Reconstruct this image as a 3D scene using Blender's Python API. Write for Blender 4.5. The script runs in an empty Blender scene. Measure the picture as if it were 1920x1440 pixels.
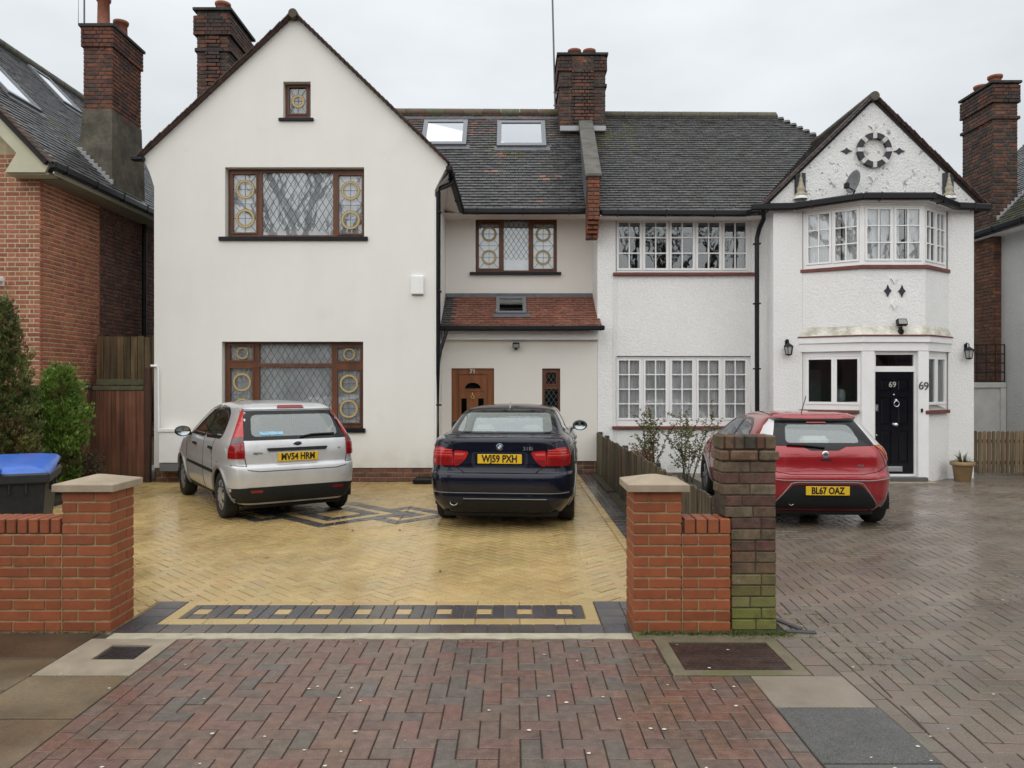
import bpy, math, random
import numpy as np
from mathutils import Vector, Matrix
from mathutils.geometry import tessellate_polygon
random.seed(11)
R = math.radians
scene = bpy.context.scene
C = scene.collection

# ------------------------------------------------------------------ camera, sky, sun, exposure
EYE = 1.72                      # eye height of the photographer
FOC = 1442.0                    # focal length in photograph pixels (1920 wide)
cam_d = bpy.data.cameras.new('camera'); cam = bpy.data.objects.new('camera', cam_d); C.objects.link(cam)
cam.location = (0, 0, EYE); cam.rotation_euler = (R(90), 0, 0)
cam_d.sensor_width = 36; cam_d.lens = FOC / 1920 * 36; cam_d.clip_end = 3000; cam_d.clip_start = .05
scene.camera = cam
vs = scene.view_settings
vs.view_transform = 'Standard'; vs.look = 'None'; vs.gamma = 1; vs.exposure = 0.46; vs.use_curve_mapping = False

SUN_EL, SUN_AZ = 40, 198        # hidden behind cloud, over the photographer's shoulder
world = bpy.data.worlds.new('World'); scene.world = world; world.use_nodes = True
nt = world.node_tree; nt.nodes.clear()
def N(t, kind, **kw):
    n = t.nodes.new(kind)
    for k, v in kw.items(): setattr(n, k, v)
    return n
sky = N(nt, 'ShaderNodeTexSky', sky_type='NISHITA', sun_disc=False)
sky.sun_elevation = R(SUN_EL); sky.sun_rotation = R(SUN_AZ); sky.air_density = 1; sky.dust_density = 3
skyscale = N(nt, 'ShaderNodeMixRGB', blend_type='MULTIPLY'); skyscale.inputs[0].default_value = 1
skyscale.inputs[2].default_value = (.08, .08, .08, 1)
nt.links.new(sky.outputs[0], skyscale.inputs[1])
tc = N(nt, 'ShaderNodeTexCoord')
sep = N(nt, 'ShaderNodeSeparateXYZ'); nt.links.new(tc.outputs['Generated'], sep.inputs[0])
# standard overcast luminance: horizon to zenith rises as (1 + 2 sin e)
el = N(nt, 'ShaderNodeMath', operation='MAXIMUM'); nt.links.new(sep.outputs[2], el.inputs[0]); el.inputs[1].default_value = 0
grad = N(nt, 'ShaderNodeMath', operation='MULTIPLY_ADD'); nt.links.new(el.outputs[0], grad.inputs[0])
grad.inputs[1].default_value = .42; grad.inputs[2].default_value = .505
mp = N(nt, 'ShaderNodeMapping'); mp.inputs['Scale'].default_value = (1.2, 1.2, 3.2)
nt.links.new(tc.outputs['Generated'], mp.inputs[0])
cl = N(nt, 'ShaderNodeTexNoise'); cl.inputs['Scale'].default_value = 1.9; cl.inputs['Detail'].default_value = 5; cl.inputs['Roughness'].default_value = .5
nt.links.new(mp.outputs[0], cl.inputs[0])
clr = N(nt, 'ShaderNodeMapRange'); clr.inputs[1].default_value = .3; clr.inputs[2].default_value = .7
clr.inputs[3].default_value = .85; clr.inputs[4].default_value = 1.11
nt.links.new(cl.outputs[0], clr.inputs[0])
mul = N(nt, 'ShaderNodeMath', operation='MULTIPLY'); nt.links.new(grad.outputs[0], mul.inputs[0]); nt.links.new(clr.outputs[0], mul.inputs[1])
tint = N(nt, 'ShaderNodeMixRGB', blend_type='MULTIPLY'); tint.inputs[0].default_value = 1
tint.inputs[1].default_value = (.95, .99, 1.02, 1); nt.links.new(mul.outputs[0], tint.inputs[2])
smix = N(nt, 'ShaderNodeMixRGB'); smix.inputs[0].default_value = .93
nt.links.new(skyscale.outputs[0], smix.inputs[1]); nt.links.new(tint.outputs[0], smix.inputs[2])
bg = N(nt, 'ShaderNodeBackground'); bg.inputs[1].default_value = 1.0
nt.links.new(smix.outputs[0], bg.inputs[0])
wo = N(nt, 'ShaderNodeOutputWorld'); nt.links.new(bg.outputs[0], wo.inputs[0])

sun_d = bpy.data.lights.new('sun', 'SUN'); sun_d.energy = 1.5; sun_d.angle = R(125); sun_d.color = (1, .97, .93)
sun = bpy.data.objects.new('sun', sun_d); C.objects.link(sun)
sun.rotation_euler = (R(90 - SUN_EL), 0, R(-18))

# ------------------------------------------------------------------ helpers
def gx(px, Y): return (px - 960) * Y / FOC          # photograph column -> metres across at distance Y
def gz(py, Y): return EYE - (py - 720) * Y / FOC    # photograph row -> height at distance Y

def tag(o, label=None, cat=None, group=None, kind=None):
    if label: o['label'] = label
    if cat: o['category'] = cat
    if group: o['group'] = group
    if kind: o['kind'] = kind
    return o
def empty(name, loc=(0, 0, 0), rz=0, label=None, cat=None, group=None, kind=None):
    o = bpy.data.objects.new(name, None); C.objects.link(o); o.empty_display_size = .1
    o.location = loc; o.rotation_euler = (0, 0, rz)
    return tag(o, label, cat, group, kind)
def put(name, mesh, parent=None, loc=(0, 0, 0), rot=(0, 0, 0), color=None):
    o = bpy.data.objects.new(name, mesh); C.objects.link(o)
    o.location = loc; o.rotation_euler = rot
    if parent is not None: o.parent = parent
    if color is not None: o.color = (*color[:3], 1)
    return o

MATS = {}
def mat(name, col=(.5, .5, .5), rough=.6, metal=0, spec=.5, coat=0, noise=None, noise2=None, bump=None, bump2=None,
        src='const', rn=None, trans=0, emit=0, wave=None, ior=1.45, stain=None, alpha=1, back=None, coatr=.05):
    """procedural principled material. src: const | obj (object colour) | attr (face colours)
    noise=(scale, dark, light): value mottling; stain=(scale, lo, hi, colour, amount); rn=(scale, lo, hi) roughness mottling"""
    if name in MATS: return MATS[name]
    m = bpy.data.materials.new(name); m.use_nodes = True; t = m.node_tree; L = t.links
    p = t.nodes['Principled BSDF']
    geo = N(t, 'ShaderNodeNewGeometry')
    if src == 'obj': cn = N(t, 'ShaderNodeObjectInfo').outputs['Color']
    elif src == 'attr':
        a = N(t, 'ShaderNodeAttribute'); a.attribute_name = 'Col'; cn = a.outputs['Color']
    else:
        g = N(t, 'ShaderNodeRGB'); g.outputs[0].default_value = (*col, 1); cn = g.outputs[0]
    def noise_tex(scale, detail=4, rg=.55, stretch=None):
        n = N(t, 'ShaderNodeTexNoise'); n.inputs['Scale'].default_value = scale; n.inputs['Detail'].default_value = detail; n.inputs['Roughness'].default_value = rg
        if stretch:
            mpn = N(t, 'ShaderNodeMapping'); mpn.inputs['Scale'].default_value = stretch
            L.new(geo.outputs['Position'], mpn.inputs[0]); L.new(mpn.outputs[0], n.inputs[0])
        else: L.new(geo.outputs['Position'], n.inputs[0])
        return n.outputs[0]
    for nz in (noise, noise2):
        if nz:
            mr = N(t, 'ShaderNodeMapRange'); mr.inputs[1].default_value = .3; mr.inputs[2].default_value = .7
            mr.inputs[3].default_value = nz[1]; mr.inputs[4].default_value = nz[2]
            L.new(noise_tex(nz[0], stretch=nz[3] if len(nz) > 3 else None), mr.inputs[0])
            mx = N(t, 'ShaderNodeMixRGB', blend_type='MULTIPLY'); mx.inputs[0].default_value = 1
            L.new(cn, mx.inputs[1]); L.new(mr.outputs[0], mx.inputs[2]); cn = mx.outputs[0]
    if wave:  # wood grain: (scale vector, dark, light)
        w = noise_tex(1, 6, .6, wave[0]); mr = N(t, 'ShaderNodeMapRange'); mr.inputs[1].default_value = .35; mr.inputs[2].default_value = .65
        mr.inputs[3].default_value = wave[1]; mr.inputs[4].default_value = wave[2]; L.new(w, mr.inputs[0])
        mx = N(t, 'ShaderNodeMixRGB', blend_type='MULTIPLY'); mx.inputs[0].default_value = 1
        L.new(cn, mx.inputs[1]); L.new(mr.outputs[0], mx.inputs[2]); cn = mx.outputs[0]
    if stain:
        sl = stain if isinstance(stain, list) else [stain]
        for s in sl:
            mr = N(t, 'ShaderNodeMapRange'); mr.inputs[1].default_value = s[1]; mr.inputs[2].default_value = s[2]
            mr.inputs[3].default_value = 0; mr.inputs[4].default_value = s[4]; L.new(noise_tex(s[0], 6, .62), mr.inputs[0])
            fac = mr.outputs[0]
            if len(s) > 5:      # limited to a band of heights (z full, z gone)
                sp = N(t, 'ShaderNodeSeparateXYZ'); L.new(geo.outputs['Position'], sp.inputs[0])
                zr = N(t, 'ShaderNodeMapRange'); zr.inputs[1].default_value = s[5]; zr.inputs[2].default_value = s[6]
                zr.inputs[3].default_value = 1; zr.inputs[4].default_value = 0; L.new(sp.outputs[2], zr.inputs[0])
                mm = N(t, 'ShaderNodeMath', operation='MULTIPLY'); L.new(fac, mm.inputs[0]); L.new(zr.outputs[0], mm.inputs[1]); fac = mm.outputs[0]
            mx = N(t, 'ShaderNodeMixRGB'); L.new(fac, mx.inputs[0]); L.new(cn, mx.inputs[1]); mx.inputs[2].default_value = (*s[3], 1); cn = mx.outputs[0]
    if back:
        mx = N(t, 'ShaderNodeMixRGB'); L.new(geo.outputs['Backfacing'], mx.inputs[0]); L.new(cn, mx.inputs[1]); mx.inputs[2].default_value = (*back, 1); cn = mx.outputs[0]
    L.new(cn, p.inputs['Base Color'])
    p.inputs['Roughness'].default_value = rough; p.inputs['Metallic'].default_value = metal
    p.inputs['Specular IOR Level'].default_value = spec; p.inputs['IOR'].default_value = ior
    p.inputs['Coat Weight'].default_value = coat; p.inputs['Coat Roughness'].default_value = coatr
    p.inputs['Transmission Weight'].default_value = trans; p.inputs['Alpha'].default_value = alpha
    if emit:
        L.new(cn, p.inputs['Emission Color']); p.inputs['Emission Strength'].default_value = emit
    if rn:
        mr = N(t, 'ShaderNodeMapRange'); mr.inputs[1].default_value = .35; mr.inputs[2].default_value = .65
        mr.inputs[3].default_value = rn[1]; mr.inputs[4].default_value = rn[2]; L.new(noise_tex(rn[0]), mr.inputs[0]); L.new(mr.outputs[0], p.inputs['Roughness'])
    prev = None
    for b in (bump, bump2):
        if b:
            bn = N(t, 'ShaderNodeBump'); bn.inputs['Strength'].default_value = b[1]; bn.inputs['Distance'].default_value = b[2]
            L.new(noise_tex(b[0], b[3] if len(b) > 3 else 3), bn.inputs['Height'])
            if prev: L.new(prev, bn.inputs['Normal'])
            prev = bn.outputs[0]
    if prev: L.new(prev, p.inputs['Normal'])
    MATS[name] = m
    return m
def glass_mat(name, tint=(.8, .86, .85), refl=1.0, body=.0, bodycol=(.1, .1, .1), wob=0):
    """thin pane: see-through with mirror reflection by fresnel"""
    if name in MATS: return MATS[name]
    m = bpy.data.materials.new(name); m.use_nodes = True; t = m.node_tree; L = t.links
    t.nodes.clear()
    tr = N(t, 'ShaderNodeBsdfTransparent'); tr.inputs[0].default_value = (*tint, 1)
    gl = N(t, 'ShaderNodeBsdfGlossy'); gl.inputs['Roughness'].default_value = .015; gl.inputs[0].default_value = (.95, .97, 1, 1)
    fr = N(t, 'ShaderNodeFresnel'); fr.inputs[0].default_value = 1.55
    fm = N(t, 'ShaderNodeMath', operation='MULTIPLY'); fm.inputs[1].default_value = 1.75 * refl; fm.use_clamp = True
    if wob:
        geo = N(t, 'ShaderNodeNewGeometry'); n = N(t, 'ShaderNodeTexNoise'); n.inputs['Scale'].default_value = 3.5
        L.new(geo.outputs['Position'], n.inputs[0]); b = N(t, 'ShaderNodeBump'); b.inputs['Strength'].default_value = wob; b.inputs['Distance'].default_value = .02
        L.new(n.outputs[0], b.inputs['Height']); L.new(b.outputs[0], gl.inputs['Normal'])
    L.new(fr.outputs[0], fm.inputs[0])
    mx = N(t, 'ShaderNodeMixShader'); L.new(fm.outputs[0], mx.inputs[0]); L.new(tr.outputs[0], mx.inputs[1]); L.new(gl.outputs[0], mx.inputs[2])
    out = N(t, 'ShaderNodeOutputMaterial')
    if body:
        df = N(t, 'ShaderNodeBsdfDiffuse'); df.inputs[0].default_value = (*bodycol, 1)
        m2 = N(t, 'ShaderNodeMixShader'); m2.inputs[0].default_value = body; L.new(mx.outputs[0], m2.inputs[1]); L.new(df.outputs[0], m2.inputs[2]); L.new(m2.outputs[0], out.inputs[0])
    else: L.new(mx.outputs[0], out.inputs[0])
    MATS[name] = m
    return m

class MB:
    """collects faces; build() links them as one mesh object"""
    def __init__(s): s.v = []; s.f = []; s.m = []; s.c = []; s.s = []
    def add(s, vs, fs, mi=0, col=None, smooth=False):
        o = len(s.v); s.v += [tuple(p) for p in vs]
        for f in fs:
            s.f.append(tuple(i + o for i in f)); s.m.append(mi); s.c.append(col); s.s.append(smooth)
        return s
    def box(s, x0, x1, y0, y1, z0, z1, mi=0, col=None, M=None):
        if x0 > x1: x0, x1 = x1, x0
        if y0 > y1: y0, y1 = y1, y0
        if z0 > z1: z0, z1 = z1, z0
        vs = [Vector((x, y, z)) for z in (z0, z1) for y in (y0, y1) for x in (x0, x1)]
        if M is not None: vs = [M @ p for p in vs]
        return s.add(vs, [(0, 2, 3, 1), (4, 5, 7, 6), (0, 1, 5, 4), (2, 6, 7, 3), (0, 4, 6, 2), (1, 3, 7, 5)], mi, col)
    def bbox(s, x0, x1, y0, y1, z0, z1, b=.004, mi=0, col=None, M=None):
        """box with every edge chamfered (24 verts)"""
        if x0 > x1: x0, x1 = x1, x0
        if y0 > y1: y0, y1 = y1, y0
        if z0 > z1: z0, z1 = z1, z0
        b = min(b, (x1 - x0) * .45, (y1 - y0) * .45, (z1 - z0) * .45)
        X = (x0, x1); Y = (y0, y1); Z = (z0, z1); sg = (1, -1); vs = []; id = {}
        for i in (0, 1):
            for j in (0, 1):
                for k in (0, 1):
                    a = (X[i], Y[j] + sg[j] * b, Z[k] + sg[k] * b); c = (X[i] + sg[i] * b, Y[j], Z[k] + sg[k] * b); d = (X[i] + sg[i] * b, Y[j] + sg[j] * b, Z[k])
                    id[i, j, k] = len(vs); vs += [Vector(a), Vector(c), Vector(d)]
        if M is not None: vs = [M @ p for p in vs]
        fs = []
        for i in (0, 1):
            q = [id[i, 0, 0], id[i, 1, 0], id[i, 1, 1], id[i, 0, 1]]; fs.append(tuple(q if i else q[::-1]))
            q = [id[0, i, 0] + 1, id[0, i, 1] + 1, id[1, i, 1] + 1, id[1, i, 0] + 1]; fs.append(tuple(q if i else q[::-1]))
            q = [id[0, 0, i] + 2, id[1, 0, i] + 2, id[1, 1, i] + 2, id[0, 1, i] + 2]; fs.append(tuple(q if i else q[::-1]))
        for i in (0, 1):
            for j in (0, 1):
                e = [id[i, j, 0], id[i, j, 1], id[i, j, 1] + 1, id[i, j, 0] + 1]; fs.append(tuple(e if (i + j) % 2 else e[::-1]))
                e = [id[i, 0, j], id[i, 0, j] + 2, id[i, 1, j] + 2, id[i, 1, j]]; fs.append(tuple(e if (i + j) % 2 else e[::-1]))
                e = [id[0, i, j] + 1, id[1, i, j] + 1, id[1, i, j] + 2, id[0, i, j] + 2]; fs.append(tuple(e if (i + j) % 2 else e[::-1]))
                for k in (0, 1):
                    n = id[i, j, k]; t = (n, n + 1, n + 2); fs.append(t if (i + j + k) % 2 else t[::-1])
        return s.add(vs, fs, mi, col)
    def tube(s, pts, r, n=8, mi=0, col=None, cap=True):
        pts = [Vector(p) for p in pts]; rr = r if isinstance(r, (list, tuple)) else [r] * len(pts)
        rings = []; up = Vector((0, 0, 1))
        for i, p in enumerate(pts):
            d = (pts[min(i + 1, len(pts) - 1)] - pts[max(i - 1, 0)])
            if d.length < 1e-9: d = Vector((0, 0, 1))
            d.normalize(); a = d.cross(up)
            if a.length < .05: a = d.cross(Vector((0, 1, 0)))
            a.normalize(); b = a.cross(d)
            rings.append([p + (a * math.cos(2 * math.pi * k / n) + b * math.sin(2 * math.pi * k / n)) * rr[i] for k in range(n)])
        vs = [q for g in rings for q in g]; fs = []
        for i in range(len(pts) - 1):
            for k in range(n): fs.append((i * n + k, i * n + (k + 1) % n, (i + 1) * n + (k + 1) % n, (i + 1) * n + k))
        s.add(vs, fs, mi, col, True)
        if cap:
            s.add(rings[0], [tuple(range(n))[::-1]], mi, col); s.add(rings[-1], [tuple(range(n))], mi, col)
        return s
    def lathe(s, prof, c=(0, 0, 0), n=20, mi=0, col=None, M=None, smooth=True):
        """prof: list of (r, z)"""
        c = Vector(c); vs = []
        for r, z in prof:
            for k in range(n):
                a = 2 * math.pi * k / n; vs.append(Vector((r * math.cos(a), r * math.sin(a), z)))
        vs = [(M @ p if M is not None else p) + c for p in vs]; fs = []
        for i in range(len(prof) - 1):
            for k in range(n): fs.append((i * n + k, i * n + (k + 1) % n, (i + 1) * n + (k + 1) % n, (i + 1) * n + k))
        return s.add(vs, fs, mi, col, smooth)
    def prism(s, poly, fn, d, mi=0, col=None, holes=()):
        """2-D outline (with holes) given thickness; fn(u, v, w) -> point, w = 0 front, d back"""
        loops = [list(poly)] + [list(h) for h in holes]
        flat = [p for l in loops for p in l]
        tris = tessellate_polygon([[Vector((p[0], p[1], 0)) for p in l] for l in loops])
        n = len(flat)
        vs = [fn(p[0], p[1], 0) for p in flat] + [fn(p[0], p[1], d) for p in flat]
        fs = []
        for t in tris:
            a, b, c = (flat[i] for i in t)
            ccw = (b[0] - a[0]) * (c[1] - a[1]) - (b[1] - a[1]) * (c[0] - a[0]) > 0
            t = tuple(t) if ccw else tuple(t[::-1])
            fs.append(t); fs.append(tuple(i + n for i in t[::-1]))
        o = 0
        for li, l in enumerate(loops):
            k = len(l); ar = sum(l[i][0] * l[(i + 1) % k][1] - l[(i + 1) % k][0] * l[i][1] for i in range(k))
            for i in range(k):
                a, b = o + i, o + (i + 1) % k
                q = (a, a + n, b + n, b) if (ar > 0) == (li == 0) else (b, b + n, a + n, a)
                fs.append(q)
            o += k
        return s.add(vs, fs, mi, col)
    def mesh(s, name, mats):
        me = bpy.data.meshes.new(name); me.from_pydata(s.v, [], s.f)
        for m in (mats if isinstance(mats, (list, tuple)) else [mats]): me.materials.append(m)
        me.polygons.foreach_set('material_index', s.m)
        me.polygons.foreach_set('use_smooth', s.s)
        if any(c is not None for c in s.c):
            a = me.attributes.new('Col', 'FLOAT_COLOR', 'FACE')
            a.data.foreach_set('color', [x for c in s.c for x in (*(c or (.5, .5, .5))[:3], 1)])
        me.update(); return me
    def build(s, name, mats, parent=None, loc=(0, 0, 0), rot=(0, 0, 0), color=None):
        return put(name, s.mesh(name, mats), parent, loc, rot, color)

def text_mesh(txt, size, depth=.002, bold=0.0, xs=1.0):
    cu = bpy.data.curves.new('t', 'FONT'); cu.body = txt; cu.size = size; cu.extrude = depth; cu.offset = bold
    cu.align_x = 'CENTER'; cu.align_y = 'CENTER'; cu.resolution_u = 3
    o = bpy.data.objects.new('t', cu); C.objects.link(o)
    dg = bpy.context.evaluated_depsgraph_get(); dg.update()
    me = bpy.data.meshes.new_from_object(o.evaluated_get(dg)); bpy.data.objects.remove(o); bpy.data.curves.remove(cu)
    co = np.empty(len(me.vertices) * 3); me.vertices.foreach_get('co', co); co = co.reshape(-1, 3)
    co[:, 0] *= xs
    me.vertices.foreach_set('co', co.ravel()); me.materials.clear(); me.name = 'lettering'
    return me
def vary(c, dv=.12, dh=.03):
    k = 1 + random.uniform(-dv, dv)
    return tuple(max(0, x * k * (1 + random.uniform(-dh, dh))) for x in c)
def pick(pal, dv=.1, dh=.03): return vary(random.choice(pal), dv, dh)

# convex polygon tools for paving cut to a boundary
def clip_half(poly, a, n):      # keep the side of point a that n points to
    out = []
    for i in range(len(poly)):
        p, q = poly[i], poly[(i + 1) % len(poly)]
        dp = (p[0] - a[0]) * n[0] + (p[1] - a[1]) * n[1]; dq = (q[0] - a[0]) * n[0] + (q[1] - a[1]) * n[1]
        if dp >= -1e-9: out.append(p)
        if (dp > 1e-9 and dq < -1e-9) or (dp < -1e-9 and dq > 1e-9):
            t = dp / (dp - dq); out.append((p[0] + (q[0] - p[0]) * t, p[1] + (q[1] - p[1]) * t))
    return out
def edges_in(cv):
    for i in range(len(cv)):
        a, b = cv[i], cv[(i + 1) % len(cv)]; l = math.hypot(b[0] - a[0], b[1] - a[1])
        if l > 1e-9: yield a, (-(b[1] - a[1]) / l, (b[0] - a[0]) / l)
def clip_in(poly, cv):
    for a, n in edges_in(cv):
        poly = clip_half(poly, a, n)
        if len(poly) < 3: return []
    return poly
def cut_out(poly, cv):
    out = []
    for a, n in edges_in(cv):
        o = clip_half(poly, a, (-n[0], -n[1]))
        if len(o) >= 3: out.append(o)
        poly = clip_half(poly, a, n)
        if len(poly) < 3: break
    return out
def area(p): return .5 * sum(p[i][0] * p[(i + 1) % len(p)][1] - p[(i + 1) % len(p)][0] * p[i][1] for i in range(len(p)))
def inset(p, d):
    for a, n in list(edges_in(p)):
        p = clip_half(p, (a[0] + n[0] * d, a[1] + n[1] * d), n)
        if len(p) < 3: return []
    q = []
    for pt in p:
        if not q or math.hypot(pt[0] - q[-1][0], pt[1] - q[-1][1]) > 1e-5: q.append(pt)
    return q
def rect(x0, x1, y0, y1): return [(x0, y0), (x1, y0), (x1, y1), (x0, y1)]
def herringbone(x0, x1, y0, y1, ang=0, L=.2, ox=0, oy=0):
    W = L / 2; ca, sa = math.cos(ang), math.sin(ang); cx, cy = (x0 + x1) / 2 + ox, (y0 + y1) / 2 + oy
    rad = math.hypot(x1 - x0, y1 - y0) / 2 + .4; n = int(rad / W) + 2
    for i in range(-n, n):
        for j in range(-n, n):
            d = (i - j) % 4
            if d == 0: r = rect(i * W, (i + 2) * W, j * W, (j + 1) * W)
            elif d == 3: r = rect(i * W, (i + 1) * W, j * W, (j + 2) * W)
            else: continue
            q = [(cx + x * ca - y * sa, cy + x * sa + y * ca) for x, y in r]
            if max(p[0] for p in q) < x0 or min(p[0] for p in q) > x1 or max(p[1] for p in q) < y0 or min(p[1] for p in q) > y1: continue
            yield q
def paver_faces(mb, poly, z, joint, ch, col, tilt=0, org=None):
    a = inset(poly, joint / 2); b = inset(poly, joint / 2 + ch)
    if len(a) < 3 or len(b) != len(a):
        if len(a) < 3: return False
        cx = sum(p[0] for p in a) / len(a); cy = sum(p[1] for p in a) / len(a)
        b = [(cx + (p[0] - cx) * .93, cy + (p[1] - cy) * .93) for p in a]
    cx = sum(p[0] for p in a) / len(a); cy = sum(p[1] for p in a) / len(a)
    if org is None: org = (0, 0)
    tx, ty = random.uniform(-tilt, tilt), random.uniform(-tilt, tilt); n = len(a)
    f = lambda p, dz: (p[0] - org[0], p[1] - org[1], z + dz + (p[0] - cx) * tx + (p[1] - cy) * ty)
    vs = [f(p, -.02) for p in a] + [f(p, -ch) for p in a] + [f(p, 0) for p in b]
    fs = [tuple(range(2 * n, 3 * n))]
    for i in range(n):
        k = (i + 1) % n
        fs.append((n + i, n + k, 2 * n + k, 2 * n + i)); fs.append((i, k, n + k, n + i))
    mb.add(vs, fs, 0, col); return True
def pave(parent, pieces, m_obj, m_attr, nmax=300, joint=.005, ch=.004, jz=.0015, tilt=.006, name='paver', ymin=3.2):
    """pieces: (poly, colour). The pieces that show largest become objects, the rest one mesh"""
    def key(pc):
        p = pc[0]; x = sum(q[0] for q in p) / len(p); y = sum(q[1] for q in p) / len(p)
        vis = y > ymin and abs(x) < y * .68 + .2
        return (0 if vis else 1, -area(p) / max(y, 1) ** 3)
    pieces = [p for p in pieces if area(p[0]) > .0012]
    pieces.sort(key=key)
    for p, c in pieces[:nmax]:
        mb = MB(); x = sum(q[0] for q in p) / len(p); y = sum(q[1] for q in p) / len(p)
        if paver_faces(mb, p, 0, joint, ch, None, tilt, (x, y)): mb.build(name, m_obj, parent, (x, y, random.uniform(-jz, jz)), color=c)
    rest = MB()
    for p, c in pieces[nmax:]: paver_faces(rest, p, random.uniform(-jz, jz), joint, ch, c, tilt)
    if rest.f:
        o = rest.build(name, m_attr, parent); tag(o, kind='stuff')

def worldloc(o):
    l = Vector((0, 0, 0))
    while o is not None: l += Vector(o.location); o = o.parent
    return l
def part(mb, name, m, parent, color=None):
    """mesh given in scene coordinates, parented to a thing or a part"""
    return mb.build(name, m, parent, -worldloc(parent), color=color)
# ------------------------------------------------------------------ ground and paving
wet = dict(spec=.55)
m_ground = mat('wet_asphalt', (.045, .045, .047), .45, noise=(3, .8, 1.15), noise2=(160, .7, 1.3), bump=(220, .5, .004), rn=(2, .3, .6))
g = MB(); g.add([(-400, -300, -.14), (400, -300, -.14), (400, 600, -.14), (-400, 600, -.14)], [(0, 1, 2, 3)])
tag(g.build('ground', m_ground), kind='structure')
def bed(name, x0, x1, y0, y1, z, m, parent=None):
    b = MB(); b.add([(x0, y0, z), (x1, y0, z), (x1, y1, z), (x0, y1, z)], [(0, 1, 2, 3)])
    o = b.build(name, m, parent)
    if parent is None: tag(o, kind='structure')
    return o
m_joint_d = mat('dark_joint_sand', (.045, .037, .028), .8, noise=(30, .6, 1.4))
m_joint_m = mat('mossy_joint_sand', (.028, .026, .018), .85, noise=(30, .6, 1.4), stain=(1.3, .52, .66, (.075, .095, .015), .85))
m_joint_y = mat('buff_joint_sand', (.15, .105, .045), .7, noise=(.8, .45, 2.1), noise2=(40, .7, 1.2))

# public pavement ------------------------------------------------
pavement = empty('pavement', (0, 0, 0), kind='structure')
bed('joint_bed', -9, 12, 2.3, 5.33, -.008, m_joint_d, pavement)
kerb = MB()
for i in range(24): kerb.bbox(-9.9 + i * .92, -9.9 + i * .92 + .91, 2.12, 2.28, -.13, -.004, .012)
m_kerb = mat('kerb_concrete', (.24, .23, .21), .6, noise=(6, .75, 1.2), bump=(60, .3, .003))
tag(kerb.build('kerb', m_kerb), kind='structure')
AP = [(0.1533, 0.0935, 0.0726), (0.16, 0.0913, 0.0693), (0.1455, 0.0968, 0.0759), (0.1387, 0.099, 0.0781), (0.1319, 0.0968, 0.077), (0.163, 0.099, 0.0726), (0.1183, 0.0968, 0.0803), (0.1484, 0.0902, 0.0715), (0.1513, 0.0968, 0.0748), (0.163, 0.088, 0.0671), (0.1552, 0.0946, 0.0726)]
pv = dict(noise=(18, .74, 1.24), noise2=(120, .66, 1.3), bump=(160, .35, .0025), bump2=(9, .3, .004), rn=(1.6, .16, .46), spec=.55,
          stain=[(2.1, .58, .75, (.05, .04, .034), .5), (420, .70, .74, (.42, .37, .31), .7)])
mo = mat('clay_paver', src='obj', **pv); ma = mat('clay_paver_mass', src='attr', **pv)
pcs = []
for q in herringbone(-2.2, 1.4, 2.3, 5.3, 0, .2, ox=.04, oy=.03):
    c = clip_in(q, rect(-2.146, 1.30, 2.4, 5.185))
    if len(c) >= 3:
        for w in cut_out(c, rect(.95, 1.31, 4.53, 5.2)): pcs.append((w, pick(AP, .08, .03)))
y = 2.4
while y < 5.18:
    pcs.append((rect(-2.246, -2.146, y, min(y + .2, 5.185)), pick(AP, .12))); y += .2
y = 2.4
while y < 4.5:
    pcs.append((rect(1.30, 1.40, y, min(y + .2, 4.53)), pick(AP, .12))); y += .2
pave(pavement, pcs, mo, ma, joint=.0065, ch=.003, jz=.0015, tilt=.004)
fl = dict(rough=.5, noise=(2.2, .62, 1.25), noise2=(55, .82, 1.15), bump=(140, .3, .002), bump2=(5, .3, .006), rn=(1.5, .2, .55),
          stain=[(3, .55, .75, (.055, .042, .026), .6), (350, .71, .74, (.4, .36, .3), .6)])
m_flag = mat('concrete_flag', src='obj', **fl)
flags = []
for (a, b) in ((5.31, 4.82), (4.815, 4.33), (4.325, 3.72), (3.715, 3.1), (3.095, 2.4)):
    for k, x in enumerate((-2.845, -3.76, -4.675, -5.59, -6.5, -7.42)):
        flags.append((rect(x - .91, x, b, a), vary((.118, .086, .052) if a < 5 else (.07, .051, .031), .12)))
for (a, b) in ((4.52, 3.955), (3.95, 3.36), (3.355, 2.4)): flags.append((rect(-2.84, -2.25, b, a), vary((.155, .115, .07), .08)))
for (a, b) in ((3.48, 3.38),): flags.append((rect(1.405, 1.95, b, a), (.10, .095, .085)))
pave(pavement, flags, m_flag, m_flag, joint=.006, ch=.003, jz=.002, tilt=.002, name='flagstone')
m_pc = mat('pale_concrete', (.30, .25, .185), .55, noise=(5, .8, 1.15), noise2=(90, .85, 1.1), bump=(120, .3, .002), stain=(4, .6, .75, (.12, .1, .07), .5))
def flat(name, x0, x1, y0, y1, z0, z1, m, parent, b=.004, hole=None):
    k = MB()
    if hole is None: k.bbox(x0, x1, y0, y1, z0, z1, b)
    else: k.prism(rect(x0, x1, y0, y1), lambda u, v, w: (u, v, z1 - w), z1 - z0, holes=[rect(*hole)])
    return k.build(name, m, parent)
flat('concrete_surround', -2.835, -2.255, 4.535, 5.19, -.05, .001, m_pc, pavement, hole=(-2.63, -2.36, 4.8, 5.06))
m_rc = mat('rough_concrete', (.17, .145, .095), .6, noise=(8, .7, 1.25), noise2=(120, .6, 1.3), bump=(90, .6, .006), stain=(4, .5, .62, (.09, .1, .03), .7))
flat('cover_surround', .955, 1.775, 4.54, 5.2, -.05, .0, m_rc, pavement, hole=(1.04, 1.69, 4.625, 5.125))
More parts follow.
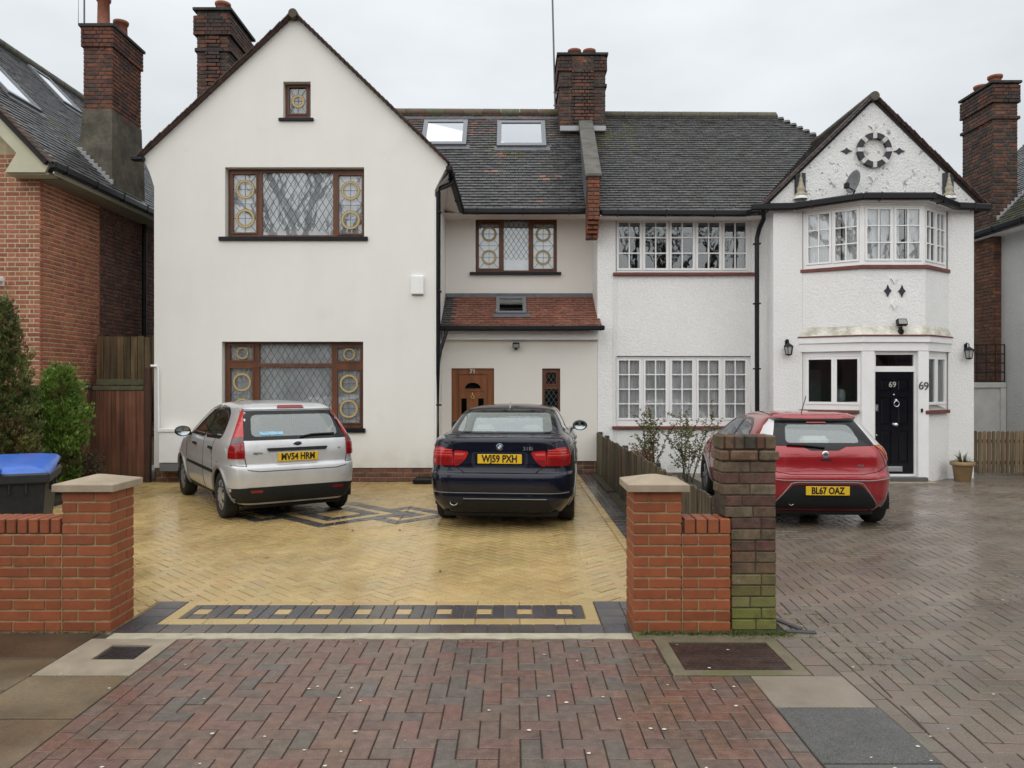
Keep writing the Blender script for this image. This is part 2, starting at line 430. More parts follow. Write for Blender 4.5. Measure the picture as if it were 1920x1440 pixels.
m_cp = mat('concrete_patch', (.235, .195, .15), .5, noise=(4, .85, 1.15), noise2=(150, .8, 1.15), bump=(200, .3, .0015), rn=(3, .3, .6), stain=(420, .70, .73, (.45, .4, .33), .6))
flat('concrete_patch', 1.405, 1.945, 4.095, 4.53, -.05, .001, m_cp, pavement)
m_ap = mat('asphalt_patch', (.088, .086, .08), .6, noise=(6, .85, 1.15), noise2=(150, .35, 1.75), bump=(150, .8, .006), rn=(4, .4, .7), stain=(160, .62, .68, (.30, .30, .29), .75))
flat('asphalt_patch', 1.405, 1.95, 3.49, 4.09, -.05, .002, m_ap, pavement)
m_ms = mat('cream_mortar', (.42, .38, .28), .6, noise=(9, .75, 1.15), bump=(50, .5, .006), stain=(7, .6, .7, (.2, .19, .1), .6))
ms = MB(); n = 60
top = [(-2.74 + 3.56 * i / n, 5.30) for i in range(n + 1)]; bot = [(-2.74 + 3.56 * i / n, 5.185 + .012 * math.sin(i * 1.7) * math.sin(i * .37)) for i in range(n + 1)]
ms.prism(bot + top[::-1], lambda u, v, w: (u, v, .003 - w), .03)
ms.build('mortar_strip', m_ms, pavement)
flat('concrete_fillet', .83, 2.6, 5.2, 5.325, -.05, -.003, m_rc, pavement)
flat('concrete_fillet', -9, -2.76, 5.31, 5.33, -.05, -.001, m_rc, pavement)

# iron covers -----------------------------------------------------
m_iron = mat('rusty_iron', (.055, .032, .026), .5, .3, noise=(9, .6, 1.5), noise2=(80, .7, 1.3), bump=(150, .3, .002))
m_iron2 = mat('dark_iron', (.03, .026, .026), .45, .4, noise=(20, .6, 1.5), bump=(150, .3, .002))
k = MB(); k.bbox(1.046, 1.684, 4.631, 5.119, -.04, -.004, .003)
for j in range(13):
    for i in range(15):
        k.bbox(1.062 + i * .041 + (.02 if j % 2 else 0), 1.062 + i * .041 + (.02 if j % 2 else 0) + .03, 4.645 + j * .0362, 4.645 + j * .0362 + .012, -.004, .0, .002)
tag(k.build('manhole_cover', m_iron), 'rusty chequered iron manhole cover set in concrete before the brick pillar', 'manhole cover')
k = MB(); k.bbox(-2.618, -2.372, 4.812, 5.048, -.04, -.006, .003)
for j in range(9):
    for i in range(9):
        if (i + j) % 2 == 0: k.bbox(-2.607 + i * .0255, -2.607 + i * .0255 + .02, 4.824 + j * .0245, 4.824 + j * .0245 + .02, -.006, -.002, .002)
tag(k.build('drain_cover', m_iron2), 'small square black drain cover set in pale concrete by the driveway', 'drain cover')

# driveway of the left house ---------------------------------------
drive = empty('driveway', (0, 0, 0), kind='structure')
bed('joint_bed', -6.45, 1.5, 5.3, 14.85, -.007, m_joint_y, drive)
YL = [(.46, .328, .14), (.465, .33, .14), (.44, .31, .128), (.475, .342, .152)]
CH = [(.062, .058, .064), (.070, .066, .071), (.054, .052, .058)]
yv = dict(noise=(1.1, .88, 1.1), noise2=(120, .82, 1.14), bump=(180, .2, .0015), bump2=(11, .25, .003), rn=(1.1, .13, .34), spec=.55,
          stain=[(.7, .52, .74, (.29, .19, .07), .38), (3.5, .6, .74, (.2, .14, .06), .4), (14, .70, .74, (.12, .09, .05), .6)])
yo = mat('buff_paver', src='obj', **yv); ya = mat('buff_paver_mass', src='attr', **yv)
border = []
x = -2.78
while x < .83:
    border.append((rect(x, min(x + .163, .84), 5.305, 5.51), pick(CH))); x += .163
x = -2.55
def frame_run(x0, x1, y0, y1, st, pal):
    x = x0
    while x < x1 - .01:
        border.append((rect(x, min(x + st, x1), y0, y1), pick(pal, .06))); x += st
frame_run(-2.55, .64, 5.51, 5.64, .326, YL); frame_run(-2.55, .64, 5.99, 6.09, .326, YL)
border += [(rect(-2.55, -2.45, 5.64, 5.99), YL[0]), (rect(.54, .64, 5.64, 5.99), YL[1])]
cells = [-2.45] + [-2.337 + .304 * i for i in range(10)] + [.54]
for i in range(10):
    c = -2.337 + .304 * i; l = -2.45 if i == 0 else c - .152; r = .54 if i == 9 else c + .152
    sq = rect(c - .058, c + .058, 5.757, 5.873); border.append((sq, pick(YL, .05)))
    for p in (rect(l, c - .058, 5.64, 5.99), rect(c + .058, r, 5.64, 5.99), rect(c - .058, c + .058, 5.64, 5.757), rect(c - .058, c + .058, 5.873, 5.99)):
        border.append((p, pick(CH)))
for xa, xb in ((-2.78, -2.55), (.64, .84)):
    for ya_, yb in ((5.51, 5.7), (5.7, 5.9), (5.9, 6.09)): border.append((rect(xa, xb, ya_, yb), pick(CH)))
for ya_ in (5.66, 5.88): border.append((rect(.84, 1.27, ya_, ya_ + .215), pick(CH)))
pave(drive, border, yo, ya, joint=.005, ch=.004, jz=.001, tilt=.003)
# interlocked diamond motif, then the herringbone field round it
def dia(cx, cy, r): return [(cx, cy - r), (cx + r, cy), (cx, cy + r), (cx - r, cy)]
motif = [(-2.31, 10.22, 1.0), (-1.42, 10.14, .7), (-3.2, 10.3, .7)]
field = []
def ring(cx, cy, r0, r1, pal, holes):
    o = dia(cx, cy, r1); i_ = dia(cx, cy, r0)
    for s in range(4):
        a, b = Vector(o[s]), Vector(o[(s + 1) % 4]); c, d = Vector(i_[s]), Vector(i_[(s + 1) % 4])
        n = max(1, round((a - b).length / .2))
        for q in range(n):
            t0, t1 = q / n, (q + 1) / n
            ps = [[tuple(a.lerp(b, t0)), tuple(a.lerp(b, t1)), tuple(c.lerp(d, t1)), tuple(c.lerp(d, t0))]]
            for h in holes: ps = [w for p in ps for w in cut_out(p, h)]
            for p in ps: field.append((p, pick(pal, .06)))
H0 = dia(*motif[0])
ring(-2.31, 10.22, .74, 1.0, CH, []); ring(-2.31, 10.22, .56, .74, YL, []); ring(-2.31, 10.22, .30, .56, CH, []); ring(-2.31, 10.22, .02, .30, YL, [])
for (cx, cy, r) in motif[1:]:
    ring(cx, cy, .46, .70, CH, [H0]); ring(cx, cy, .28, .46, YL, [H0]); ring(cx, cy, .02, .28, CH, [H0])
fz = [rect(-6.45, 1.17, 6.09, 13.52), rect(-1.4, 1.17, 13.52, 14.8), rect(-6.45, -2.8, 5.56, 6.09), rect(.84, 1.17, 6.09, 6.0901)]
for q in herringbone(-6.5, 1.2, 5.5, 14.85, R(45), .2):
    for z in fz:
        c = clip_in(q, z)
        if len(c) < 3: continue
        ps = [c]
        for mo_ in motif: ps = [w for p in ps for w in cut_out(p, dia(*mo_))]
        for p in ps: field.append((p, pick(YL, .07)))
y = 6.09
while y < 14.8:
    field.append((rect(1.17, 1.27, y, y + .2), pick(YL, .05)))
    for xx in (1.27, 1.385): field.append((rect(xx, xx + .115, y, y + .2), pick(CH)))
    y += .2
pave(drive, field, yo, ya, nmax=200, joint=.008, ch=.004, jz=.0016, tilt=.007, ymin=5)

# forecourt of the right house -------------------------------------
fore = empty('forecourt', (0, 0, 0), kind='structure')
bed('joint_bed', 1.6, 12, 2.3, 15, -.0085, m_joint_m, fore)
RP = [(.168, .134, .105), (.165, .132, .104), (.172, .134, .104), (.158, .13, .104), (.176, .136, .104), (.152, .127, .103)]
rv = dict(noise=(1.2, .75, 1.2), noise2=(110, .75, 1.22), bump=(160, .35, .002), bump2=(9, .3, .004), rn=(.9, .15, .42), spec=.55,
          stain=[(.8, .58, .74, (.06, .06, .05), .55), (1.1, .6, .72, (.075, .09, .03), .35), (420, .715, .74, (.42, .38, .32), .5)])
ro = mat('worn_block_paver', src='obj', **rv); ra = mat('worn_block_paver_mass', src='attr', **rv)
pcs = []
rz = [rect(2.05, 11, 2.4, 5.25), rect(1.9, 11, 5.25, 5.8), rect(1.73, 11, 5.8, 12.2), rect(3.3, 11, 12.2, 14.9)]
for q in herringbone(1.6, 11, 2.3, 15, R(-4), .205):
    for z in rz:
        c = clip_in(q, z)
        if len(c) >= 3: pcs.append((c, pick(RP, .07, .03)))
y = 2.4
while y < 5.2:
    pcs.append((rect(1.95, 2.05, y, y + .2), pick(RP, .12))); y += .2
for i in range(4):
    for j in range(3): pcs.append((rect(1.78 + .0, 1.95, 4.54 + i * .165, 4.54 + i * .165 + .16), pick(RP))) if j == 0 else None
pave(fore, pcs, ro, ra, joint=.0075, ch=.0035, jz=.002, tilt=.006)

m_soil = mat('wet_soil', (.045, .033, .02), .8, noise=(6, .6, 1.4), bump=(30, .8, .02), stain=(5, .5, .65, (.05, .06, .02), .6))
tag(MB().box(-7.5, -6.53, 5.6, 13.6, -.14, .03).build('planting_bed', m_soil), kind='structure')
tag(MB().box(1.5, 3.28, 12.22, 14.78, -.14, .02).build('flower_bed', m_soil), kind='structure')
tag(MB().box(1.505, 1.725, 5.7, 12.21, -.14, -.002).build('soil_strip', m_soil), kind='structure')
m_edge = mat('black_edging', (.028, .028, .03), .5, noise=(8, .7, 1.3), bump=(50, .3, .003))
ed = empty('bed_edging', (-6.49, 9.6, 0), label='low black concrete edging along the planting bed', cat='edging')
for i in range(13): MB().bbox(-.035, .035, -3.9 + i * .6 + .004, -3.9 + i * .6 + .596, -.05, .075, .012).build('edging_block', m_edge, ed)

# ------------------------------------------------------------------ garden walls, brick by brick
NB = [(.285, .08, .03), (.30, .086, .033), (.26, .072, .028), (.29, .084, .031), (.275, .076, .029)]
nb = dict(noise=(14, .86, 1.1), noise2=(160, .88, 1.08), bump=(140, .3, .0015), rough=.55, stain=(3, .62, .8, (.17, .05, .025), .5))
m_nb = mat('smooth_red_brick', src='obj', **nb)
m_mort = mat('buff_mortar', (.36, .27, .145), .85, noise=(20, .7, 1.2), bump=(120, .5, .004), stain=(6, .5, .7, (.10, .09, .04), .6))
_bm = {}
def brick(parent, m, x0, x1, y0, y1, z0, z1, color, b=.004, jit=.0012, name='brick', rot=0):
    k = (round(x1 - x0, 3), round(y1 - y0, 3), round(z1 - z0, 3), m.name, b)
    if k not in _bm:
        q = MB(); q.bbox(-k[0] / 2, k[0] / 2, -k[1] / 2, k[1] / 2, -k[2] / 2, k[2] / 2, b); _bm[k] = q.mesh('brick', m)
    pl = worldloc(parent)
    return put(name, _bm[k], parent, ((x0 + x1) / 2 - pl.x, (y0 + y1) / 2 - pl.y + random.uniform(-jit, jit), (z0 + z1) / 2 - pl.z),
               (random.uniform(-1, 1) * jit * 2, random.uniform(-1, 1) * jit * 2, rot), color)
def pinwheel(parent, m, x0, y0, z0, S, T, h, flip, pal, b=.004, gap=.01, jit=.0012):
    """one course of a square pier of side S: four long bricks round a core"""
    w = T
    if not flip: rs = [(0, S - w - gap, 0, w), (S - w, S, 0, S - w - gap), (w + gap, S, S - w, S), (0, w, w + gap, S)]
    else: rs = [(w + gap, S, 0, w), (S - w, S, w + gap, S), (0, S - w - gap, S - w, S), (0, w, 0, S - w - gap)]
    for r in rs: brick(parent, m, x0 + r[0], x0 + r[1], y0 + r[2], y0 + r[3], z0, z0 + h, pick(pal), b, jit)
m_stone = mat('buff_capstone', (.36, .29, .205), .7, noise=(7, .85, 1.12), noise2=(130, .88, 1.1), bump=(150, .4, .002), stain=(5, .6, .76, (.14, .12, .08), .5))
def capstone(parent, x0, y0, S, z):
    k = MB(); o = .045; t = .055; c = S / 2; pl = parent.location
    ring_ = lambda d, zz: [(x0 - pl.x - d, y0 - pl.y - d, zz), (x0 - pl.x + S + d, y0 - pl.y - d, zz), (x0 - pl.x + S + d, y0 - pl.y + S + d, zz), (x0 - pl.x - d, y0 - pl.y + S + d, zz)]
    rs = [ring_(o - .004, z), ring_(o, z + .004), ring_(o, z + t - .006), ring_(o - .008, z + t), ring_(-c + .03, z + t + .044), ring_(-c + .01, z + t + .047)]
    vs = [p for r_ in rs for p in r_]; fs = [(3, 2, 1, 0), (20, 21, 22, 23)]
    for i in range(5):
        for j in range(4): fs.append((i * 4 + j, i * 4 + (j + 1) % 4, (i + 1) * 4 + (j + 1) % 4, (i + 1) * 4 + j))
    k.add(vs, fs); return k.build('capstone', m_stone, parent)
PS, PT, CO, BH = .335, .1025, .075, .064
# left wall and gate pier
lw = empty('garden_wall', (-3.1, 5.33, 0), label='low red brick wall and capped gate pier before the blue lidded bin', cat='wall')
px0 = -2.785 - PS; py0 = 5.33
MB().box(px0 + .006 + 3.1, px0 + PS - .006 + 3.1, .006, PS - .006, -.05, 13 * CO - .003).build('mortar', m_mort, lw)
for i in range(13): pinwheel(lw, m_nb, px0, py0, i * CO + .006, PS, PT, BH, i % 2 == 1, NB)
capstone(lw, px0, py0, PS, 13 * CO)
wl = -6.9
MB().box(wl + 3.1, px0 + 3.1 - .001, .007, .208, -.05, 9 * CO + .004).build('mortar', m_mort, lw)
MB().box(wl + 3.1, px0 + 3.1 - .001, .012, .2, 9 * CO + .004, 9 * CO + .095).build('mortar', m_joint_d, lw)
for i in range(9):
    x = px0 - .01 - (0 if i % 2 else .1125)
    if i % 2 == 0: brick(lw, m_nb, px0 - .01 - .1025, px0 - .01, py0, py0 + .1025, i * CO + .006, i * CO + .006 + BH, pick(NB))
    while x > wl + .22:
        brick(lw, m_nb, x - .215, x, py0, py0 + .1025, i * CO + .006, i * CO + .006 + BH, pick(NB)); x -= .225
x = px0 - .014
while x > wl + .07:
    brick(lw, m_nb, x - .064, x, py0 - .002, py0 + .213, 9 * CO + .008, 9 * CO + .11, pick(NB), .006); x -= .077
# right pier with its stub of wall
rw = empty('gate_pier', (1.0, 5.33, 0), label='red brick pier with sandstone cap and short stub wall beside old mossy pillar', cat='pier')
rx0 = .842
MB().box(rx0 + .006 - 1, rx0 + PS - .006 - 1, .006, PS - .006, -.05, 13 * CO - .003).build('mortar', m_mort, rw)
for i in range(13): pinwheel(rw, m_nb, rx0, py0, i * CO + .006, PS, PT, BH, i % 2 == 0, NB)
capstone(rw, rx0, py0, PS, 13 * CO)
sx0, sx1 = rx0 + PS + .01, 1.515
MB().box(sx0 - .008 - 1, sx1 - .004 - 1, .007, .208, -.05, 9 * CO + .004).build('mortar', m_mort, rw)
MB().box(sx0 - .008 - 1, sx1 - .008 - 1, .012, .2, 9 * CO + .004, 9 * CO + .095).build('mortar', m_joint_d, rw)
for i in range(9):
    z = i * CO + .006
    if i % 2: brick(rw, m_nb, sx0, sx0 + .215, py0, py0 + .1025, z, z + BH, pick(NB)); brick(rw, m_nb, sx0 + .225, sx1, py0, py0 + .1025, z, z + BH, pick(NB))
    else: brick(rw, m_nb, sx0, sx0 + .1025, py0, py0 + .1025, z, z + BH, pick(NB)); brick(rw, m_nb, sx0 + .1125, sx1, py0, py0 + .1025, z, z + BH, pick(NB))
x = sx1
while x > sx0 + .06:
    brick(rw, m_nb, x - .072, x, py0 - .002, py0 + .213, 9 * CO + .008, 9 * CO + .11, pick(NB), .005); x -= .082
# old pillar: alternating red and brown courses, moss at the foot
OR = [(.115, .056, .042), (.12, .06, .044), (.10, .052, .04)]; OB = [(.15, .108, .066), (.165, .125, .08), (.13, .095, .06), (.155, .09, .055)]
OS = [(.12, .085, .05), (.05, .042, .034), (.145, .085, .05), (.11, .05, .036), (.09, .07, .045)]
m_ob = mat('old_stock_brick', src='obj', rough=.75, noise=(16, .6, 1.3), noise2=(140, .7, 1.25), bump=(90, .8, .004), bump2=(25, .5, .005),
           stain=[(7, .25, .5, (.185, .195, .045), .9, .08, .52), (14, .62, .72, (.25, .24, .2), .4), (6, .55, .7, (.05, .055, .025), .6)])
m_om = mat('dark_old_mortar', (.075, .062, .042), .9, noise=(20, .5, 1.3), bump=(90, .7, .006), stain=(8, .35, .6, (.09, .105, .02), .8, .05, .5))
op = empty('old_pillar', (1.64, 5.36, 0), label='old weathered brick pillar of alternating red and brown courses, mossy green foot', cat='pillar')
ox0, ox1, oy0, oy1 = 1.463, 1.846, 5.362, 5.6
MB().box(1.532 - 1.64, ox1 - .008 - 1.64, .009, .228, -.05, .80).build('mortar', m_om, op)
MB().box(ox0 + .008 - 1.64, ox1 - .008 - 1.64, .009, .228, .80, 1.335).build('mortar', m_om, op)
oc = .0785
for i in range(16):
    z = i * oc + .006; pal = OR if i % 2 else OB; l = 1.527 if i < 10 else ox0 + (.02 if i < 12 else 0) ; jx = random.uniform(-.003, .003)
    if i == 15: continue
    cuts = [l, l + (ox1 - l) * random.choice((.33, .5, .62)), ox1] if i >= 10 else [l, random.choice((1.66, 1.74, 1.70)), ox1]
    if i >= 10 and i % 2 == 0: cuts = [l, l + .2, ox1]
    for a, b in zip(cuts, cuts[1:]): brick(op, m_ob, a + .003 + jx, b - .004 + jx, oy0, oy0 + .1, z, z + oc - .009, pick(pal, .22), .005, .002)
    for a, b in ((oy0 + .108, oy1),):
        brick(op, m_ob, ox1 - .1 + jx, ox1 + jx, a, b - .006, z, z + oc - .012, pick(pal, .18), .008, .003)
        if i >= 10: brick(op, m_ob, l + jx, l + .1 + jx, a, b - .006, z, z + oc - .012, pick(pal, .18), .008, .003)
z = 15 * oc + .008
for a, b in ((ox0 - .012, ox0 + .05), (ox0 + .058, ox0 + .25), (ox0 + .26, ox1 + .012)): brick(op, m_ob, a, b, oy0 - .018, oy0 + .12, z, z + .07, pick(OB, .2), .01, .004)
brick(op, m_ob, ox0 - .012, ox1 + .02, oy0 + .127, oy1 + .01, z, z + .07, pick(OB, .2), .01, .003)
z += .078; x = ox0 - .006
for i, w in enumerate((.028, .07, .07, .083, .06, .08)):
    brick(op, m_ob, x, x + w - .007, oy0 - .008, oy0 + .12, z, z + .097, vary(OS[(i * 2) % 5], .2), .01, .003)
    brick(op, m_ob, x, x + w - .007, oy0 + .127, oy1, z, z + .095, vary(OS[(i * 3) % 5], .2), .01, .003); x += w
# ------------------------------------------------------------------ houses
m_rend = mat('cream_render', (.81, .798, .752), .8, noise=(.7, .955, 1.02), noise2=(1, .98, 1.01, (3.1, 3.1, .4)), bump=(170, .25, .002), bump2=(2.2, .25, .012),
             stain=[(1.1, .62, .8, (.60, .575, .50), .4), (9, .70, .80, (.58, .56, .50), .25), (4, .35, .65, (.50, .46, .37), .45, .22, .62)])
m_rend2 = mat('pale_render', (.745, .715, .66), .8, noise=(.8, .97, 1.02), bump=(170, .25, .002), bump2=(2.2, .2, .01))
m_peb = mat('painted_roughcast', (.86, .86, .845), .75, noise=(1.2, .95, 1.02), noise2=(28, .93, 1.03), bump=(26, .55, .024, 4), bump2=(75, .45, .012, 3),
            stain=[(1.6, .66, .82, (.58, .57, .52), .45), (5, .5, .72, (.33, .32, .25), .7, .02, .3)])
m_pebg = mat('peeling_roughcast', (.85, .85, .835), .75, noise=(1.5, .92, 1.02), noise2=(28, .9, 1.03), bump=(26, .8, .03, 4), bump2=(75, .55, .012, 3),
             stain=[(6.5, .60, .63, (.33, .31, .27), .75), (2.2, .6, .76, (.52, .5, .44), .5), (13, .635, .66, (.25, .21, .17), .8)])
m_white = mat('white_paint', (.86, .86, .85), .4, noise=(6, .96, 1.02), bump=(40, .08, .002))
m_black = mat('black_plastic', (.008, .008, .01), .35, spec=.3, noise=(14, .8, 1.3))
m_terra = mat('terracotta_sill', (.16, .05, .038), .55, noise=(10, .8, 1.2))
m_brown = mat('brown_woodgrain', (.125, .046, .02), .42, wave=((6, 6, 1.2), .75, 1.25), noise=(20, .9, 1.1))
m_door = mat('golden_oak_door', (.21, .072, .024), .4, wave=((14, 14, 1.0), .72, 1.2))
m_lead = mat('lead_came', (.10, .11, .115), .5, .3)
m_ringm = mat('cream_lead_ring', (.52, .39, .17), .5)
m_ringe = mat('dark_ring_edge', (.21, .16, .075), .5)
m_net = mat('net_curtain', (.86, .88, .90), .9, noise=(1.8, .72, 1.1), bump=(300, .3, .002))
m_net2 = mat('pleated_net', (.93, .93, .93), .9, noise=(2.5, .8, 1.1))
m_drape = mat('cream_drape', (.40, .36, .29), .9, noise=(3, .8, 1.1))
m_room = mat('dim_room', (.05, .047, .044), .9, noise=(1.2, .6, 1.3))  # dark colour paints in the dimness of the unlit rooms
m_blind = mat('pale_blind', (.45, .47, .46), .8)
g_win = glass_mat('window_glass', (.97, .98, .98), 1.0, wob=.05)
g_dark = glass_mat('old_window_glass', (.8, .84, .84), 1.0, wob=.06)
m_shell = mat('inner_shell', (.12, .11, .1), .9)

def facet(p0, p1):
    """frame of a wall face seen from outside: u along it, v up, w inward"""
    p0 = Vector((p0[0], p0[1], 0)); d = Vector((p1[0], p1[1], 0)) - p0; d.normalize(); n = Vector((-d.y, d.x, 0))
    return lambda u, v, w: p0 + d * u + n * w + Vector((0, 0, v))
def front(Y): return lambda u, v, w: Vector((u, Y + w, v))
def pxr(x0, x1, y0, y1, Y): return rect(gx(x0, Y), gx(x1, Y), gz(y1, Y), gz(y0, Y))   # photograph box -> wall box
def rr(r): return r[0][0], r[1][0], r[0][1], r[2][1]
def fbox(mb, fn, u0, u1, v0, v1, w0, w1, b=.004, mi=0):
    """bevelled box in a wall frame"""
    o = fn(0, 0, 0); ux = fn(1, 0, 0) - o; vx = fn(0, 1, 0) - o; wx = fn(0, 0, 1) - o
    M = Matrix(((ux.x, wx.x, vx.x, o.x), (ux.y, wx.y, vx.y, o.y), (ux.z, wx.z, vx.z, o.z), (0, 0, 0, 1)))
    mb.bbox(u0, u1, w0, w1, v0, v1, b, mi, None, M)
def curtain(fn, u0, u1, v0, v1, w, amp=.03, pitch=.11, seed=0):
    rnd = random.Random(seed); n = max(8, int((u1 - u0) / pitch * 10)); k = MB(); ph = rnd.uniform(0, 6)
    xs = []; 
    for i in range(n + 1):
        u = u0 + (u1 - u0) * i / n
        a = amp * (math.sin(u / pitch * 2 * math.pi + ph + .9 * math.sin(u * 5.1 + ph)) + .4 * math.sin(u / pitch * 4.3 + ph * 2)) * (.7 + .3 * math.sin(u * 3.3 + ph))
        xs.append((u, a))
    vs = [fn(u, v0, w + a) for u, a in xs] + [fn(u, v1, w + a * .7) for u, a in xs]
    k.add(vs, [(i, i + 1, n + 2 + i, n + 1 + i) for i in range(n)], 0, None, True); return k
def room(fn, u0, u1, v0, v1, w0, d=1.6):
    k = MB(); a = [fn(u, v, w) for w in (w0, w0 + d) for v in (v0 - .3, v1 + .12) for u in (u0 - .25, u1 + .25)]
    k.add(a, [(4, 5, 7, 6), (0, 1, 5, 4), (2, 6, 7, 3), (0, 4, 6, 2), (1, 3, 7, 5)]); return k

def clipline(a, b, r):
    """cut a segment to rectangle r = (u0,u1,v0,v1)"""
    t0, t1 = 0., 1.; d = (b[0] - a[0], b[1] - a[1])
    for p, q in ((-d[0], a[0] - r[0]), (d[0], r[1] - a[0]), (-d[1], a[1] - r[2]), (d[1], r[3] - a[1])):
        if abs(p) < 1e-12:
            if q < 0: return None
        else:
            t = q / p
            if p < 0: t0 = max(t0, t)
            else: t1 = min(t1, t)
    if t0 >= t1: return None
    return (a[0] + d[0] * t0, a[1] + d[1] * t0), (a[0] + d[0] * t1, a[1] + d[1] * t1)
def strip(mb, fn, a, b, wd, w0, w1):
    """flat lead strip between two points of a pane"""
    d = Vector((b[0] - a[0], b[1] - a[1])); l = d.length
    if l < 1e-4: return
    d /= l; n = Vector((-d.y, d.x)) * wd / 2
    q = [(a[0] + n.x, a[1] + n.y), (a[0] - n.x, a[1] - n.y), (b[0] - n.x, b[1] - n.y), (b[0] + n.x, b[1] + n.y)]
    mb.prism(q, lambda u, v, w: fn(u, v, w0 + w), w1 - w0)
def ringmesh(fn, c, r0, r1, w0, w1, n=40, mi=0, mb=None):
    mb = mb or MB()
    o = [(c[0] + r1 * math.cos(2 * math.pi * i / n), c[1] + r1 * math.sin(2 * math.pi * i / n)) for i in range(n)]
    i_ = [(c[0] + r0 * math.cos(2 * math.pi * i / n), c[1] + r0 * math.sin(2 * math.pi * i / n)) for i in range(n)]
    vs = [fn(p[0], p[1], w0) for p in o] + [fn(p[0], p[1], w0) for p in i_] + [fn(p[0], p[1], w1) for p in o] + [fn(p[0], p[1], w1) for p in i_]
    fs = []
    for i in range(n):
        j = (i + 1) % n
        fs += [(i, j, n + j, n + i), (i, 2 * n + i, 2 * n + j, j), (n + i, n + j, 3 * n + j, 3 * n + i)]
    mb.add(vs, fs, mi); return mb
def leaded_window(house, fn, outer, lights, sill=None, sillm=None, curtm=None, dark=False, seed=1, transoms=()):
    """brown frame; lights: (rect, 'diamond'|'rings', [(cu, cv, r0, r1)], sash?)"""
    fr = MB(); fr.prism(outer, lambda u, v, w: fn(u, v, w), .07, holes=[l[0] if not l[3] else [(p[0], p[1]) for p in grow(l[0], .018)] for l in lights])
    win = part(fr, 'window', m_brown, house)
    for i, (rc, kind, rings, sash) in enumerate(lights):
        u0, u1, v0, v1 = rr(rc)
        if sash:
            k = MB(); k.prism(grow(rc, .026), lambda u, v, w: fn(u, v, w - .016), .06, holes=[rc]); part(k, 'sash', m_brown, win)
        pn = MB(); fbox(pn, fn, u0 - .004, u1 + .004, v0 - .004, v1 + .004, .024, .03, .001); part(pn, 'pane', g_win if not dark else g_dark, win)
        ld = MB(); W = .0075
        if kind == 'diamond':
            pw, ph = rings; cu = (u0 + u1) / 2; sl = ph / pw
            nn = int((u1 - u0) / pw + (v1 - v0) / ph) + 3
            for s_ in (1, -1):
                for q in range(-nn, nn):
                    a = (cu + q * pw + s_ * -5 * pw, v1 - 5 * ph); b = (cu + q * pw + s_ * 5 * pw, v1 + 5 * ph)
                    c = clipline(a, b, (u0, u1, v0, v1))
                    if c: strip(ld, fn, c[0], c[1], W, .017 if s_ > 0 else .0178, .0235)
        else:
            cu = rings[0][0]
            def ln(a, b, holes=True):
                c = clipline(a, b, (u0, u1, v0, v1))
                if c: strip(ld, fn, c[0], c[1], W, .0176 + random.uniform(0, .0012), .0235)
            ln((cu, v0), (cu, v1))
            cells = sorted(r_[1] for r_ in rings); edges = [v0] + [(a + b) / 2 for a, b in zip(cells, cells[1:])] + [v1]
            for e in edges[1:-1]: ln((u0, e), (u1, e))
            for (a_, b_), r_ in zip(zip(edges, edges[1:]), sorted(rings, key=lambda t: t[1])):
                c0, c1, ri, ro_ = r_; ln((u0, c1), (u1, c1))
                for (xx, yy) in ((u0, a_), (u1, a_), (u0, b_), (u1, b_)):
                    d = Vector((c0 - xx, c1 - yy)); L_ = d.length; d *= (L_ - ro_) / L_; ln((xx, yy), (xx + d.x, yy + d.y))
                q = ringmesh(fn, (c0, c1), ri + .004, ro_ - .004, .0165, .0235); ringmesh(fn, (c0, c1), ri - .004, ri + .005, .0175, .0235, mi=1, mb=q); ringmesh(fn, (c0, c1), ro_ - .005, ro_ + .004, .0175, .0235, mi=1, mb=q)
                part(q, 'lead_ring', [m_ringm, m_ringe], win)
        part(ld, 'lead_lattice', m_lead, win)
    u0, u1, v0, v1 = rr(outer)
    if not dark:
        part(curtain(fn, u0 + .02, u1 - .02, v0 + .02, v1 - .02, .085, *( (.012, .17) if curtm is m_net else (.026, .10)), seed=seed), 'net_curtain', curtm, win)
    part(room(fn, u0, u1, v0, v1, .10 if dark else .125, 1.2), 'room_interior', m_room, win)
    if sill:
        k = MB(); fbox(k, fn, sill[0], sill[1], sill[2], sill[3], sill[4], .06, .006); part(k, 'sill', sillm, win)
    return win
def grow(rc, d):
    u0, u1, v0, v1 = rr(rc); return rect(u0 - d, u1 + d, v0 - d, v1 + d)
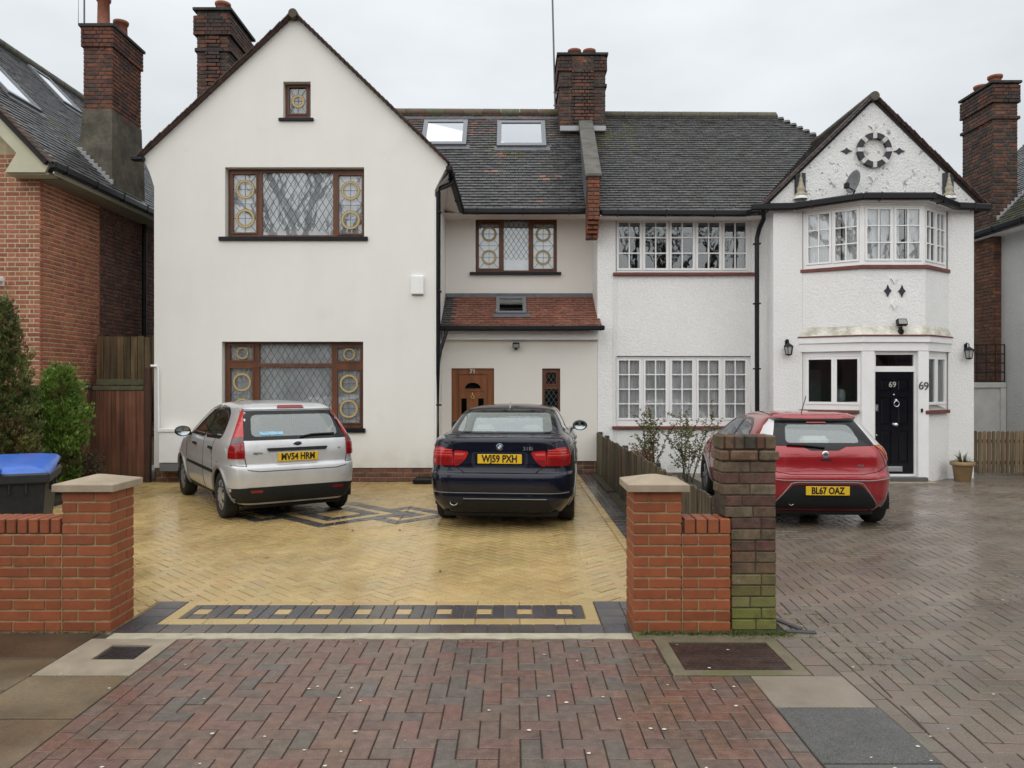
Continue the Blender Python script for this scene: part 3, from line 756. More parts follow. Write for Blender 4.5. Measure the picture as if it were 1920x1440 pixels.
def casement_window(house, fn, outer, panes, sill=None, bar=.022, sash=.045, curt='net', seed=1, depth=.07, gm=None, name='window', lower=0):
    """white timber window. panes: list of (u0,u1,v0,v1, cols, rows) glazed areas, one per casement"""
    m = m_white; gm = gm or g_win
    fr = MB(); fr.prism(outer, lambda u, v, w: fn(u, v, w), depth, holes=[grow(rect(*p[:4]), sash) for p in panes])
    win = part(fr, name, m, house)
    for (u0, u1, v0, v1, nc, nr) in panes:
        k = MB(); cells = []
        cw = (u1 - u0 - bar * (nc - 1)) / nc; ch = (v1 - v0 - bar * (nr - 1)) / nr
        for i in range(nc):
            for j in range(nr): cells.append(rect(u0 + i * (cw + bar), u0 + i * (cw + bar) + cw, v0 + j * (ch + bar), v0 + j * (ch + bar) + ch))
        k.prism(grow(rect(u0, u1, v0, v1), sash - .004), lambda u, v, w: fn(u, v, w - .012), .05, holes=cells); part(k, 'casement', m, win)
        for c in cells:
            a, b, c0, d = rr(c); q = MB(); fbox(q, fn, a - .003, b + .003, c0 - .003, d + .003, .012, .016, .0008); part(q, 'pane', gm, win)
    u0, u1, v0, v1 = rr(outer)
    if curt == 'net': part(curtain(fn, u0 + .02, u1 - .02, v0 + .02, v1 - .02, .095, .02, .085, seed), 'net_curtain', m_net2, win)
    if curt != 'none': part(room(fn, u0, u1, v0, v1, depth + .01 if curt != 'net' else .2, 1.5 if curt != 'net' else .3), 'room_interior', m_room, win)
    if sill:
        k = MB(); fbox(k, fn, *sill, .05, .006); part(k, 'sill', m_terra, win)
    return win
# brickwork joined into one part per face ---------------------------
CB = [(.115, .052, .037), (.095, .047, .035), (.075, .043, .034), (.14, .06, .038), (.05, .037, .032), (.155, .066, .04), (.065, .046, .038), (.055, .045, .04)]
m_cb = mat('sooty_brick', src='attr', rough=.8, noise=(12, .7, 1.25), noise2=(3, .7, 1.2), bump=(110, .6, .003), stain=(2.2, .55, .75, (.03, .026, .022), .55))
m_cm = mat('sooty_mortar', (.115, .098, .082), .9, noise=(8, .6, 1.4))
def brickwork(mb, p0, p1, z0, z1, pal, L=.225, co=.075, bond='flemish', jit=.003, jm=.01, b=.005, col=None):
    """brick faces along the plan line p0-p1; outside lies to the right of p0->p1 reversed (seen from outside, p0 left)"""
    fn = facet(p0, p1); W = (Vector(p1) - Vector(p0)).length; n = int((z1 - z0) / co + .5)
    for r in range(n):
        z = z0 + r * co; u = 0; seq = [L, L / 2] if bond == 'flemish' else [L]
        i = r % 2; u = -L * .25 if r % 2 else 0
        while u < W - .01:
            l = seq[i % len(seq)]; a, c = max(u, 0), min(u + l, W)
            if c - a > .03: fbox(mb, fn, a + jm / 2, c - jm / 2, z + jm / 2, z + co - jm / 2, random.uniform(-jit, jit) - .004, .06, b)
            if c - a > .03:
                cc = (col or pick)(pal) if col is None else col(pal, a, z)
                for q in range(1, 27): mb.c[-q] = cc
            u += l; i += 1
m_pot = mat('terracotta_pot', (.24, .085, .05), .7, noise=(9, .7, 1.2), stain=(5, .55, .7, (.05, .04, .03), .5))
def pot(parent, x, y, z, r=.11, h=.28, dark=False):
    k = MB(); k.lathe([(r * 1.12, 0), (r * 1.12, .03), (r, .05), (r * .93, h - .07), (r * 1.1, h - .06), (r * 1.18, h - .03), (r * 1.18, h), (r * .85, h), (r * .8, h - .2)], (x, y, z), 18)
    return part(k, 'chimney_pot', m_pot if not dark else m_cm, parent)
def chimney(house, x0, x1, y0, y1, z0, z1, bands, pots, pil=True, pal=CB, corb=.045):
    core = MB(); core.box(x0 + .008, x1 - .008, y0 + .008, y1 - .008, z0, z1 - .03)
    ch = part(core, 'chimney', m_cm, house); k = MB()
    for a, b in (((x0, y0), (x1, y0)), ((x1, y0), (x1, y1)), ((x0, y1), (x0, y0))): brickwork(k, a, b, z0, z1 - .05, pal, jm=.016)
    if pil:
        w = x1 - x0; brickwork(k, (x0 + w * .27, y0 - .035), (x0 + w * .75, y0 - .035), z0, z1 - .06, pal, jm=.016)
    for (a, b, e) in bands:
        core2 = MB(); 
        for p, q in (((x0 - e, y0 - e), (x1 + e, y0 - e)), ((x1 + e, y0 - e), (x1 + e, y1 + e)), ((x0 - e, y1 + e), (x0 - e, y0 - e))):
            brickwork(k, p, q, a, b, [tuple(v * .75 for v in c) for c in pal])
        k.box(x0 - e + .012, x1 + e - .012, y0 - e + .012, y1 + e - .012, a + .006, b - .006, 0, (.05, .04, .032))
    k.box(x0 - .06, x1 + .06, y0 - .06, y1 + .06, z1 - .05, z1, 0, (.035, .035, .03))
    o = part(k, 'brickwork', m_cb, ch); tag(o, kind='stuff')
    for p in pots: pot(ch, *p)
    return ch
# tiled slopes -------------------------------------------------------
def tiles(mb, O, U, V, poly, pal, tw=.165, ga=.1, th=.016, jit=.006, cf=None):
    O = Vector(O); U = Vector(U).normalized(); V = Vector(V).normalized(); Nn = U.cross(V).normalized()
    us = [p[0] for p in poly]; vs_ = [p[1] for p in poly]; r = 0; v = min(vs_)
    while v < max(vs_):
        u = min(us) - (tw / 2 if r % 2 else 0); jv = random.uniform(-.004, .004)
        while u < max(us):
            c = clip_in(rect(u + .003, u + tw - .003, v, v + ga + .012), poly)
            if len(c) >= 3:
                dz = random.uniform(0, jit); sk = random.uniform(-.012, .012); dv = jv + random.uniform(-.004, .004)
                top = []; bt = []
                for (a, b) in c:
                    h = th * (1 - .75 * (b - v) / ga) + dz + sk * (a - u)
                    top.append(O + U * a + V * (b + dv) + Nn * h); bt.append(O + U * a + V * (b + dv) - Nn * .004)
                n = len(c); cc = cf(u, v) if cf else pick(pal, .2, .05)
                mb.add(top + bt, [tuple(range(n))] + [(i + n, (i + 1) % n + n, (i + 1) % n, i) for i in range(n)], 0, cc)
            u += tw
        v += ga; r += 1
m_tile = mat('weathered_tile', src='attr', rough=.42, noise=(14, .7, 1.3), bump=(90, .4, .003), rn=(5, .2, .48), spec=.6)
m_tileb = mat('roof_underlay', (.03, .028, .026), .9)
def slab(mb, O, U, V, poly, d=.03):
    O = Vector(O); U = Vector(U).normalized(); V = Vector(V).normalized(); Nn = U.cross(V).normalized()
    mb.prism(poly, lambda u, v, w: O + U * u + V * v - Nn * (.005 + w), d)
def ridge(parent, p0, p1, r=.11, m=None, n=None, pal=((.07, .05, .04),)):
    p0, p1 = Vector(p0), Vector(p1); L = (p1 - p0).length; n = n or max(1, round(L / .42))
    for i in range(n):
        a = p0.lerp(p1, i / n + .0008); b = p0.lerp(p1, (i + 1) / n - .0008); k = MB()
        k.tube([a, a.lerp(b, .04), b.lerp(a, .04), b], [r * .97, r, r * .985, r * .96], 14); part(k, 'ridge_tile', m, parent, vary(pal[i % len(pal)], .2))
m_ridge = mat('ridge_clay', src='obj', rough=.6, noise=(10, .7, 1.3), stain=(4, .45, .62, (.10, .095, .035), .6), bump=(60, .4, .004))
def gutter(parent, pts, r=.055, name='gutter'):
    k = MB(); pts = [Vector(p) for p in pts]
    for a, b in zip(pts, pts[1:]):
        d = (b - a); l = d.length; d.normalize(); s = d.cross(Vector((0, 0, 1))); s.normalize(); M = Matrix(((d.x, s.x, 0, a.x), (d.y, s.y, 0, a.y), (d.z, s.z, 1, a.z), (0, 0, 0, 1)))
        k.bbox(-.01, l + .01, -r, r, -r, r * .9, r * .35, M=M)
        x = .3
        while x < l: k.bbox(x - .012, x + .012, -r - .008, r + .008, -r - .008, r * .93, .004, M=M); x += .9
    return part(k, name, m_black, parent)
def downpipe(parent, pts, r=.036, br=(), name='downpipe'):
    k = MB(); k.tube(pts, r, 12)
    for (x, y, z) in br: k.bbox(x - r - .02, x + r + .02, y - r - .004, y + r + .012, z - .014, z + .014, .004); 
    return part(k, name, m_black, parent)
def verge(parent, a, b, m, y, dep=.13, step=.105):
    """row of tile ends along a gable slope (plane at depth y); a, b = (x, z)"""
    k = MB(); a = Vector(a); b = Vector(b); L = (b - a).length; d = (b - a) / L; n = Vector((-d.y, d.x))
    if n.y < 0: n = -n
    i = 0
    while (i + 1.2) * step < L:
        t = i * step; c = a + d * t
        ang = math.atan2(d.y, d.x); M = Matrix.Translation((c.x, y, c.y)) @ Matrix.Rotation(-ang, 4, 'Y') @ Matrix.Rotation(R(-5 if d.y > 0 else 5) * (1 if d.x > 0 else -1), 4, 'Y')
        up = 1 if (M.to_3x3() @ Vector((0, 0, 1))).z > 0 else -1
        k.bbox(0, step + .06, -dep + random.uniform(-.012, .012), .1, up * -.004, up * .018, .004, col=pick([(.075, .038, .03), (.06, .034, .028), (.09, .045, .033), (.05, .035, .03)], .2), M=M)
        k.bbox(0, step + .05, -dep + .02, .1, up * -.022, up * -.007, .004, col=pick([(.06, .034, .028), (.075, .04, .032)], .2), M=M)
        i += 1
    o = part(k, 'verge_tile', m, parent); tag(o, kind='stuff'); return o

# ================================================================== left house (number 71)
YG, YM, YP = 13.5, 15.7, 14.8           # gable front, recessed front, porch front
h71 = empty('semi_detached_house', (-2.3, 14.5, 0), label='smooth cream rendered house with tall gable, brown leaded windows and brown door', cat='house')
P = lambda x, y: (gx(x, YG), gz(y, YG))
XL, XR = gx(289, YG), gx(815, YG)
ho_a, ho_f, ho_g = pxr(531, 582.5, 153, 222, YG), pxr(422, 682.8, 313.5, 445, YG), pxr(416, 681, 640.5, 803, YG)
gw = MB(); gw.prism([P(289, 877), P(815, 877), P(815, 357), P(823, 340), P(838, 313), P(839, 304), P(553, 30), P(267, 296), P(280, 322), P(289, 350)],
                    front(YG), .22, holes=[ho_a, ho_f, ho_g])
gw.box(XR - .22, XR, YG + .221, YM + .2, .25, 5.15); gw.box(XL, XL + .22, YG + .221, 18, .25, 5.3)
part(gw, 'gable_wall', m_rend, h71)
mw = MB(); mf = pxr(891.6, 1044.4, 408.5, 511, YM)
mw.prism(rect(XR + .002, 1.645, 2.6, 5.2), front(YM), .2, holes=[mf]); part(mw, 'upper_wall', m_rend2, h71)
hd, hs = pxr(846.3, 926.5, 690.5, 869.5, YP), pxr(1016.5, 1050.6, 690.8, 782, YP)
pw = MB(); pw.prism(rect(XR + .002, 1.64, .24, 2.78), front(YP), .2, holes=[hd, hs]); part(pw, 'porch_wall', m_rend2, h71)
# brick plinth
m_pb = mat('plinth_brick', src='obj', rough=.7, noise=(15, .7, 1.25), bump=(100, .5, .003))
PB = [(.17, .075, .055), (.14, .065, .05), (.19, .09, .065), (.12, .06, .05)]
pc = MB(); pc.box(XL + .02, XR - .02, YG + .022, YG + .2, -.1, .25); pc.box(XR + .01, 1.64, YP + .022, YP + .2, -.1, .24); pc.box(XR - .2, XR - .02, YG + .2, YP + .05, -.1, .25)
pl = part(pc, 'plinth', m_mort, h71)
for r_ in range(3):
    x = XL + .012 - (.11 if r_ % 2 else 0)
    while x < XR - .05:
        a, b = max(x, XL + .012), min(x + .215, XR - .012)
        if b - a > .04: brick(pl, m_pb, a, b, YG + .014, YG + .1, r_ * .082 + .004, r_ * .082 + .072, pick(PB, .2), .005, .002)
        x += .225
    x = XR + .03
    while x < 1.6:
        brick(pl, m_pb, x, min(x + .215, 1.63), YP + .012, YP + .1, r_ * .08 + .004, r_ * .08 + .07, pick(PB, .2), .005, .002); x += .225
# windows
yf = YG + .13; fg = front(yf); q = lambda x, y: (gx(x, yf), gz(y, yf)); sc = yf / FOC
Rg = lambda x, y, ro_, ri: (*q(x, y), ri * sc, ro_ * sc)
leaded_window(h71, fg, pxr(430, 683.2, 319, 446, yf), [
    (pxr(437, 480.5, 327, 436, yf), 'rings', [Rg(459, 354.5, 17.6, 13.4), Rg(459, 409, 17.6, 13.4)], True),
    (pxr(491.5, 624.5, 323.5, 441, yf), 'diamond', (13.2 * sc, 21.9 * sc), False),
    (pxr(635, 678.5, 329, 438, yf), 'rings', [Rg(656.8, 357, 17.6, 13.4), Rg(656.8, 412, 17.6, 13.4)], True)],
    (gx(411, YG), gx(690, YG), gz(451.5, YG), gz(444.2, YG), -.175), m_black, m_net, seed=3)
leaded_window(h71, fg, pxr(423, 681, 640.5, 804, yf), [
    (pxr(431, 474, 648, 675.5, yf), 'rings', [Rg(453.5, 662, 11.2, 8.6)], True),
    (pxr(431.5, 473.5, 690.5, 790, yf), 'rings', [Rg(453, 716.5, 17.2, 13.4), Rg(453, 764, 17.2, 13.4)], True),
    (pxr(486.5, 621.5, 645, 681.5, yf), 'diamond', (13.4 * sc, 21.9 * sc), False),
    (pxr(486.5, 621.5, 688, 797, yf), 'diamond', (13.4 * sc, 21.9 * sc), False),
    (pxr(633, 675.5, 651, 677, yf), 'rings', [Rg(654.3, 664, 11.2, 8.6)], True),
    (pxr(633, 674.5, 693.5, 792.5, yf), 'rings', [Rg(653.7, 719.2, 17.2, 13.4), Rg(653.4, 766.5, 17.2, 13.4)], True)],
    (gx(405, YG), gx(685.5, YG), gz(811, YG), gz(803, YG), -.175), m_black, m_net2, seed=5)
leaded_window(h71, fg, pxr(532.5, 582, 155, 222.5, yf), [(pxr(542.5, 574.5, 164.5, 213, yf), 'rings', [Rg(558.5, 189, 12.5, 7.5)], True)],
    (gx(523, YG), gx(588.5, YG), gz(227.2, YG), gz(222, YG), -.175), m_black, mat('grey_blind', (.36, .40, .43), .8), seed=8)
yf = YM + .07; fg = front(yf); sc = yf / FOC
leaded_window(h71, fg, pxr(893, 1044, 409.5, 510, yf), [
    (pxr(898, 935.5, 420, 503.5, yf), 'rings', [Rg(917, 438.4, 13.8, 10.7), Rg(916.8, 482.3, 13.8, 10.7)], True),
    (pxr(944.5, 991, 414, 507, yf), 'diamond', (9.4 * sc, 14.6 * sc), False),
    (pxr(1000, 1037.8, 420, 504, yf), 'rings', [Rg(1018.5, 438.8, 13.8, 10.7), Rg(1018.3, 482.6, 13.8, 10.7)], True)],
    (gx(881, YM), gx(1052, YM), gz(515.5, YM), gz(510.8, YM), -.15), m_black, m_net, seed=9)
yf = YP + .05; fg = front(yf); sc = yf / FOC
leaded_window(h71, fg, pxr(1017, 1050.4, 691.5, 781, yf), [
    (pxr(1024, 1042.7, 698.5, 719.5, yf), 'diamond', (9 * sc, 13.5 * sc), True),
    (pxr(1021, 1046.5, 729.5, 775, yf), 'diamond', (9 * sc, 13.5 * sc), False)],
    (gx(1014, YP), gx(1056, YP), gz(784.5, YP), gz(781.5, YP), -.12), m_brown, None, dark=True, seed=9)
# front door
dr = MB(); u0, u1, v0, v1 = rr(hd); fd = front(YP + .04)
il, ir, it = gx(858.8, YP + .04), gx(914, YP + .04), gz(701.5, YP + .04)
dr.prism(rect(u0 - .005, u1 + .005, .12, v1 + .005), fd, .08, holes=[rect(il, ir, .17, it)]); fr_ = part(dr, 'door', m_door, h71)
tag(fr_, 'golden brown panelled front door with half moon light')
yd = YP + .06; fdl = front(yd); cx_, cz_ = gx(886.6, yd), gz(728.5, yd); s_ = yd / FOC
arch = [(cx_ + 14.6 * s_ * math.cos(t), cz_ + 10.8 * s_ * math.sin(t)) for t in [math.pi * i / 16 for i in range(17)]]
sl1, sl2 = pxr(865, 875.3, 747, 800, yd), pxr(896.6, 907, 747, 800, yd)
lf = MB(); lf.prism(rect(il + .004, ir - .004, .175, it - .004), fdl, .04, holes=[arch, sl1, sl2])
leaf = part(lf, 'door_leaf', m_door, fr_)
mo_ = MB()
a2 = [(cx_ + 17.5 * s_ * math.cos(t), cz_ + 13.5 * s_ * math.sin(t)) for t in [math.pi * i / 16 for i in range(17)]]
mo_.prism(a2, lambda u, v, w: fdl(u, v, w - .012), .014, holes=[[(p[0], p[1] + .003) for p in arch]])
for sl in (sl1, sl2): mo_.prism(grow(sl, .022), lambda u, v, w: fdl(u, v, w - .012), .014, holes=[sl])
mo_.prism(pxr(861.5, 911, 730.5, 733.5, yd), lambda u, v, w: fdl(u, v, w - .012), .014)
part(mo_, 'moulding', m_door, fr_)
for h_ in (arch, sl1, sl2):
    k = MB(); k.prism(h_, lambda u, v, w: fdl(u, v, w + .018), .006); part(k, 'door_light', glass_mat('dark_glass', (.12, .13, .14), 1.0), fr_)
part(MB().box(u0, u1, YP + .13, YP + .16, .1, v1), 'hall_shade_panel', m_shell, fr_)  # dark slab that paints the shade of the hall behind the door lights
m_brass = mat('brass', (.62, .45, .2), .3, .9)
k = MB(); kc = (gx(886, yd), gz(744, yd)); ringmesh(fdl, kc, .022, .04, -.02, .001, 20, mb=k); k.lathe([(.0, .03), (.012, .02), (.016, 0)], (kc[0], yd - .03, kc[1] + .05), 10); fbox(k, fdl, kc[0] - .006, kc[0] + .006, kc[1] + .03, kc[1] + .075, -.018, .0, .003)
part(k, 'knocker', m_brass, fr_)
m_num = mat('steel_numeral', (.6, .58, .52), .4, .6)
o = put('numeral', text_mesh('71', .115, .004, .003), fr_); o.data.materials.append(m_num); o.rotation_euler = (R(90), 0, 0); o.location = Vector((gx(886, YP), YP + .034, gz(696.3, YP))) - worldloc(fr_)
part(MB().bbox(u0 - .05, u1 + .05, YP - .25, YP + .02, .0, .13, .01), 'door_step', m_pc, h71)
# porch roof
eY, rY = 14.5, 15.68; eZ, rZ = gz(613, eY), gz(556.5, rY)
slo = Vector((0, rY - eY, rZ - eZ)); sl_ = slo.length; pxl, pxr_ = XR + .01, 1.70
k = MB(); poly = [(0, 0), (pxr_ - pxl, 0), (pxr_ - pxl - .05, sl_), (0, sl_)]
slab(k, (pxl, eY, eZ), (1, 0, 0), slo, poly, .04); part(k, 'porch_roof', m_tileb, h71)
k = MB(); PR = [(.20, .08, .053), (.185, .074, .05), (.215, .088, .057), (.165, .066, .047)]
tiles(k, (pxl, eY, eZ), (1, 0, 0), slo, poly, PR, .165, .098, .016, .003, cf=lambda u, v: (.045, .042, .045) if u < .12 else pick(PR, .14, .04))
tag(part(k, 'porch_tile', m_tile, h71), kind='stuff')
m_flash = mat('lead_flashing', (.13, .135, .15), .5, .2, noise=(8, .8, 1.2))
k = MB(); k.bbox(XR + .002, 1.64, YM - .05, YM - .002, rZ - .02, rZ + .07, .01); part(k, 'flashing', m_flash, h71)
gutter(h71, [(pxl + .01, eY - .06, eZ - .02), (pxr_ + .03, eY - .06, eZ - .02)], .048)
k = MB(); k.bbox(XR + .03, 1.655, YP - .12, YP - .002, gz(637, YP - .1), gz(620.5, YP - .1), .006); part(k, 'fascia_board', m_white, h71)
m_vframe = mat('grey_window_frame', (.2, .21, .225), .45, .3); m_vglass = glass_mat('sky_glass', (.25, .27, .28), 2.6)
def rooflight(house, O, U, V, u0, u1, v0, v1, fw=.085, gl=None, hgt=.07, fm=None):
    O = Vector(O); U = Vector(U).normalized(); V = Vector(V).normalized(); Nn = U.cross(V).normalized(); fn = lambda u, v, w: O + U * u + V * v + Nn * (hgt - w)
    k = MB(); k.prism(rect(u0, u1, v0, v1), fn, hgt, holes=[rect(u0 + fw, u1 - fw, v0 + fw * 1.1, v1 - fw)]); f_ = part(k, 'roof_light', fm or m_vframe, house)
    k = MB(); k.prism(rect(u0 + fw - .01, u1 - fw + .01, v0 + fw - .01, v1 - fw + .01), lambda u, v, w: fn(u, v, w + .02), .01); part(k, 'pane', gl or m_vglass, f_)
    k = MB(); k.prism(rect(u0 + fw - .02, u1 - fw + .02, v0 + fw - .02, v1 - fw + .02), lambda u, v, w: fn(u, v, w + .05), .01); part(k, 'blind', m_blind, f_)
    k = MB(); k.prism(rect(u0 - .05, u1 + .08, v0 - .14, v0 + .02), lambda u, v, w: fn(u, v, w + hgt - .028), .01); part(k, 'flashing', m_flash, f_)
def ray_plane(px, py, O, U, V):
    O = Vector(O); U = Vector(U).normalized(); V = Vector(V).normalized(); Nn = U.cross(V); d = Vector(((px - 960) / FOC, 1, -(py - 720) / FOC)); c = Vector((0, 0, EYE))
    t = (O - c).dot(Nn) / d.dot(Nn); p = c + d * t - O; return p.dot(U), p.dot(V)
O_ = (pxl, eY, eZ); a = ray_plane(929.5, 591, O_, (1, 0, 0), slo); b = ray_plane(986, 561, O_, (1, 0, 0), slo)
rooflight(h71, O_, (1, 0, 0), slo, a[0], b[0], a[1], b[1], .07, glass_mat('porch_light_glass', (.5, .52, .52), 1.4), .06)
# main roof of the left house
E71 = (0, 15.2, 5.18); s71 = Vector((0, 2.6, 2.80)); L71 = s71.length
poly = [(-3.4, .0), (1.5, .0), (1.5, L71), (-3.4, L71)]
k = MB(); slab(k, E71, (1, 0, 0), s71, poly, .1); slab(k, (1.5, 20.4, 5.2), (-1, 0, 0), (0, -2.6, 2.8), [(0, 0), (4.9, 0), (4.9, L71), (0, L71)], .1); part(k, 'roof', m_tileb, h71)
T1 = [(.072, .071, .070), (.08, .078, .076), (.062, .061, .061), (.088, .083, .078), (.07, .071, .073)]
def c71(u, v):
    if v > 2.75 and random.random() < .3: return pick([(.16, .085, .065), (.12, .07, .055)], .2)
    for (a, b, w, h) in ((.62, 1.05, .5, .1), (-.55, 1.35, .3, .1), (-.3, 1.95, .22, .08), (.5, .25, .3, .06)):
        if abs(u - a) < w * .6 and abs(v - b) < h and random.random() < .7: return pick([(.24, .125, .10), (.17, .095, .075)], .2)
    if -.6 < u < .2 and 1.9 < v < 2.6 and random.random() < .5: return pick([(.085, .085, .045)], .2)
    return pick(T1, .22, .05)
k = MB(); tiles(k, E71, (1, 0, 0), s71, [(-1.75, .0), (1.5, .0), (1.5, L71), (-3.0, L71), (-3.0, 1.9)], T1, .165, .1, .026, .005, cf=c71); tag(part(k, 'roof_tile', m_tile, h71), kind='stuff')
ridge(h71, (-3.3, 17.8, 8.0), (1.05, 17.8, 7.98), .1, m_ridge, pal=[(.105, .06, .042), (.11, .08, .05), (.095, .055, .042), (.10, .095, .05)])
for (xa, xb, ya_, yb) in ((786.5, 877.5, 275, 229.5), (929, 1021.5, 277.5, 231)):
    a = ray_plane(xa, ya_, E71, (1, 0, 0), s71); b = ray_plane(xb, yb, E71, (1, 0, 0), s71)
    rooflight(h71, E71, (1, 0, 0), s71, a[0] + .03, b[0], a[1], b[1], .095, glass_mat('bright_roof_glass', (.5, .52, .53), 3.2))
k = MB(); k.bbox(-3, 1.3, 17.60, 17.66, 7.78, 7.83, .01); part(k, 'flashing', m_flash, h71)
gutter(h71, [(-.98, 15.12, 5.12), (1.47, 15.12, 5.12)], .06)
gutter(h71, [(-1.10, 13.42, 5.49), (-.99, 15.12, 5.13)], .055)
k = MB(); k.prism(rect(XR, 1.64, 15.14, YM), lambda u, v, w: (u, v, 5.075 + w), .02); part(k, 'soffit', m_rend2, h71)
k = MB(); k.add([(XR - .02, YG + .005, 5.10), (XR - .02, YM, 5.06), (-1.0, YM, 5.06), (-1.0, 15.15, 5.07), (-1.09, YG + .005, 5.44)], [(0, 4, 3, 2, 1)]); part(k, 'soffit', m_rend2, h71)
# gable roof: slopes cannot be seen from the street, the tile ends can
ap = (gx(553, YG), gz(28, YG)); le = (gx(263, YG), gz(296.5, YG)); re_ = (gx(842, YG), gz(307, YG))
k = MB()
for e, sgn in ((le, 1), (re_, -1)):
    V_ = Vector((ap[0] - e[0], 0, ap[1] - e[1])); ll = V_.length
    if sgn > 0: slab(k, (e[0], 20, e[1] - .02), (0, -1, 0), V_, rect(0, 20 - YG - .03, 0, ll), .05)
    else: slab(k, (e[0], YG + .03, e[1] - .02), (0, 1, 0), V_, rect(0, 6.5, 0, ll), .05)
part(k, 'gable_roof', m_tileb, h71)
m_verge = mat('verge_clay', src='attr', rough=.7, noise=(20, .7, 1.3), bump=(80, .5, .004))
verge(h71, le, ap, m_verge, YG); verge(h71, re_, ap, m_verge, YG)
ridge(h71, (ap[0], YG - .15, ap[1] - .03), (ap[0], 15, ap[1] - .03), .08, m_ridge, n=4, pal=[(.06, .035, .028)])
k = MB(); k.bbox(le[0] - .12, le[0] + .1, YG - .12, YG + .0, le[1] - .07, le[1] + .02, .02); part(k, 'gutter', m_black, h71)
chimney(h71, gx(369, 15), gx(430, 15), 15.0, 16.3, 5.8, gz(16, 15), [(gz(48, 15) - .2, gz(30, 15), .05), (gz(98, 15) , gz(90, 15), .035)], [(-5.75, 15.3, gz(16, 15) - .02, .13, .26), (-5.8, 15.95, gz(16, 15) - .02, .13, .24)])
downpipe(h71, [(-1.06, 13.75, 5.40), (-1.08, 13.74, 5.30), (-1.27, 13.6, 5.18), (-1.30, 13.58, 5.10), (-1.305, 13.57, 2.2), (-1.305, 13.57, .12), (-1.33, 13.46, .03)], .042,
         [(-1.305, 13.57, z) for z in (4.75, 3.35, 2.25, 1.35, .45)])
downpipe(h71, [(-1.24, eY - .06, eZ - .05), (-1.245, eY - .1, eZ - .16), (-1.285, 13.75, 2.3), (-1.3, 13.6, 2.1)], .034)
k = MB(); k.tube([(XR + .015, YG - .012, z) for z in (.3, 2, 4, 5.0)], .012, 6); part(k, 'cable', m_white, h71)
k = MB(); k.bbox(gx(775, 13.3), gx(812, 13.3), 13.2, 13.5, .0, .085, .015); k.bbox(gx(780, 13.3), gx(807, 13.3), 13.24, 13.46, .08, .095, .01); part(k, 'gully_surround', m_black, h71)
# brick corbel and coped party parapet
cp = MB(); c0, c1 = Vector((1.53, 14.38, 5.60)), Vector((1.645, 17.35, 7.74)); dd = (c1 - c0).normalized(); up = Vector((1, 0, 0)).cross(dd)
m_cope = mat('mossy_coping', (.12, .115, .10), .75, noise=(6, .65, 1.25), bump=(40, .5, .006), stain=(3, .5, .7, (.055, .06, .035), .7))
M = Matrix(((1, dd.x, up.x, c0.x), (0, dd.y, up.y, c0.y), (0, dd.z, up.z, c0.z), (0, 0, 0, 1)))
for i in range(4): cp.bbox(-.155, .155, i * .91, i * .91 + .905, -.06, .03, .012, M=M)
cp.bbox(-.125, .125, 0, 3.6, -.6, -.061, .005, mi=1, M=M)
part(cp, 'parapet', [m_cope, m_flash], h71)
pb = part(MB().box(1.44, 1.62, 14.36, 14.9, 4.8, 5.6), 'corbel', m_cm, h71)
CR = [(.23, .075, .035), (.2, .07, .036), (.15, .06, .04), (.26, .085, .04)]
for i in range(15):
    z = 4.49 + i * .075; y0 = 14.34 if i > 4 else 14.34 + (4 - i) * .06
    if i % 2: brick(pb, m_ob, 1.418, 1.632, y0, 14.85, z, z + .065, pick(CR, .2), .005, .003)
    else: brick(pb, m_ob, 1.418, 1.518, y0, 14.85, z, z + .065, pick(CR, .2), .005, .003); brick(pb, m_ob, 1.528, 1.632, y0, 14.85, z, z + .065, pick(CR, .2), .005, .003)
part(MB().bbox(1.39, 1.66, 14.3, 14.5, 5.585, 5.65, .012), 'coping_end', m_cope, h71)
zc = 9.25
chimney(h71, gx(1049, 17.1), gx(1135, 17.1), 17.1, 18.4, 6.9, gz(100, 17.1), [(gz(134, 17.1), gz(108, 17.1), .035), (gz(164, 17.1), gz(157, 17.1), .03)],
        [(gx(1077, 17.4), 17.4, gz(101, 17.1), .13, .2), (gx(1105, 17.4), 17.4, gz(101, 17.1), .125, .2)])
k = MB(); k.bbox(gx(1050, 17), gx(1136, 17), 16.98, 17.06, gz(246, 17), gz(236, 17), .01); part(k, 'flashing', mat('pale_lead', (.34, .35, .36), .5, .2), h71)
# unseen slabs added behind the walls, so no daylight leaks through
part(MB().box(XL + .3, 1.5, 17.2, 17.3, 0, 5).box(XL + .3, 1.5, YM + .3, 17.3, 5.12, 5.16), 'daylight_stop', m_shell, h71)
# ================================================================== right house (number 69)
YW, Y9, YB = 14.0, 14.8, 13.45
h69 = empty('semi_detached_house', (5, 14.5, 0), label='white roughcast house with angled bay, black front door and grey tiled hipped roof', cat='house')
XW, XE = gx(1450, YW), gx(1826, YW)
w1 = pxr(1154.5, 1408.5, 410.5, 511.5, Y9); w0 = pxr(1154.7, 1407.5, 667.5, 799.5, Y9)
k = MB(); k.prism(rect(1.645, XW + .02, 0, 5.0), front(Y9), .2, holes=[w0, w1]); k.box(1.645, 1.83, Y9 + .2, YM + .2, 0, 5.2); part(k, 'main_wall', m_peb, h69)
k = MB()
B0, B1, B2, B3 = (5.29, YW), (6.13, YB), (7.23, YB), (7.94, YW)
k.prism(rect(XW, B0[0] - .002, 0, 4.93), front(YW), .22); k.box(XW, XW + .2, YW + .221, Y9 + .3, 0, 4.93); part(k, 'wing_wall', m_peb, h69)
k = MB(); k.prism(rect(B3[0] + .002, XE, 0, 4.93), front(YW), .22); k.box(XE - .2, XE, YW + .221, 18.5, 0, 4.93); part(k, 'wing_wall', m_peb, h69)
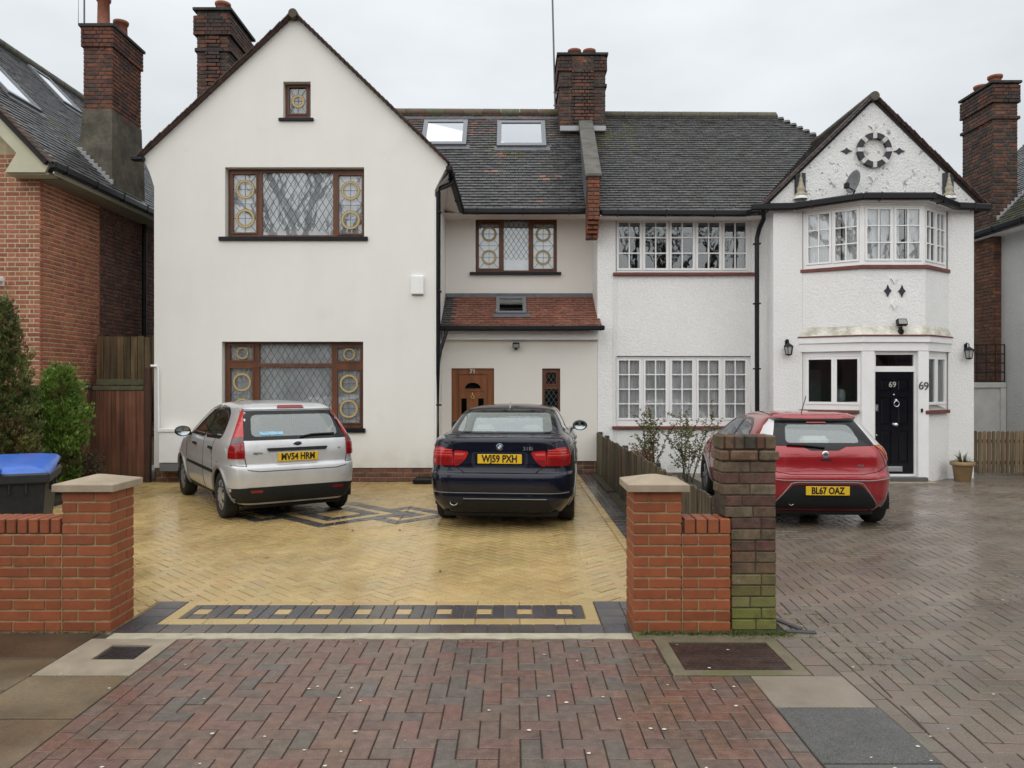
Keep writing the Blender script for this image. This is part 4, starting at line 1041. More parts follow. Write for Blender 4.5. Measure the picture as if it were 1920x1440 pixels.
k = MB(); Yg = YW - .03; G = lambda x, y: (gx(x, Yg), gz(y, Yg))
k.prism([G(1428, 387), G(1846, 387), G(1636, 183)], front(Yg), .25); part(k, 'gable_wall', m_pebg, h69)
fl_, fc_, fr2 = facet(B0, B1), facet(B1, B2), facet(B2, B3)
Ll, Lc, Lr = (Vector(B1) - Vector(B0)).length, (Vector(B2) - Vector(B1)).length, (Vector(B3) - Vector(B2)).length
# bay: apron between the windows, dwarf walls below
k = MB()
def bayband(mb, z0, z1, out=0, th=.16, n0=None, facets=(1, 1, 1)):
    """closed band that follows the bay plan, pushed out by 'out'"""
    pts = [B0, B1, B2, B3]
    def off(d):
        return [(B0[0] - d * .85, B0[1]), (B1[0] - d * .35, B1[1] - d), (B2[0] + d * .35, B2[1] - d), (B3[0] + d * .85, B3[1])]
    o, i_ = off(out), off(out - th)
    n = 3
    for s in range(3):
        if not facets[s]: continue
        a, b, c, d = o[s], o[s + 1], i_[s + 1], i_[s]
        vs = [(*p, z) for z in (z0, z1) for p in (a, b, c, d)]
        mb.add(vs, [(0, 3, 2, 1), (4, 5, 6, 7), (0, 1, 5, 4), (1, 2, 6, 5), (2, 3, 7, 6), (3, 0, 4, 7)])
    return mb
bayband(k, 2.62, 3.74); part(k, 'bay_wall', m_peb, h69)
m_lip = mat('stained_lip', (.70, .68, .60), .8, noise=(8, .8, 1.1), bump=(26, .8, .02), stain=(6, .46, .66, (.36, .34, .24), .75))
k = MB()
pts_o = [(B0[0] - .07, B0[1]), (B1[0] - .03, B1[1] - .09), (B2[0] + .03, B2[1] - .09), (B3[0] + .07, B3[1])]; pts_i = [B0, B1, B2, B3]
for s in range(3):
    a, b, c, d = pts_o[s], pts_o[s + 1], pts_i[s + 1], pts_i[s]
    k.add([(*a, 2.575), (*b, 2.575), (c[0], c[1] - .002, 2.74), (d[0], d[1] - .002, 2.74)], [(0, 1, 2, 3)])
part(k, 'flared_lip', m_lip, h69)
bayband(k2 := MB(), 2.555, 2.578, .11, .3); part(k2, 'drip_course', m_terra, h69)
bayband(k2 := MB(), 2.45, 2.553, .09, .25); bayband(k2, 2.30, 2.449, .055, .2); part(k2, 'fascia', m_white, h69)
for fc in ((1, 0, 0), (0, 0, 1)): bayband(k2 := MB(), 0, 1.19, 0, .16, facets=fc); part(k2, 'dwarf_wall', m_peb, h69)
bayband(k2 := MB(), 4.86, 4.93, .02, .2); part(k2, 'bay_head', m_white, h69)
# bay roof: flat lead top behind a black gutter
k = MB(); k.prism([(B0[0] - .1, YW), (B1[0] - .05, YB - .12), (B2[0] + .05, YB - .12), (B3[0] + .1, YW)], lambda u, v, w: (u, v, 5.0 - w), .06); part(k, 'bay_roof', m_flash, h69)
gutter(h69, [(4.35, 13.92, 4.92), (5.1, 13.9, 4.93), (6.08, YB - .14, 4.97), (7.28, YB - .14, 4.97), (8.02, 13.86, 4.93), (8.62, 13.88, 4.91)], .065)
k = MB(); k.prism([(4.5, 13.97), (8.6, 13.97), (8.6, 13.9), (8.0, 13.88), (7.27, YB - .12), (6.09, YB - .12), (5.12, 13.92), (4.5, 13.93)], lambda u, v, w: (u, v, 4.905 + w), .02); part(k, 'soffit', m_white, h69)
# windows
def casrow(x0, pitch, w, y0, y1, n, nc, nr, Y):
    return [(gx(x0 + i * pitch, Y), gx(x0 + i * pitch + w, Y), gz(y1, Y), gz(y0, Y), nc, nr) for i in range(n)]
yf = Y9 + .05; f9 = front(yf)
wu = casement_window(h69, f9, pxr(1155.5, 1408.7, 411, 511.5, yf), casrow(1160, 49.6, 39.5, 417.5, 503, 5, 2, 3, yf), (gx(1149, Y9), gx(1416, Y9), gz(517, Y9), gz(511.5, Y9), -.12), curt='dark', gm=g_dark, seed=21)
for i, (a, b) in enumerate(((1160, 1181), (1371, 1398))):
    part(curtain(f9, gx(a, yf), gx(b, yf), gz(511, yf), gz(414, yf), .2, .04, .09, 31 + i), 'drape', m_drape, wu)
k = MB(); fbox(k, f9, gx(1158, yf), gx(1402, yf), gz(432, yf), gz(412, yf), .17, .19); part(k, 'roller_blind', m_blind, wu)
casement_window(h69, f9, pxr(1155.5, 1407, 669, 800, yf), casrow(1160.5, 49.75, 37.7, 676, 783.5, 5, 2, 4, yf), (gx(1147.5, Y9), gx(1410, Y9), gz(804, Y9), gz(799, Y9), -.12), seed=22)
zb0, zb1 = 3.86, 4.80
def baywin(fn, L, n, cw, lo, seed):
    g = (L - 2 * lo) / n; ps = [(lo + i * g + (g - cw) / 2, lo + i * g + (g - cw) / 2 + cw, zb0 + .055, zb1 - .02, 2, 3) for i in range(n)]
    return casement_window(h69, fn, rect(.0, L, 3.80, 4.865), ps, None, seed=seed, bar=.02, sash=.04)
baywin(lambda u, v, w: fl_(u, v, w + .03), Ll, 2, .355, .045, 41); baywin(lambda u, v, w: fc_(u, v, w + .03), Lc, 2, .405, .04, 42); baywin(lambda u, v, w: fr2(u, v, w + .03), Lr, 2, .29, .05, 43)
bayband(k2 := MB(), 3.742, 3.799, .05, .2); part(k2, 'bay_sill', m_terra, h69)
# ground floor of the bay: side lights and the door
def sidewin(fn, L, ps, seed):
    w_ = casement_window(h69, lambda u, v, w: fn(u, v, w + .02), rect(0, L, 1.26, 2.298), ps, None, curt='none', sash=.05, seed=seed, gm=g_dark)
    return w_
sidewin(fl_, Ll, [(.10, .49, 1.40, 2.16, 1, 1), (.58, .92, 1.40, 2.16, 1, 1)], 51)
sidewin(fr2, Lr, [(.12, .40, 1.40, 2.16, 1, 1), (.50, .78, 1.40, 2.16, 1, 1)], 52)
for fn, L in ((fl_, Ll), (fr2, Lr)):
    k = MB(); fbox(k, fn, -.05, L - .07, 1.195, 1.258, -.07, .1, .008); part(k, 'sill', m_terra, h69)
Yd = YB
part(MB().bbox(B1[0] - .03, gx(1639, Yd) - .01, Yd - .05, Yd + .15, .06, 2.298, .01), 'door_post', m_white, h69)
p2 = part(MB().bbox(gx(1718, Yd) + .01, B2[0] + .04, Yd - .05, Yd + .15, .06, 2.298, .01), 'door_post', m_white, h69)
dx0, dx1 = gx(1639, Yd), gx(1718, Yd); f3 = front(Yd + .03)
ltx = pxr(1642, 1713.5, 665, 686.5, Yd + .03); dop = pxr(1641, 1714.5, 697, 889, Yd + .03)
k = MB(); k.prism(rect(dx0 - .008, dx1 + .008, .10, 2.298), f3, .09, holes=[ltx, dop]); d69 = part(k, 'door', m_white, h69); tag(d69, 'black six panelled front door with ring knocker and fanlight')
a, b, c, d = rr(ltx); k = MB(); fbox(k, f3, a - .004, b + .004, c - .004, d + .004, .03, .036, .001); part(k, 'fanlight', glass_mat('fanlight_glass', (.55, .57, .57), 1.7), d69)
m_blk = mat('black_gloss_door', (.006, .006, .009), .18, spec=.35, coat=.15, noise=(5, .8, 1.3), bump=(30, .05, .002))
u0, u1, v0, v1 = rr(dop); f4 = front(Yd + .06); dw, dh = u1 - u0, v1 - v0
k = MB(); panels = []
for (a, b, c, d) in ((.15, .43, .80, .93), (.58, .86, .80, .93), (.15, .43, .47, .75), (.58, .86, .47, .75), (.15, .43, .10, .43), (.58, .86, .10, .43)):
    panels.append(rect(u0 + a * dw, u0 + b * dw, v0 + c * dh, v0 + d * dh))
k.prism(rect(u0 + .003, u1 - .003, v0 + .003, v1 - .003), f4, .045, holes=panels); lf9 = part(k, 'door_leaf', m_blk, d69)
for p_ in panels:
    a, b, c, d = rr(p_); q = MB(); fbox(q, f4, a, b, c, d, .014, .04, .002); fbox(q, f4, a + .025, b - .025, c + .03, d - .03, .002, .03, .012); part(q, 'door_panel', m_blk, d69)
m_chrome = mat('chrome', (.7, .71, .73), .2, 1.0)
def onp(x, y): return gx(x, Yd + .06), gz(y, Yd + .06)
k = MB(); c_ = onp(1679, 757); 
k.tube([Vector((c_[0] + .045 * math.cos(t), Yd + .02, c_[1] + .05 * math.sin(t))) for t in [2 * math.pi * i / 20 for i in range(21)]], .009, 8, cap=False)
k.lathe([(.0, .05), (.02, .04), (.026, 0)], (c_[0] - .0, Yd + .06, c_[1] + .065), 12, M=Matrix.Rotation(R(90), 4, 'X')); part(k, 'knocker', m_chrome, d69)
c_ = onp(1677.5, 796); k = MB(); k.lathe([(.0, .07), (.025, .065), (.036, .045), (.03, .025), (.014, .015), (.03, 0)], (c_[0], Yd + .06, c_[1]), 16, M=Matrix.Rotation(R(90), 4, 'X') @ Matrix.Scale(1.2, 4, (1, 0, 0))); part(k, 'door_knob', m_chrome, d69)
c_ = onp(1677.5, 879); k = MB(); fbox(k, f4, c_[0] - .135, c_[0] + .135, c_[1] - .045, c_[1] + .045, -.008, .004, .003); fbox(k, f4, c_[0] - .11, c_[0] + .11, c_[1] - .022, c_[1] + .022, -.013, -.006, .003); part(k, 'letter_plate', mat('satin_steel', (.5, .51, .53), .35, .8), d69)
c_ = onp(1644, 765); k = MB(); fbox(k, f4, c_[0] - .025, c_[0] + .025, c_[1] - .055, c_[1] + .06, -.016, .0, .01); fbox(k, f4, c_[0] - .012, c_[0] + .012, c_[1] - .03, c_[1] + .03, -.024, -.01, .006); part(k, 'lock', m_chrome, d69)
for yy in (740, 816):
    c_ = onp(1676 if yy < 800 else 1643.5, yy); k = MB(); k.lathe([(0, .012), (.012, .01), (.015, 0)], (c_[0], Yd + .06, c_[1]), 10, M=Matrix.Rotation(R(90), 4, 'X')); part(k, 'spy_hole', m_chrome, d69)
def numeral(par, txt, x, y, z, size, m, bold=.0):
    o = put('numeral', text_mesh(txt, size, .004, bold), par); o.data.materials.append(m); o.rotation_euler = (R(90), 0, 0); o.location = Vector((x, y, z)) - worldloc(par); return o
numeral(d69, '69', gx(1676, Yd), Yd + .052, gz(721.5, Yd), .135, m_num, .001)
m_dn = mat('dark_numeral', (.10, .10, .105), .4, .4)
o = numeral(p2, '6', gx(1724, Yd), Yd - .056, gz(723.5, Yd), .2, m_dn, .001); o = numeral(p2, '9', gx(1733.5, Yd), Yd - .056, gz(724.8, Yd), .2, m_dn, .001)
k = MB(); k.bbox(gx(1723.5, Yd), gx(1727, Yd), Yd - .075, Yd - .05, gz(773, Yd), gz(766, Yd), .005); part(k, 'door_bell', m_black, h69)
m_step = mat('grey_step', (.10, .10, .10), .5, noise=(6, .8, 1.2), bump=(60, .3, .003))
part(MB().bbox(dx0 - .12, B2[0] - .02, Yd - .14, Yd + .1, -.05, .10, .01), 'door_step', m_step, h69)
part(MB().bbox(dx0 - .3, B2[0] + .1, Yd - .22, Yd + .1, -.05, .028, .01), 'threshold', m_pc, h69)
# hall seen through the side lights
k = MB(); hz = [(5.32, YW), (6.13, YB + .2), (7.23, YB + .2), (7.92, YW), (7.92, 16.2), (5.32, 16.2)]
k.add([(*p, z) for z in (.1, 2.4) for p in hz], [tuple(range(6)), tuple(range(6, 12))[::-1], (2, 3, 9, 8)[::-1], (3, 4, 10, 9), (4, 5, 11, 10), (5, 0, 6, 11)])
part(k, 'hall_interior', mat('hall_paint', (.6, .58, .55), .8, noise=(2, .8, 1.1)), h69)
k = MB(); k.box(5.6, 6.1, 15.2, 15.3, .1, 2.0); part(k, 'inner_door', m_white, h69)
k = MB(); k.lathe([(.0, .0), (.05, 0), (.075, .06), (.08, .14), (.06, .22), (.03, .25), (0, .255)], (5.93, 13.86, 1.38), 16); part(k, 'vase', m_white, h69)
# decoration: ring, diamonds, finials
m_navy = mat('blue_black_paint', (.022, .025, .034), .5, noise=(9, .8, 1.3))
fg9 = front(Yg); sg = Yg / FOC; rc = (gx(1637, Yg), gz(282.8, Yg)); k = MB()
ringmesh(fg9, rc, 22.3 * sg, 32 * sg, -.075, .01, 48, mb=k); rg = part(k, 'ornament_ring', m_navy, h69)
m_blkw = mat('weathered_block', (.62, .60, .55), .7, noise=(14, .75, 1.1))
for i in range(8):
    t = i * math.pi / 4; k = MB(); c = Vector((math.cos(t), math.sin(t))); s = Vector((-c.y, c.x))
    q_ = [rc[0] + 0, rc[1] + 0]; P_ = [Vector(rc) + c * (21.6 * sg) - s * .035, Vector(rc) + c * (32.6 * sg) - s * .035, Vector(rc) + c * (32.6 * sg) + s * .035, Vector(rc) + c * (21.6 * sg) + s * .035]
    k.prism([tuple(p) for p in P_], lambda u, v, w: fg9(u, v, w - .085), .08); part(k, 'ring_block', m_blkw, rg)
def diamond(fn, x, y, hw, hh, m, Y, th=.02, line=False):
    s = Y / FOC; c = (gx(x, Y), gz(y, Y)); k = MB(); o = []
    for i in range(4):
        a = [(hw, 0), (0, hh), (-hw, 0), (0, -hh)][i]; b = [(0, hh), (-hw, 0), (0, -hh), (hw, 0)][i]
        for t in (0, .25, .5, .75):
            cc = 1 - .35 * math.sin(math.pi * t) * .6; o.append((c[0] + (a[0] * (1 - t) + b[0] * t) * s * cc, c[1] + (a[1] * (1 - t) + b[1] * t) * s * cc))
    k.prism(o, lambda u, v, w: fn(u, v, w - th), th + .005); part(k, 'diamond_plaque', m, h69)
for x, y in ((1586.7, 283.5), (1685.4, 283.8)): diamond(fg9, x, y, 10.8, 6.2, m_navy, Yg)
for x, y in ((1636.5, 235.5), (1636.5, 331)): diamond(fg9, x, y, 8, 11.5, m_pebg, Yg, .03)
fcf = front(YB)
for x, y in ((1664, 545.5), (1690.5, 546)): diamond(fcf, x, y, 7, 11.8, m_navy, YB)
for x, y in ((1675.7, 522), (1675.7, 571)): diamond(fcf, x, y, 6.5, 11, m_peb, YB, .03)
m_fin = mat('cream_finial', (.40, .36, .27), .7, noise=(20, .7, 1.15), stain=(9, .55, .7, (.25, .22, .15), .6))
for x in (1499.5, 1776.5):
    X0 = gx(x, Yg); k = MB(); k.bbox(X0 - .095, X0 + .095, Yg - .04, Yg + .01, gz(366, Yg), gz(325, Yg), .006); fp = part(k, 'finial_plaque', m_navy, h69)
    z0 = gz(369, Yg); k = MB(); k.lathe([(.10, 0), (.105, .03), (.085, .05), (.062, .07), (.072, .10), (.075, .13), (.06, .17), (.046, .20), (.052, .215), (.04, .24), (.028, .29), (.034, .305), (.022, .33), (.014, .37), (.022, .385), (.008, .42), (0, .425)], (X0, Yg - .05, z0), 18); part(k, 'finial', m_fin, fp)
    k = MB(); k.lathe([(.125, -.05), (.115, .0), (.09, .012), (0, .015)], (X0, Yg - .04, z0 - .005), 18); part(k, 'finial_base', m_pebg, fp)
# roofs
E9 = (0, 14.45, 4.97); s9 = Vector((0, 3.35, 2.94)); L9 = s9.length
poly = [(1.66, 0), (8.6, 0), (6.07, L9), (1.66, L9)]
k = MB(); slab(k, E9, (1, 0, 0), s9, poly, .1); slab(k, (8.6, 14.45, 4.97), (0, 1, 0), (-2.53, 0, 2.94), [(0, 0), (6.7, 0), (3.35, 3.87)], .08)
slab(k, (8.6, 21.15, 4.97), (-1, 0, 0), (0, -3.35, 2.94), [(0, 0), (6.95, 0), (6.95, L9), (2.5, L9)], .08); part(k, 'roof', m_tileb, h69)
T2 = [(.078, .077, .075), (.07, .069, .068), (.086, .084, .08), (.064, .064, .063), (.08, .077, .072)]
def c69(u, v):
    if u < 2.6 and 2.6 < v < 4.1 and random.random() < .55 - .5 * abs(v - 3.4): return pick([(.085, .083, .045)], .2)
    return pick(T2, .2, .04)
k = MB(); tiles(k, E9, (1, 0, 0), s9, poly, T2, .165, .1, .026, .004, cf=c69); tag(part(k, 'roof_tile', m_tile, h69), kind='stuff')
ridge(h69, (2.15, 17.8, 7.93), (6.1, 17.8, 7.91), .1, m_ridge, pal=[(.075, .066, .055), (.07, .062, .055), (.08, .075, .055)])
hp0, hp1 = Vector((6.07, 17.8, 7.94)), Vector((8.6, 14.45, 5.0))
k = MB()
for i in range(26):
    c = hp0.lerp(hp1, i / 26); k.lathe([(.09, -.04), (.075, .01), (0, .03)], c, 8, col=pick(T2, .2))
tag(part(k, 'hip_tile', m_tile, h69), kind='stuff')
gutter(h69, [(1.68, 14.38, 4.925), (4.40, 14.38, 4.915), (4.62, 13.95, 4.92)], .06)
k = MB(); k.prism(rect(1.65, 4.75, 14.4, Y9), lambda u, v, w: (u, v, 4.865 + w), .02); part(k, 'soffit', m_white, h69)
ap9 = (gx(1636, Yg), gz(180, Yg)); l9, r9 = (gx(1424, Yg), gz(389, Yg)), (gx(1850, Yg), gz(389, Yg))
k = MB(); V_ = Vector((ap9[0] - l9[0], 0, ap9[1] - l9[1])); ll = V_.length
slab(k, (l9[0], 17.2, l9[1] - .02), (0, -1, 0), V_, rect(0, 17.2 - Yg + .02, 0, ll), .05)
V2 = Vector((ap9[0] - r9[0], 0, ap9[1] - r9[1])); slab(k, (r9[0], Yg - .02, r9[1] - .02), (0, 1, 0), V2, rect(0, 3.3, 0, V2.length), .05); part(k, 'gable_roof', m_tileb, h69)
k = MB(); tiles(k, (l9[0], 17.2, l9[1] - .02), (0, -1, 0), V_, rect(0, 17.2 - Yg + .1, 0, ll), T2, .165, .1, .018, .005); tag(part(k, 'gable_tile', m_tile, h69), kind='stuff')
verge(h69, l9, ap9, m_verge, Yg, .1); verge(h69, r9, ap9, m_verge, Yg, .1)
ridge(h69, (ap9[0], Yg - .11, ap9[1] - .03), (ap9[0], 16.7, ap9[1] - .03), .085, m_ridge, n=6, pal=[(.055, .045, .04)])
downpipe(h69, [(4.56, 13.96, 4.86), (4.57, 13.97, 4.72), (4.55, 14.15, 4.58), (4.51, 14.16, 4.40), (4.51, 14.16, 2.3), (4.52, 14.16, .05)], .042, [(4.51, 14.16, z) for z in (4.3, 3.2, 2.0, .95)])
k = MB(); 
for xx in (1.95, 2.01): k.tube([(xx, Y9 - .012, z) for z in (.2, 1.5, 3.78)], .007, 5)
part(k, 'cable', m_white, h69)
part(MB().box(1.7, 8.2, 17.2, 17.3, 0, 5).box(1.7, 4.7, Y9 + .25, 17.3, 4.99, 5.03).box(5, 8.2, 16.3, 16.35, 0, 5), 'daylight_stop', m_shell, h69)  # unseen slabs added to keep daylight from leaking through the house

# ================================================================== neighbour on the left
XN, YN = -7.55, 12.3
hL = empty('brick_house', (-9.5, 14, 0), label='red brick house with cream bargeboard, slate grey roof and rendered chimney beyond wooden fence', cat='house')
BR = [(.34, .115, .065), (.31, .105, .06), (.37, .13, .075), (.27, .085, .052), (.33, .125, .062)]
m_nbk = mat('neighbour_brick', src='obj', rough=.7, noise=(14, .8, 1.2), bump=(90, .4, .002)); m_nba = mat('neighbour_brick_mass', src='attr', rough=.75, noise=(14, .8, 1.2), noise2=(1.5, .8, 1.15), bump=(90, .4, .002))
m_nm = mat('pale_buff_mortar', (.52, .43, .28), .85, noise=(12, .8, 1.1))
k = MB(); k.prism([(-12.6, 0), (XN - .02, 0), (XN - .02, 5.15), (-8.2, 5.85), (-10.5, 8.3), (-12.6, 6.1)], front(YN + .022), .2); fwall = part(k, 'front_wall', m_nm, hL)
rows = range(8, 72)
for r_ in rows:
    z = r_ * .0752; x = XN
    seq = [.215, .1025] if r_ % 2 else [.1025, .0525, .215]
    if r_ % 2 == 0: seq2 = [.215, .1025]; first = .215
    i = 0; u = XN
    pat = ([.215, .1025] * 4) if r_ % 2 else ([.1025, .05] + [.215, .1025] * 4)
    for l in pat:
        a = u - l
        zt = 5.85 + (-8.2 - a) * 1.06 if a < -8.2 else 5.15 + (XN - a) * 1.06
        if a > -8.75 and z + .065 < zt: brick(fwall, m_nbk, a, u, YN + .017, YN + .1, z, z + .057, pick(BR, .14), .004, .002)
        u = a - .017
k = MB(); k.box(XN - .3, XN - .02, YN + .222, 14.1, 0, 5.2); k.box(XN - .3, XN - .09, 14.101, 18.5, 0, 5.2); sw = part(k, 'side_wall', m_nm, hL)
k = MB(); brickwork(k, (XN - .012, YN + .02), (XN - .012, 14.12), .6, 5.2, BR, L=.228, jm=.018, jit=.002)
tag(part(k, 'side_brick', m_nba, hL), kind='stuff')
DB = [(.17, .085, .065), (.145, .075, .06), (.19, .09, .065), (.12, .07, .06)]
k = MB(); brickwork(k, (XN - .07, 14.12), (XN - .07, 18.2), .6, 5.2, DB, L=.22); tag(part(k, 'old_side_brick', m_cb, hL), kind='stuff')
k = MB(); k.tube([(XN + .02, 15.75, z) for z in (.2, 2, 5.0)], .045, 10); part(k, 'downpipe', m_black, hL)
yv_ = 11.92; EL = (-7.18, yv_, 5.2); sL = Vector((-3.32, 0, 3.46)); LL = sL.length
k = MB(); slab(k, EL, (0, 1, 0), sL, rect(0, 20 - yv_, 0, LL), .1); slab(k, (-13.8, yv_, 5.2), (0, 1, 0), (3.32, 0, 3.46), rect(0, 8, 0, LL), .1); part(k, 'roof', m_tileb, hL)
TL = [(.085, .085, .088), (.075, .075, .078), (.095, .094, .094), (.068, .068, .07)]
def cL(u, v):
    if abs((yv_ + u) - 14.0 + (v - 2) * .25) < .35 and random.random() < .55: return pick([(.085, .10, .04)], .25)
    return pick(TL, .2)
k = MB(); tiles(k, EL, (0, 1, 0), sL, rect(0, 20 - yv_, 0, LL), TL, .18, .115, .02, .006, cf=cL); tag(part(k, 'roof_tile', m_tile, hL), kind='stuff')
ridge(hL, (-10.5, yv_, 8.68), (-10.5, 20, 8.68), .11, m_ridge, pal=[(.075, .07, .06)])
m_cream = mat('cream_bargeboard', (.52, .50, .36), .5, noise=(4, .9, 1.05))
k = MB(); fb_ = front(yv_ + .06)
k.prism([(-7.28, 5.02), (-7.2, 5.16), (-10.5, 8.62), (-10.5, 8.22), (-7.72, 5.32), (-7.9, 5.02)], fb_, .05); k.box(-7.9, -7.25, yv_ + .111, YN + .02, 5.0, 5.03); part(k, 'bargeboard', m_cream, hL)
k = MB(); 
for t_ in range(46):
    c = Vector((-7.16, yv_, 5.19)).lerp(Vector((-10.48, yv_, 8.66)), t_ / 46); ang = math.atan2(3.46, 3.32)
    k.bbox(-.06, .06, -.05, .12, -.02, .018, .004, M=Matrix.Translation(c) @ Matrix.Rotation(ang + R(-6), 4, 'Y'), col=pick([(.09, .06, .045), (.12, .075, .055), (.07, .06, .05)], .2))
tag(part(k, 'verge_tile', m_verge, hL), kind='stuff')
gutter(hL, [(-7.12, yv_ + .0, 5.12), (-7.12, 18, 5.12)], .065)
k = MB(); k.box(-7.16, -7.14, yv_ + .1, 18, 4.98, 5.16); k.box(XN - .02, -7.17, YN, 18, 4.985, 5.0); part(k, 'fascia', mat('dull_cream_fascia', (.22, .21, .16), .6), hL)
for (xa, ya_, L1, L2) in ((76, 214, .95, 1.15), (153, 217, .75, 1.1)):
    a = ray_plane(xa, ya_, EL, (0, 1, 0), sL); rooflight(hL, EL, (0, 1, 0), sL, a[0] - L1, a[0], a[1], a[1] + L2, .07, glass_mat('bright_roof_glass'))
m_cem = mat('mossy_cement', (.12, .105, .08), .85, noise=(3, .6, 1.3), noise2=(14, .8, 1.2), bump=(20, .5, .01), stain=(1.6, .5, .68, (.045, .045, .03), .8))
cx0, cx1, cy0, cy1 = -7.86, -7.33, 14.1, 15.2; zt = gz(46, cy0)
k = MB(); vs = []
for (z, e) in ((5.0, .1), (6.0, .08), (6.35, .03), (6.75, .015)):
    vs += [(cx0 - e, cy0 - e * .6, z), (cx1 + e * .3, cy0 - e * .6, z), (cx1 + e * .3, cy1 + e, z), (cx0 - e, cy1 + e, z)]
k.add(vs, [(i * 4 + j, i * 4 + (j + 1) % 4, i * 4 + 4 + (j + 1) % 4, i * 4 + 4 + j) for i in range(3) for j in range(4)] + [(12, 13, 14, 15)]); part(k, 'chimney_render', m_cem, hL)
CB2 = [(.17, .065, .038), (.14, .055, .036), (.11, .05, .036), (.20, .075, .042), (.075, .045, .036)]
chL = chimney(hL, cx0, cx1, cy0, cy1, 6.4, zt, [(zt - .42, zt - .02, .03)], [(-7.62, 14.35, zt - .02, .11, .62), (-7.55, 14.85, zt - .02, .12, .42)], pil=False, pal=CB2)
k = MB(); k.lathe([(.2, 0), (.17, .05), (.1, .09), (0, .1)], (-7.6, 14.4, zt - .02), 14); part(k, 'flaunching', m_ridge, chL, (.08, .08, .045))
k = MB()
for i in range(9):
    y_ = cy0 - .05; x_ = -7.33 - i * .07; z_ = 5.2 + (-7.18 - x_) * 1.042
    k.bbox(x_ - .05, x_ + .05, y_ - .03, y_ + .01, z_, z_ + .1, .01, M=None)
part(k, 'stepped_flashing', mat('pale_lead'), hL)

# ================================================================== neighbour on the right
hR = empty('white_house', (11.5, 15.5, 0), label='pale roughcast house with tall sooty brick chimney beyond the picket fence', cat='house')
XS = 10.28
m_pebr = mat('grey_roughcast', (.62, .62, .61), .8, noise=(1.2, .93, 1.03), noise2=(28, .92, 1.04), bump=(26, .8, .02, 4), bump2=(75, .5, .01))
part(MB().box(XS, XS + .2, 12.2, 18.5, 0, 4.95).box(XS + .2, 16, 12.2, 12.4, 0, 4.95), 'side_wall', m_pebr, hR)
k = MB(); RB = [(.16, .075, .045), (.14, .07, .045), (.185, .085, .05), (.12, .06, .042)]
bc = part(MB().box(10.108, 10.3, 16.16, 17.2, 0, 5.1), 'chimney_breast', m_cm, hR)
brickwork(k, (10.1, 17.2), (10.1, 16.15), .3, 5.1, RB); brickwork(k, (10.1, 16.15), (10.279, 16.15), .3, 5.1, RB); tag(part(k, 'brickwork', m_cb, bc), kind='stuff')
zt = gz(152, 16.15)
chimney(hR, 10.1, 10.62, 16.15, 17.25, 4.9, zt, [(gz(193, 16.15), gz(160, 16.15), .04), (gz(224, 16.15), gz(218, 16.15), .035)], [(10.3, 16.4, zt - .02, .125, .22), (10.33, 16.95, zt - .02, .125, .22)], pil=False)
ER = (10.0, 12.0, 4.98); sR = Vector((3.6, 0, 3.6)); LR = sR.length
k = MB(); slab(k, ER, (0, 1, 0), (-sR[0], 0, sR[2]), rect(0, .001, 0, .001), .01)
k = MB(); k.prism(rect(12.0, 19, 0, LR), lambda u, v, w: Vector((10.0 + v * .7071 + .7071 * w, u, 4.98 + v * .7071 - .7071 * w)), .06); part(k, 'roof', m_tileb, hR)
k = MB(); tiles(k, (10.0, 19, 4.98), (0, -1, 0), (1, 0, 1), rect(0, 7, 0, LR), T2, .165, .1, .018, .006, cf=lambda u, v: pick([(.07, .075, .045), (.06, .06, .05)], .2) if v < .9 else pick(T2, .2)); tag(part(k, 'roof_tile', m_tile, hR), kind='stuff')
gutter(hR, [(9.98, 18, 4.93), (9.98, 12.0, 4.93)], .065)
part(MB().box(10.02, 10.28, 12.2, 18, 4.82, 4.85), 'soffit', m_white, hR)
k = MB()
for i in range(8): 
    x_ = 10.15 + i * .075; k.bbox(x_, x_ + .07, 16.09, 16.12, 4.98 + (x_ - 10) + .0, 4.98 + (x_ - 10) + .12, .006)
part(k, 'stepped_flashing', mat('pale_lead'), hR)
# side gate with trellis above
sg_ = empty('side_gate', (9.9, 16, 0), label='white painted side gate and frame with dark trellis above', cat='gate')
wg = mat('aged_white_paint', (.62, .62, .59), .55, noise=(5, .88, 1.05), stain=(12, .66, .74, (.3, .24, .14), .6))
k = MB(); k.bbox(9.2, 10.16, 16.02, 16.06, .02, gz(725, 16), .004); part(k, 'gate_leaf', wg, sg_)
k = MB(); k.bbox(10.16, 10.27, 15.98, 16.1, 0, gz(718, 16), .006); k.bbox(9.0, 10.27, 15.97, 16.11, gz(727, 16), gz(717, 16), .006); part(k, 'gate_frame', wg, sg_)
m_trel = mat('dark_trellis', (.025, .02, .018), .8)
k = MB(); zt0, zt1 = gz(716, 16), gz(645, 16)
for i in range(7): k.bbox(9.1 + i * .19, 9.12 + i * .19, 16.0, 16.015, zt0, zt1, .002)
for j in range(5): k.bbox(9.0, 10.27, 16.016, 16.03, zt0 + j * (zt1 - zt0 - .03) / 4, zt0 + j * (zt1 - zt0 - .03) / 4 + .025, .002)
part(k, 'trellis', m_trel, sg_)
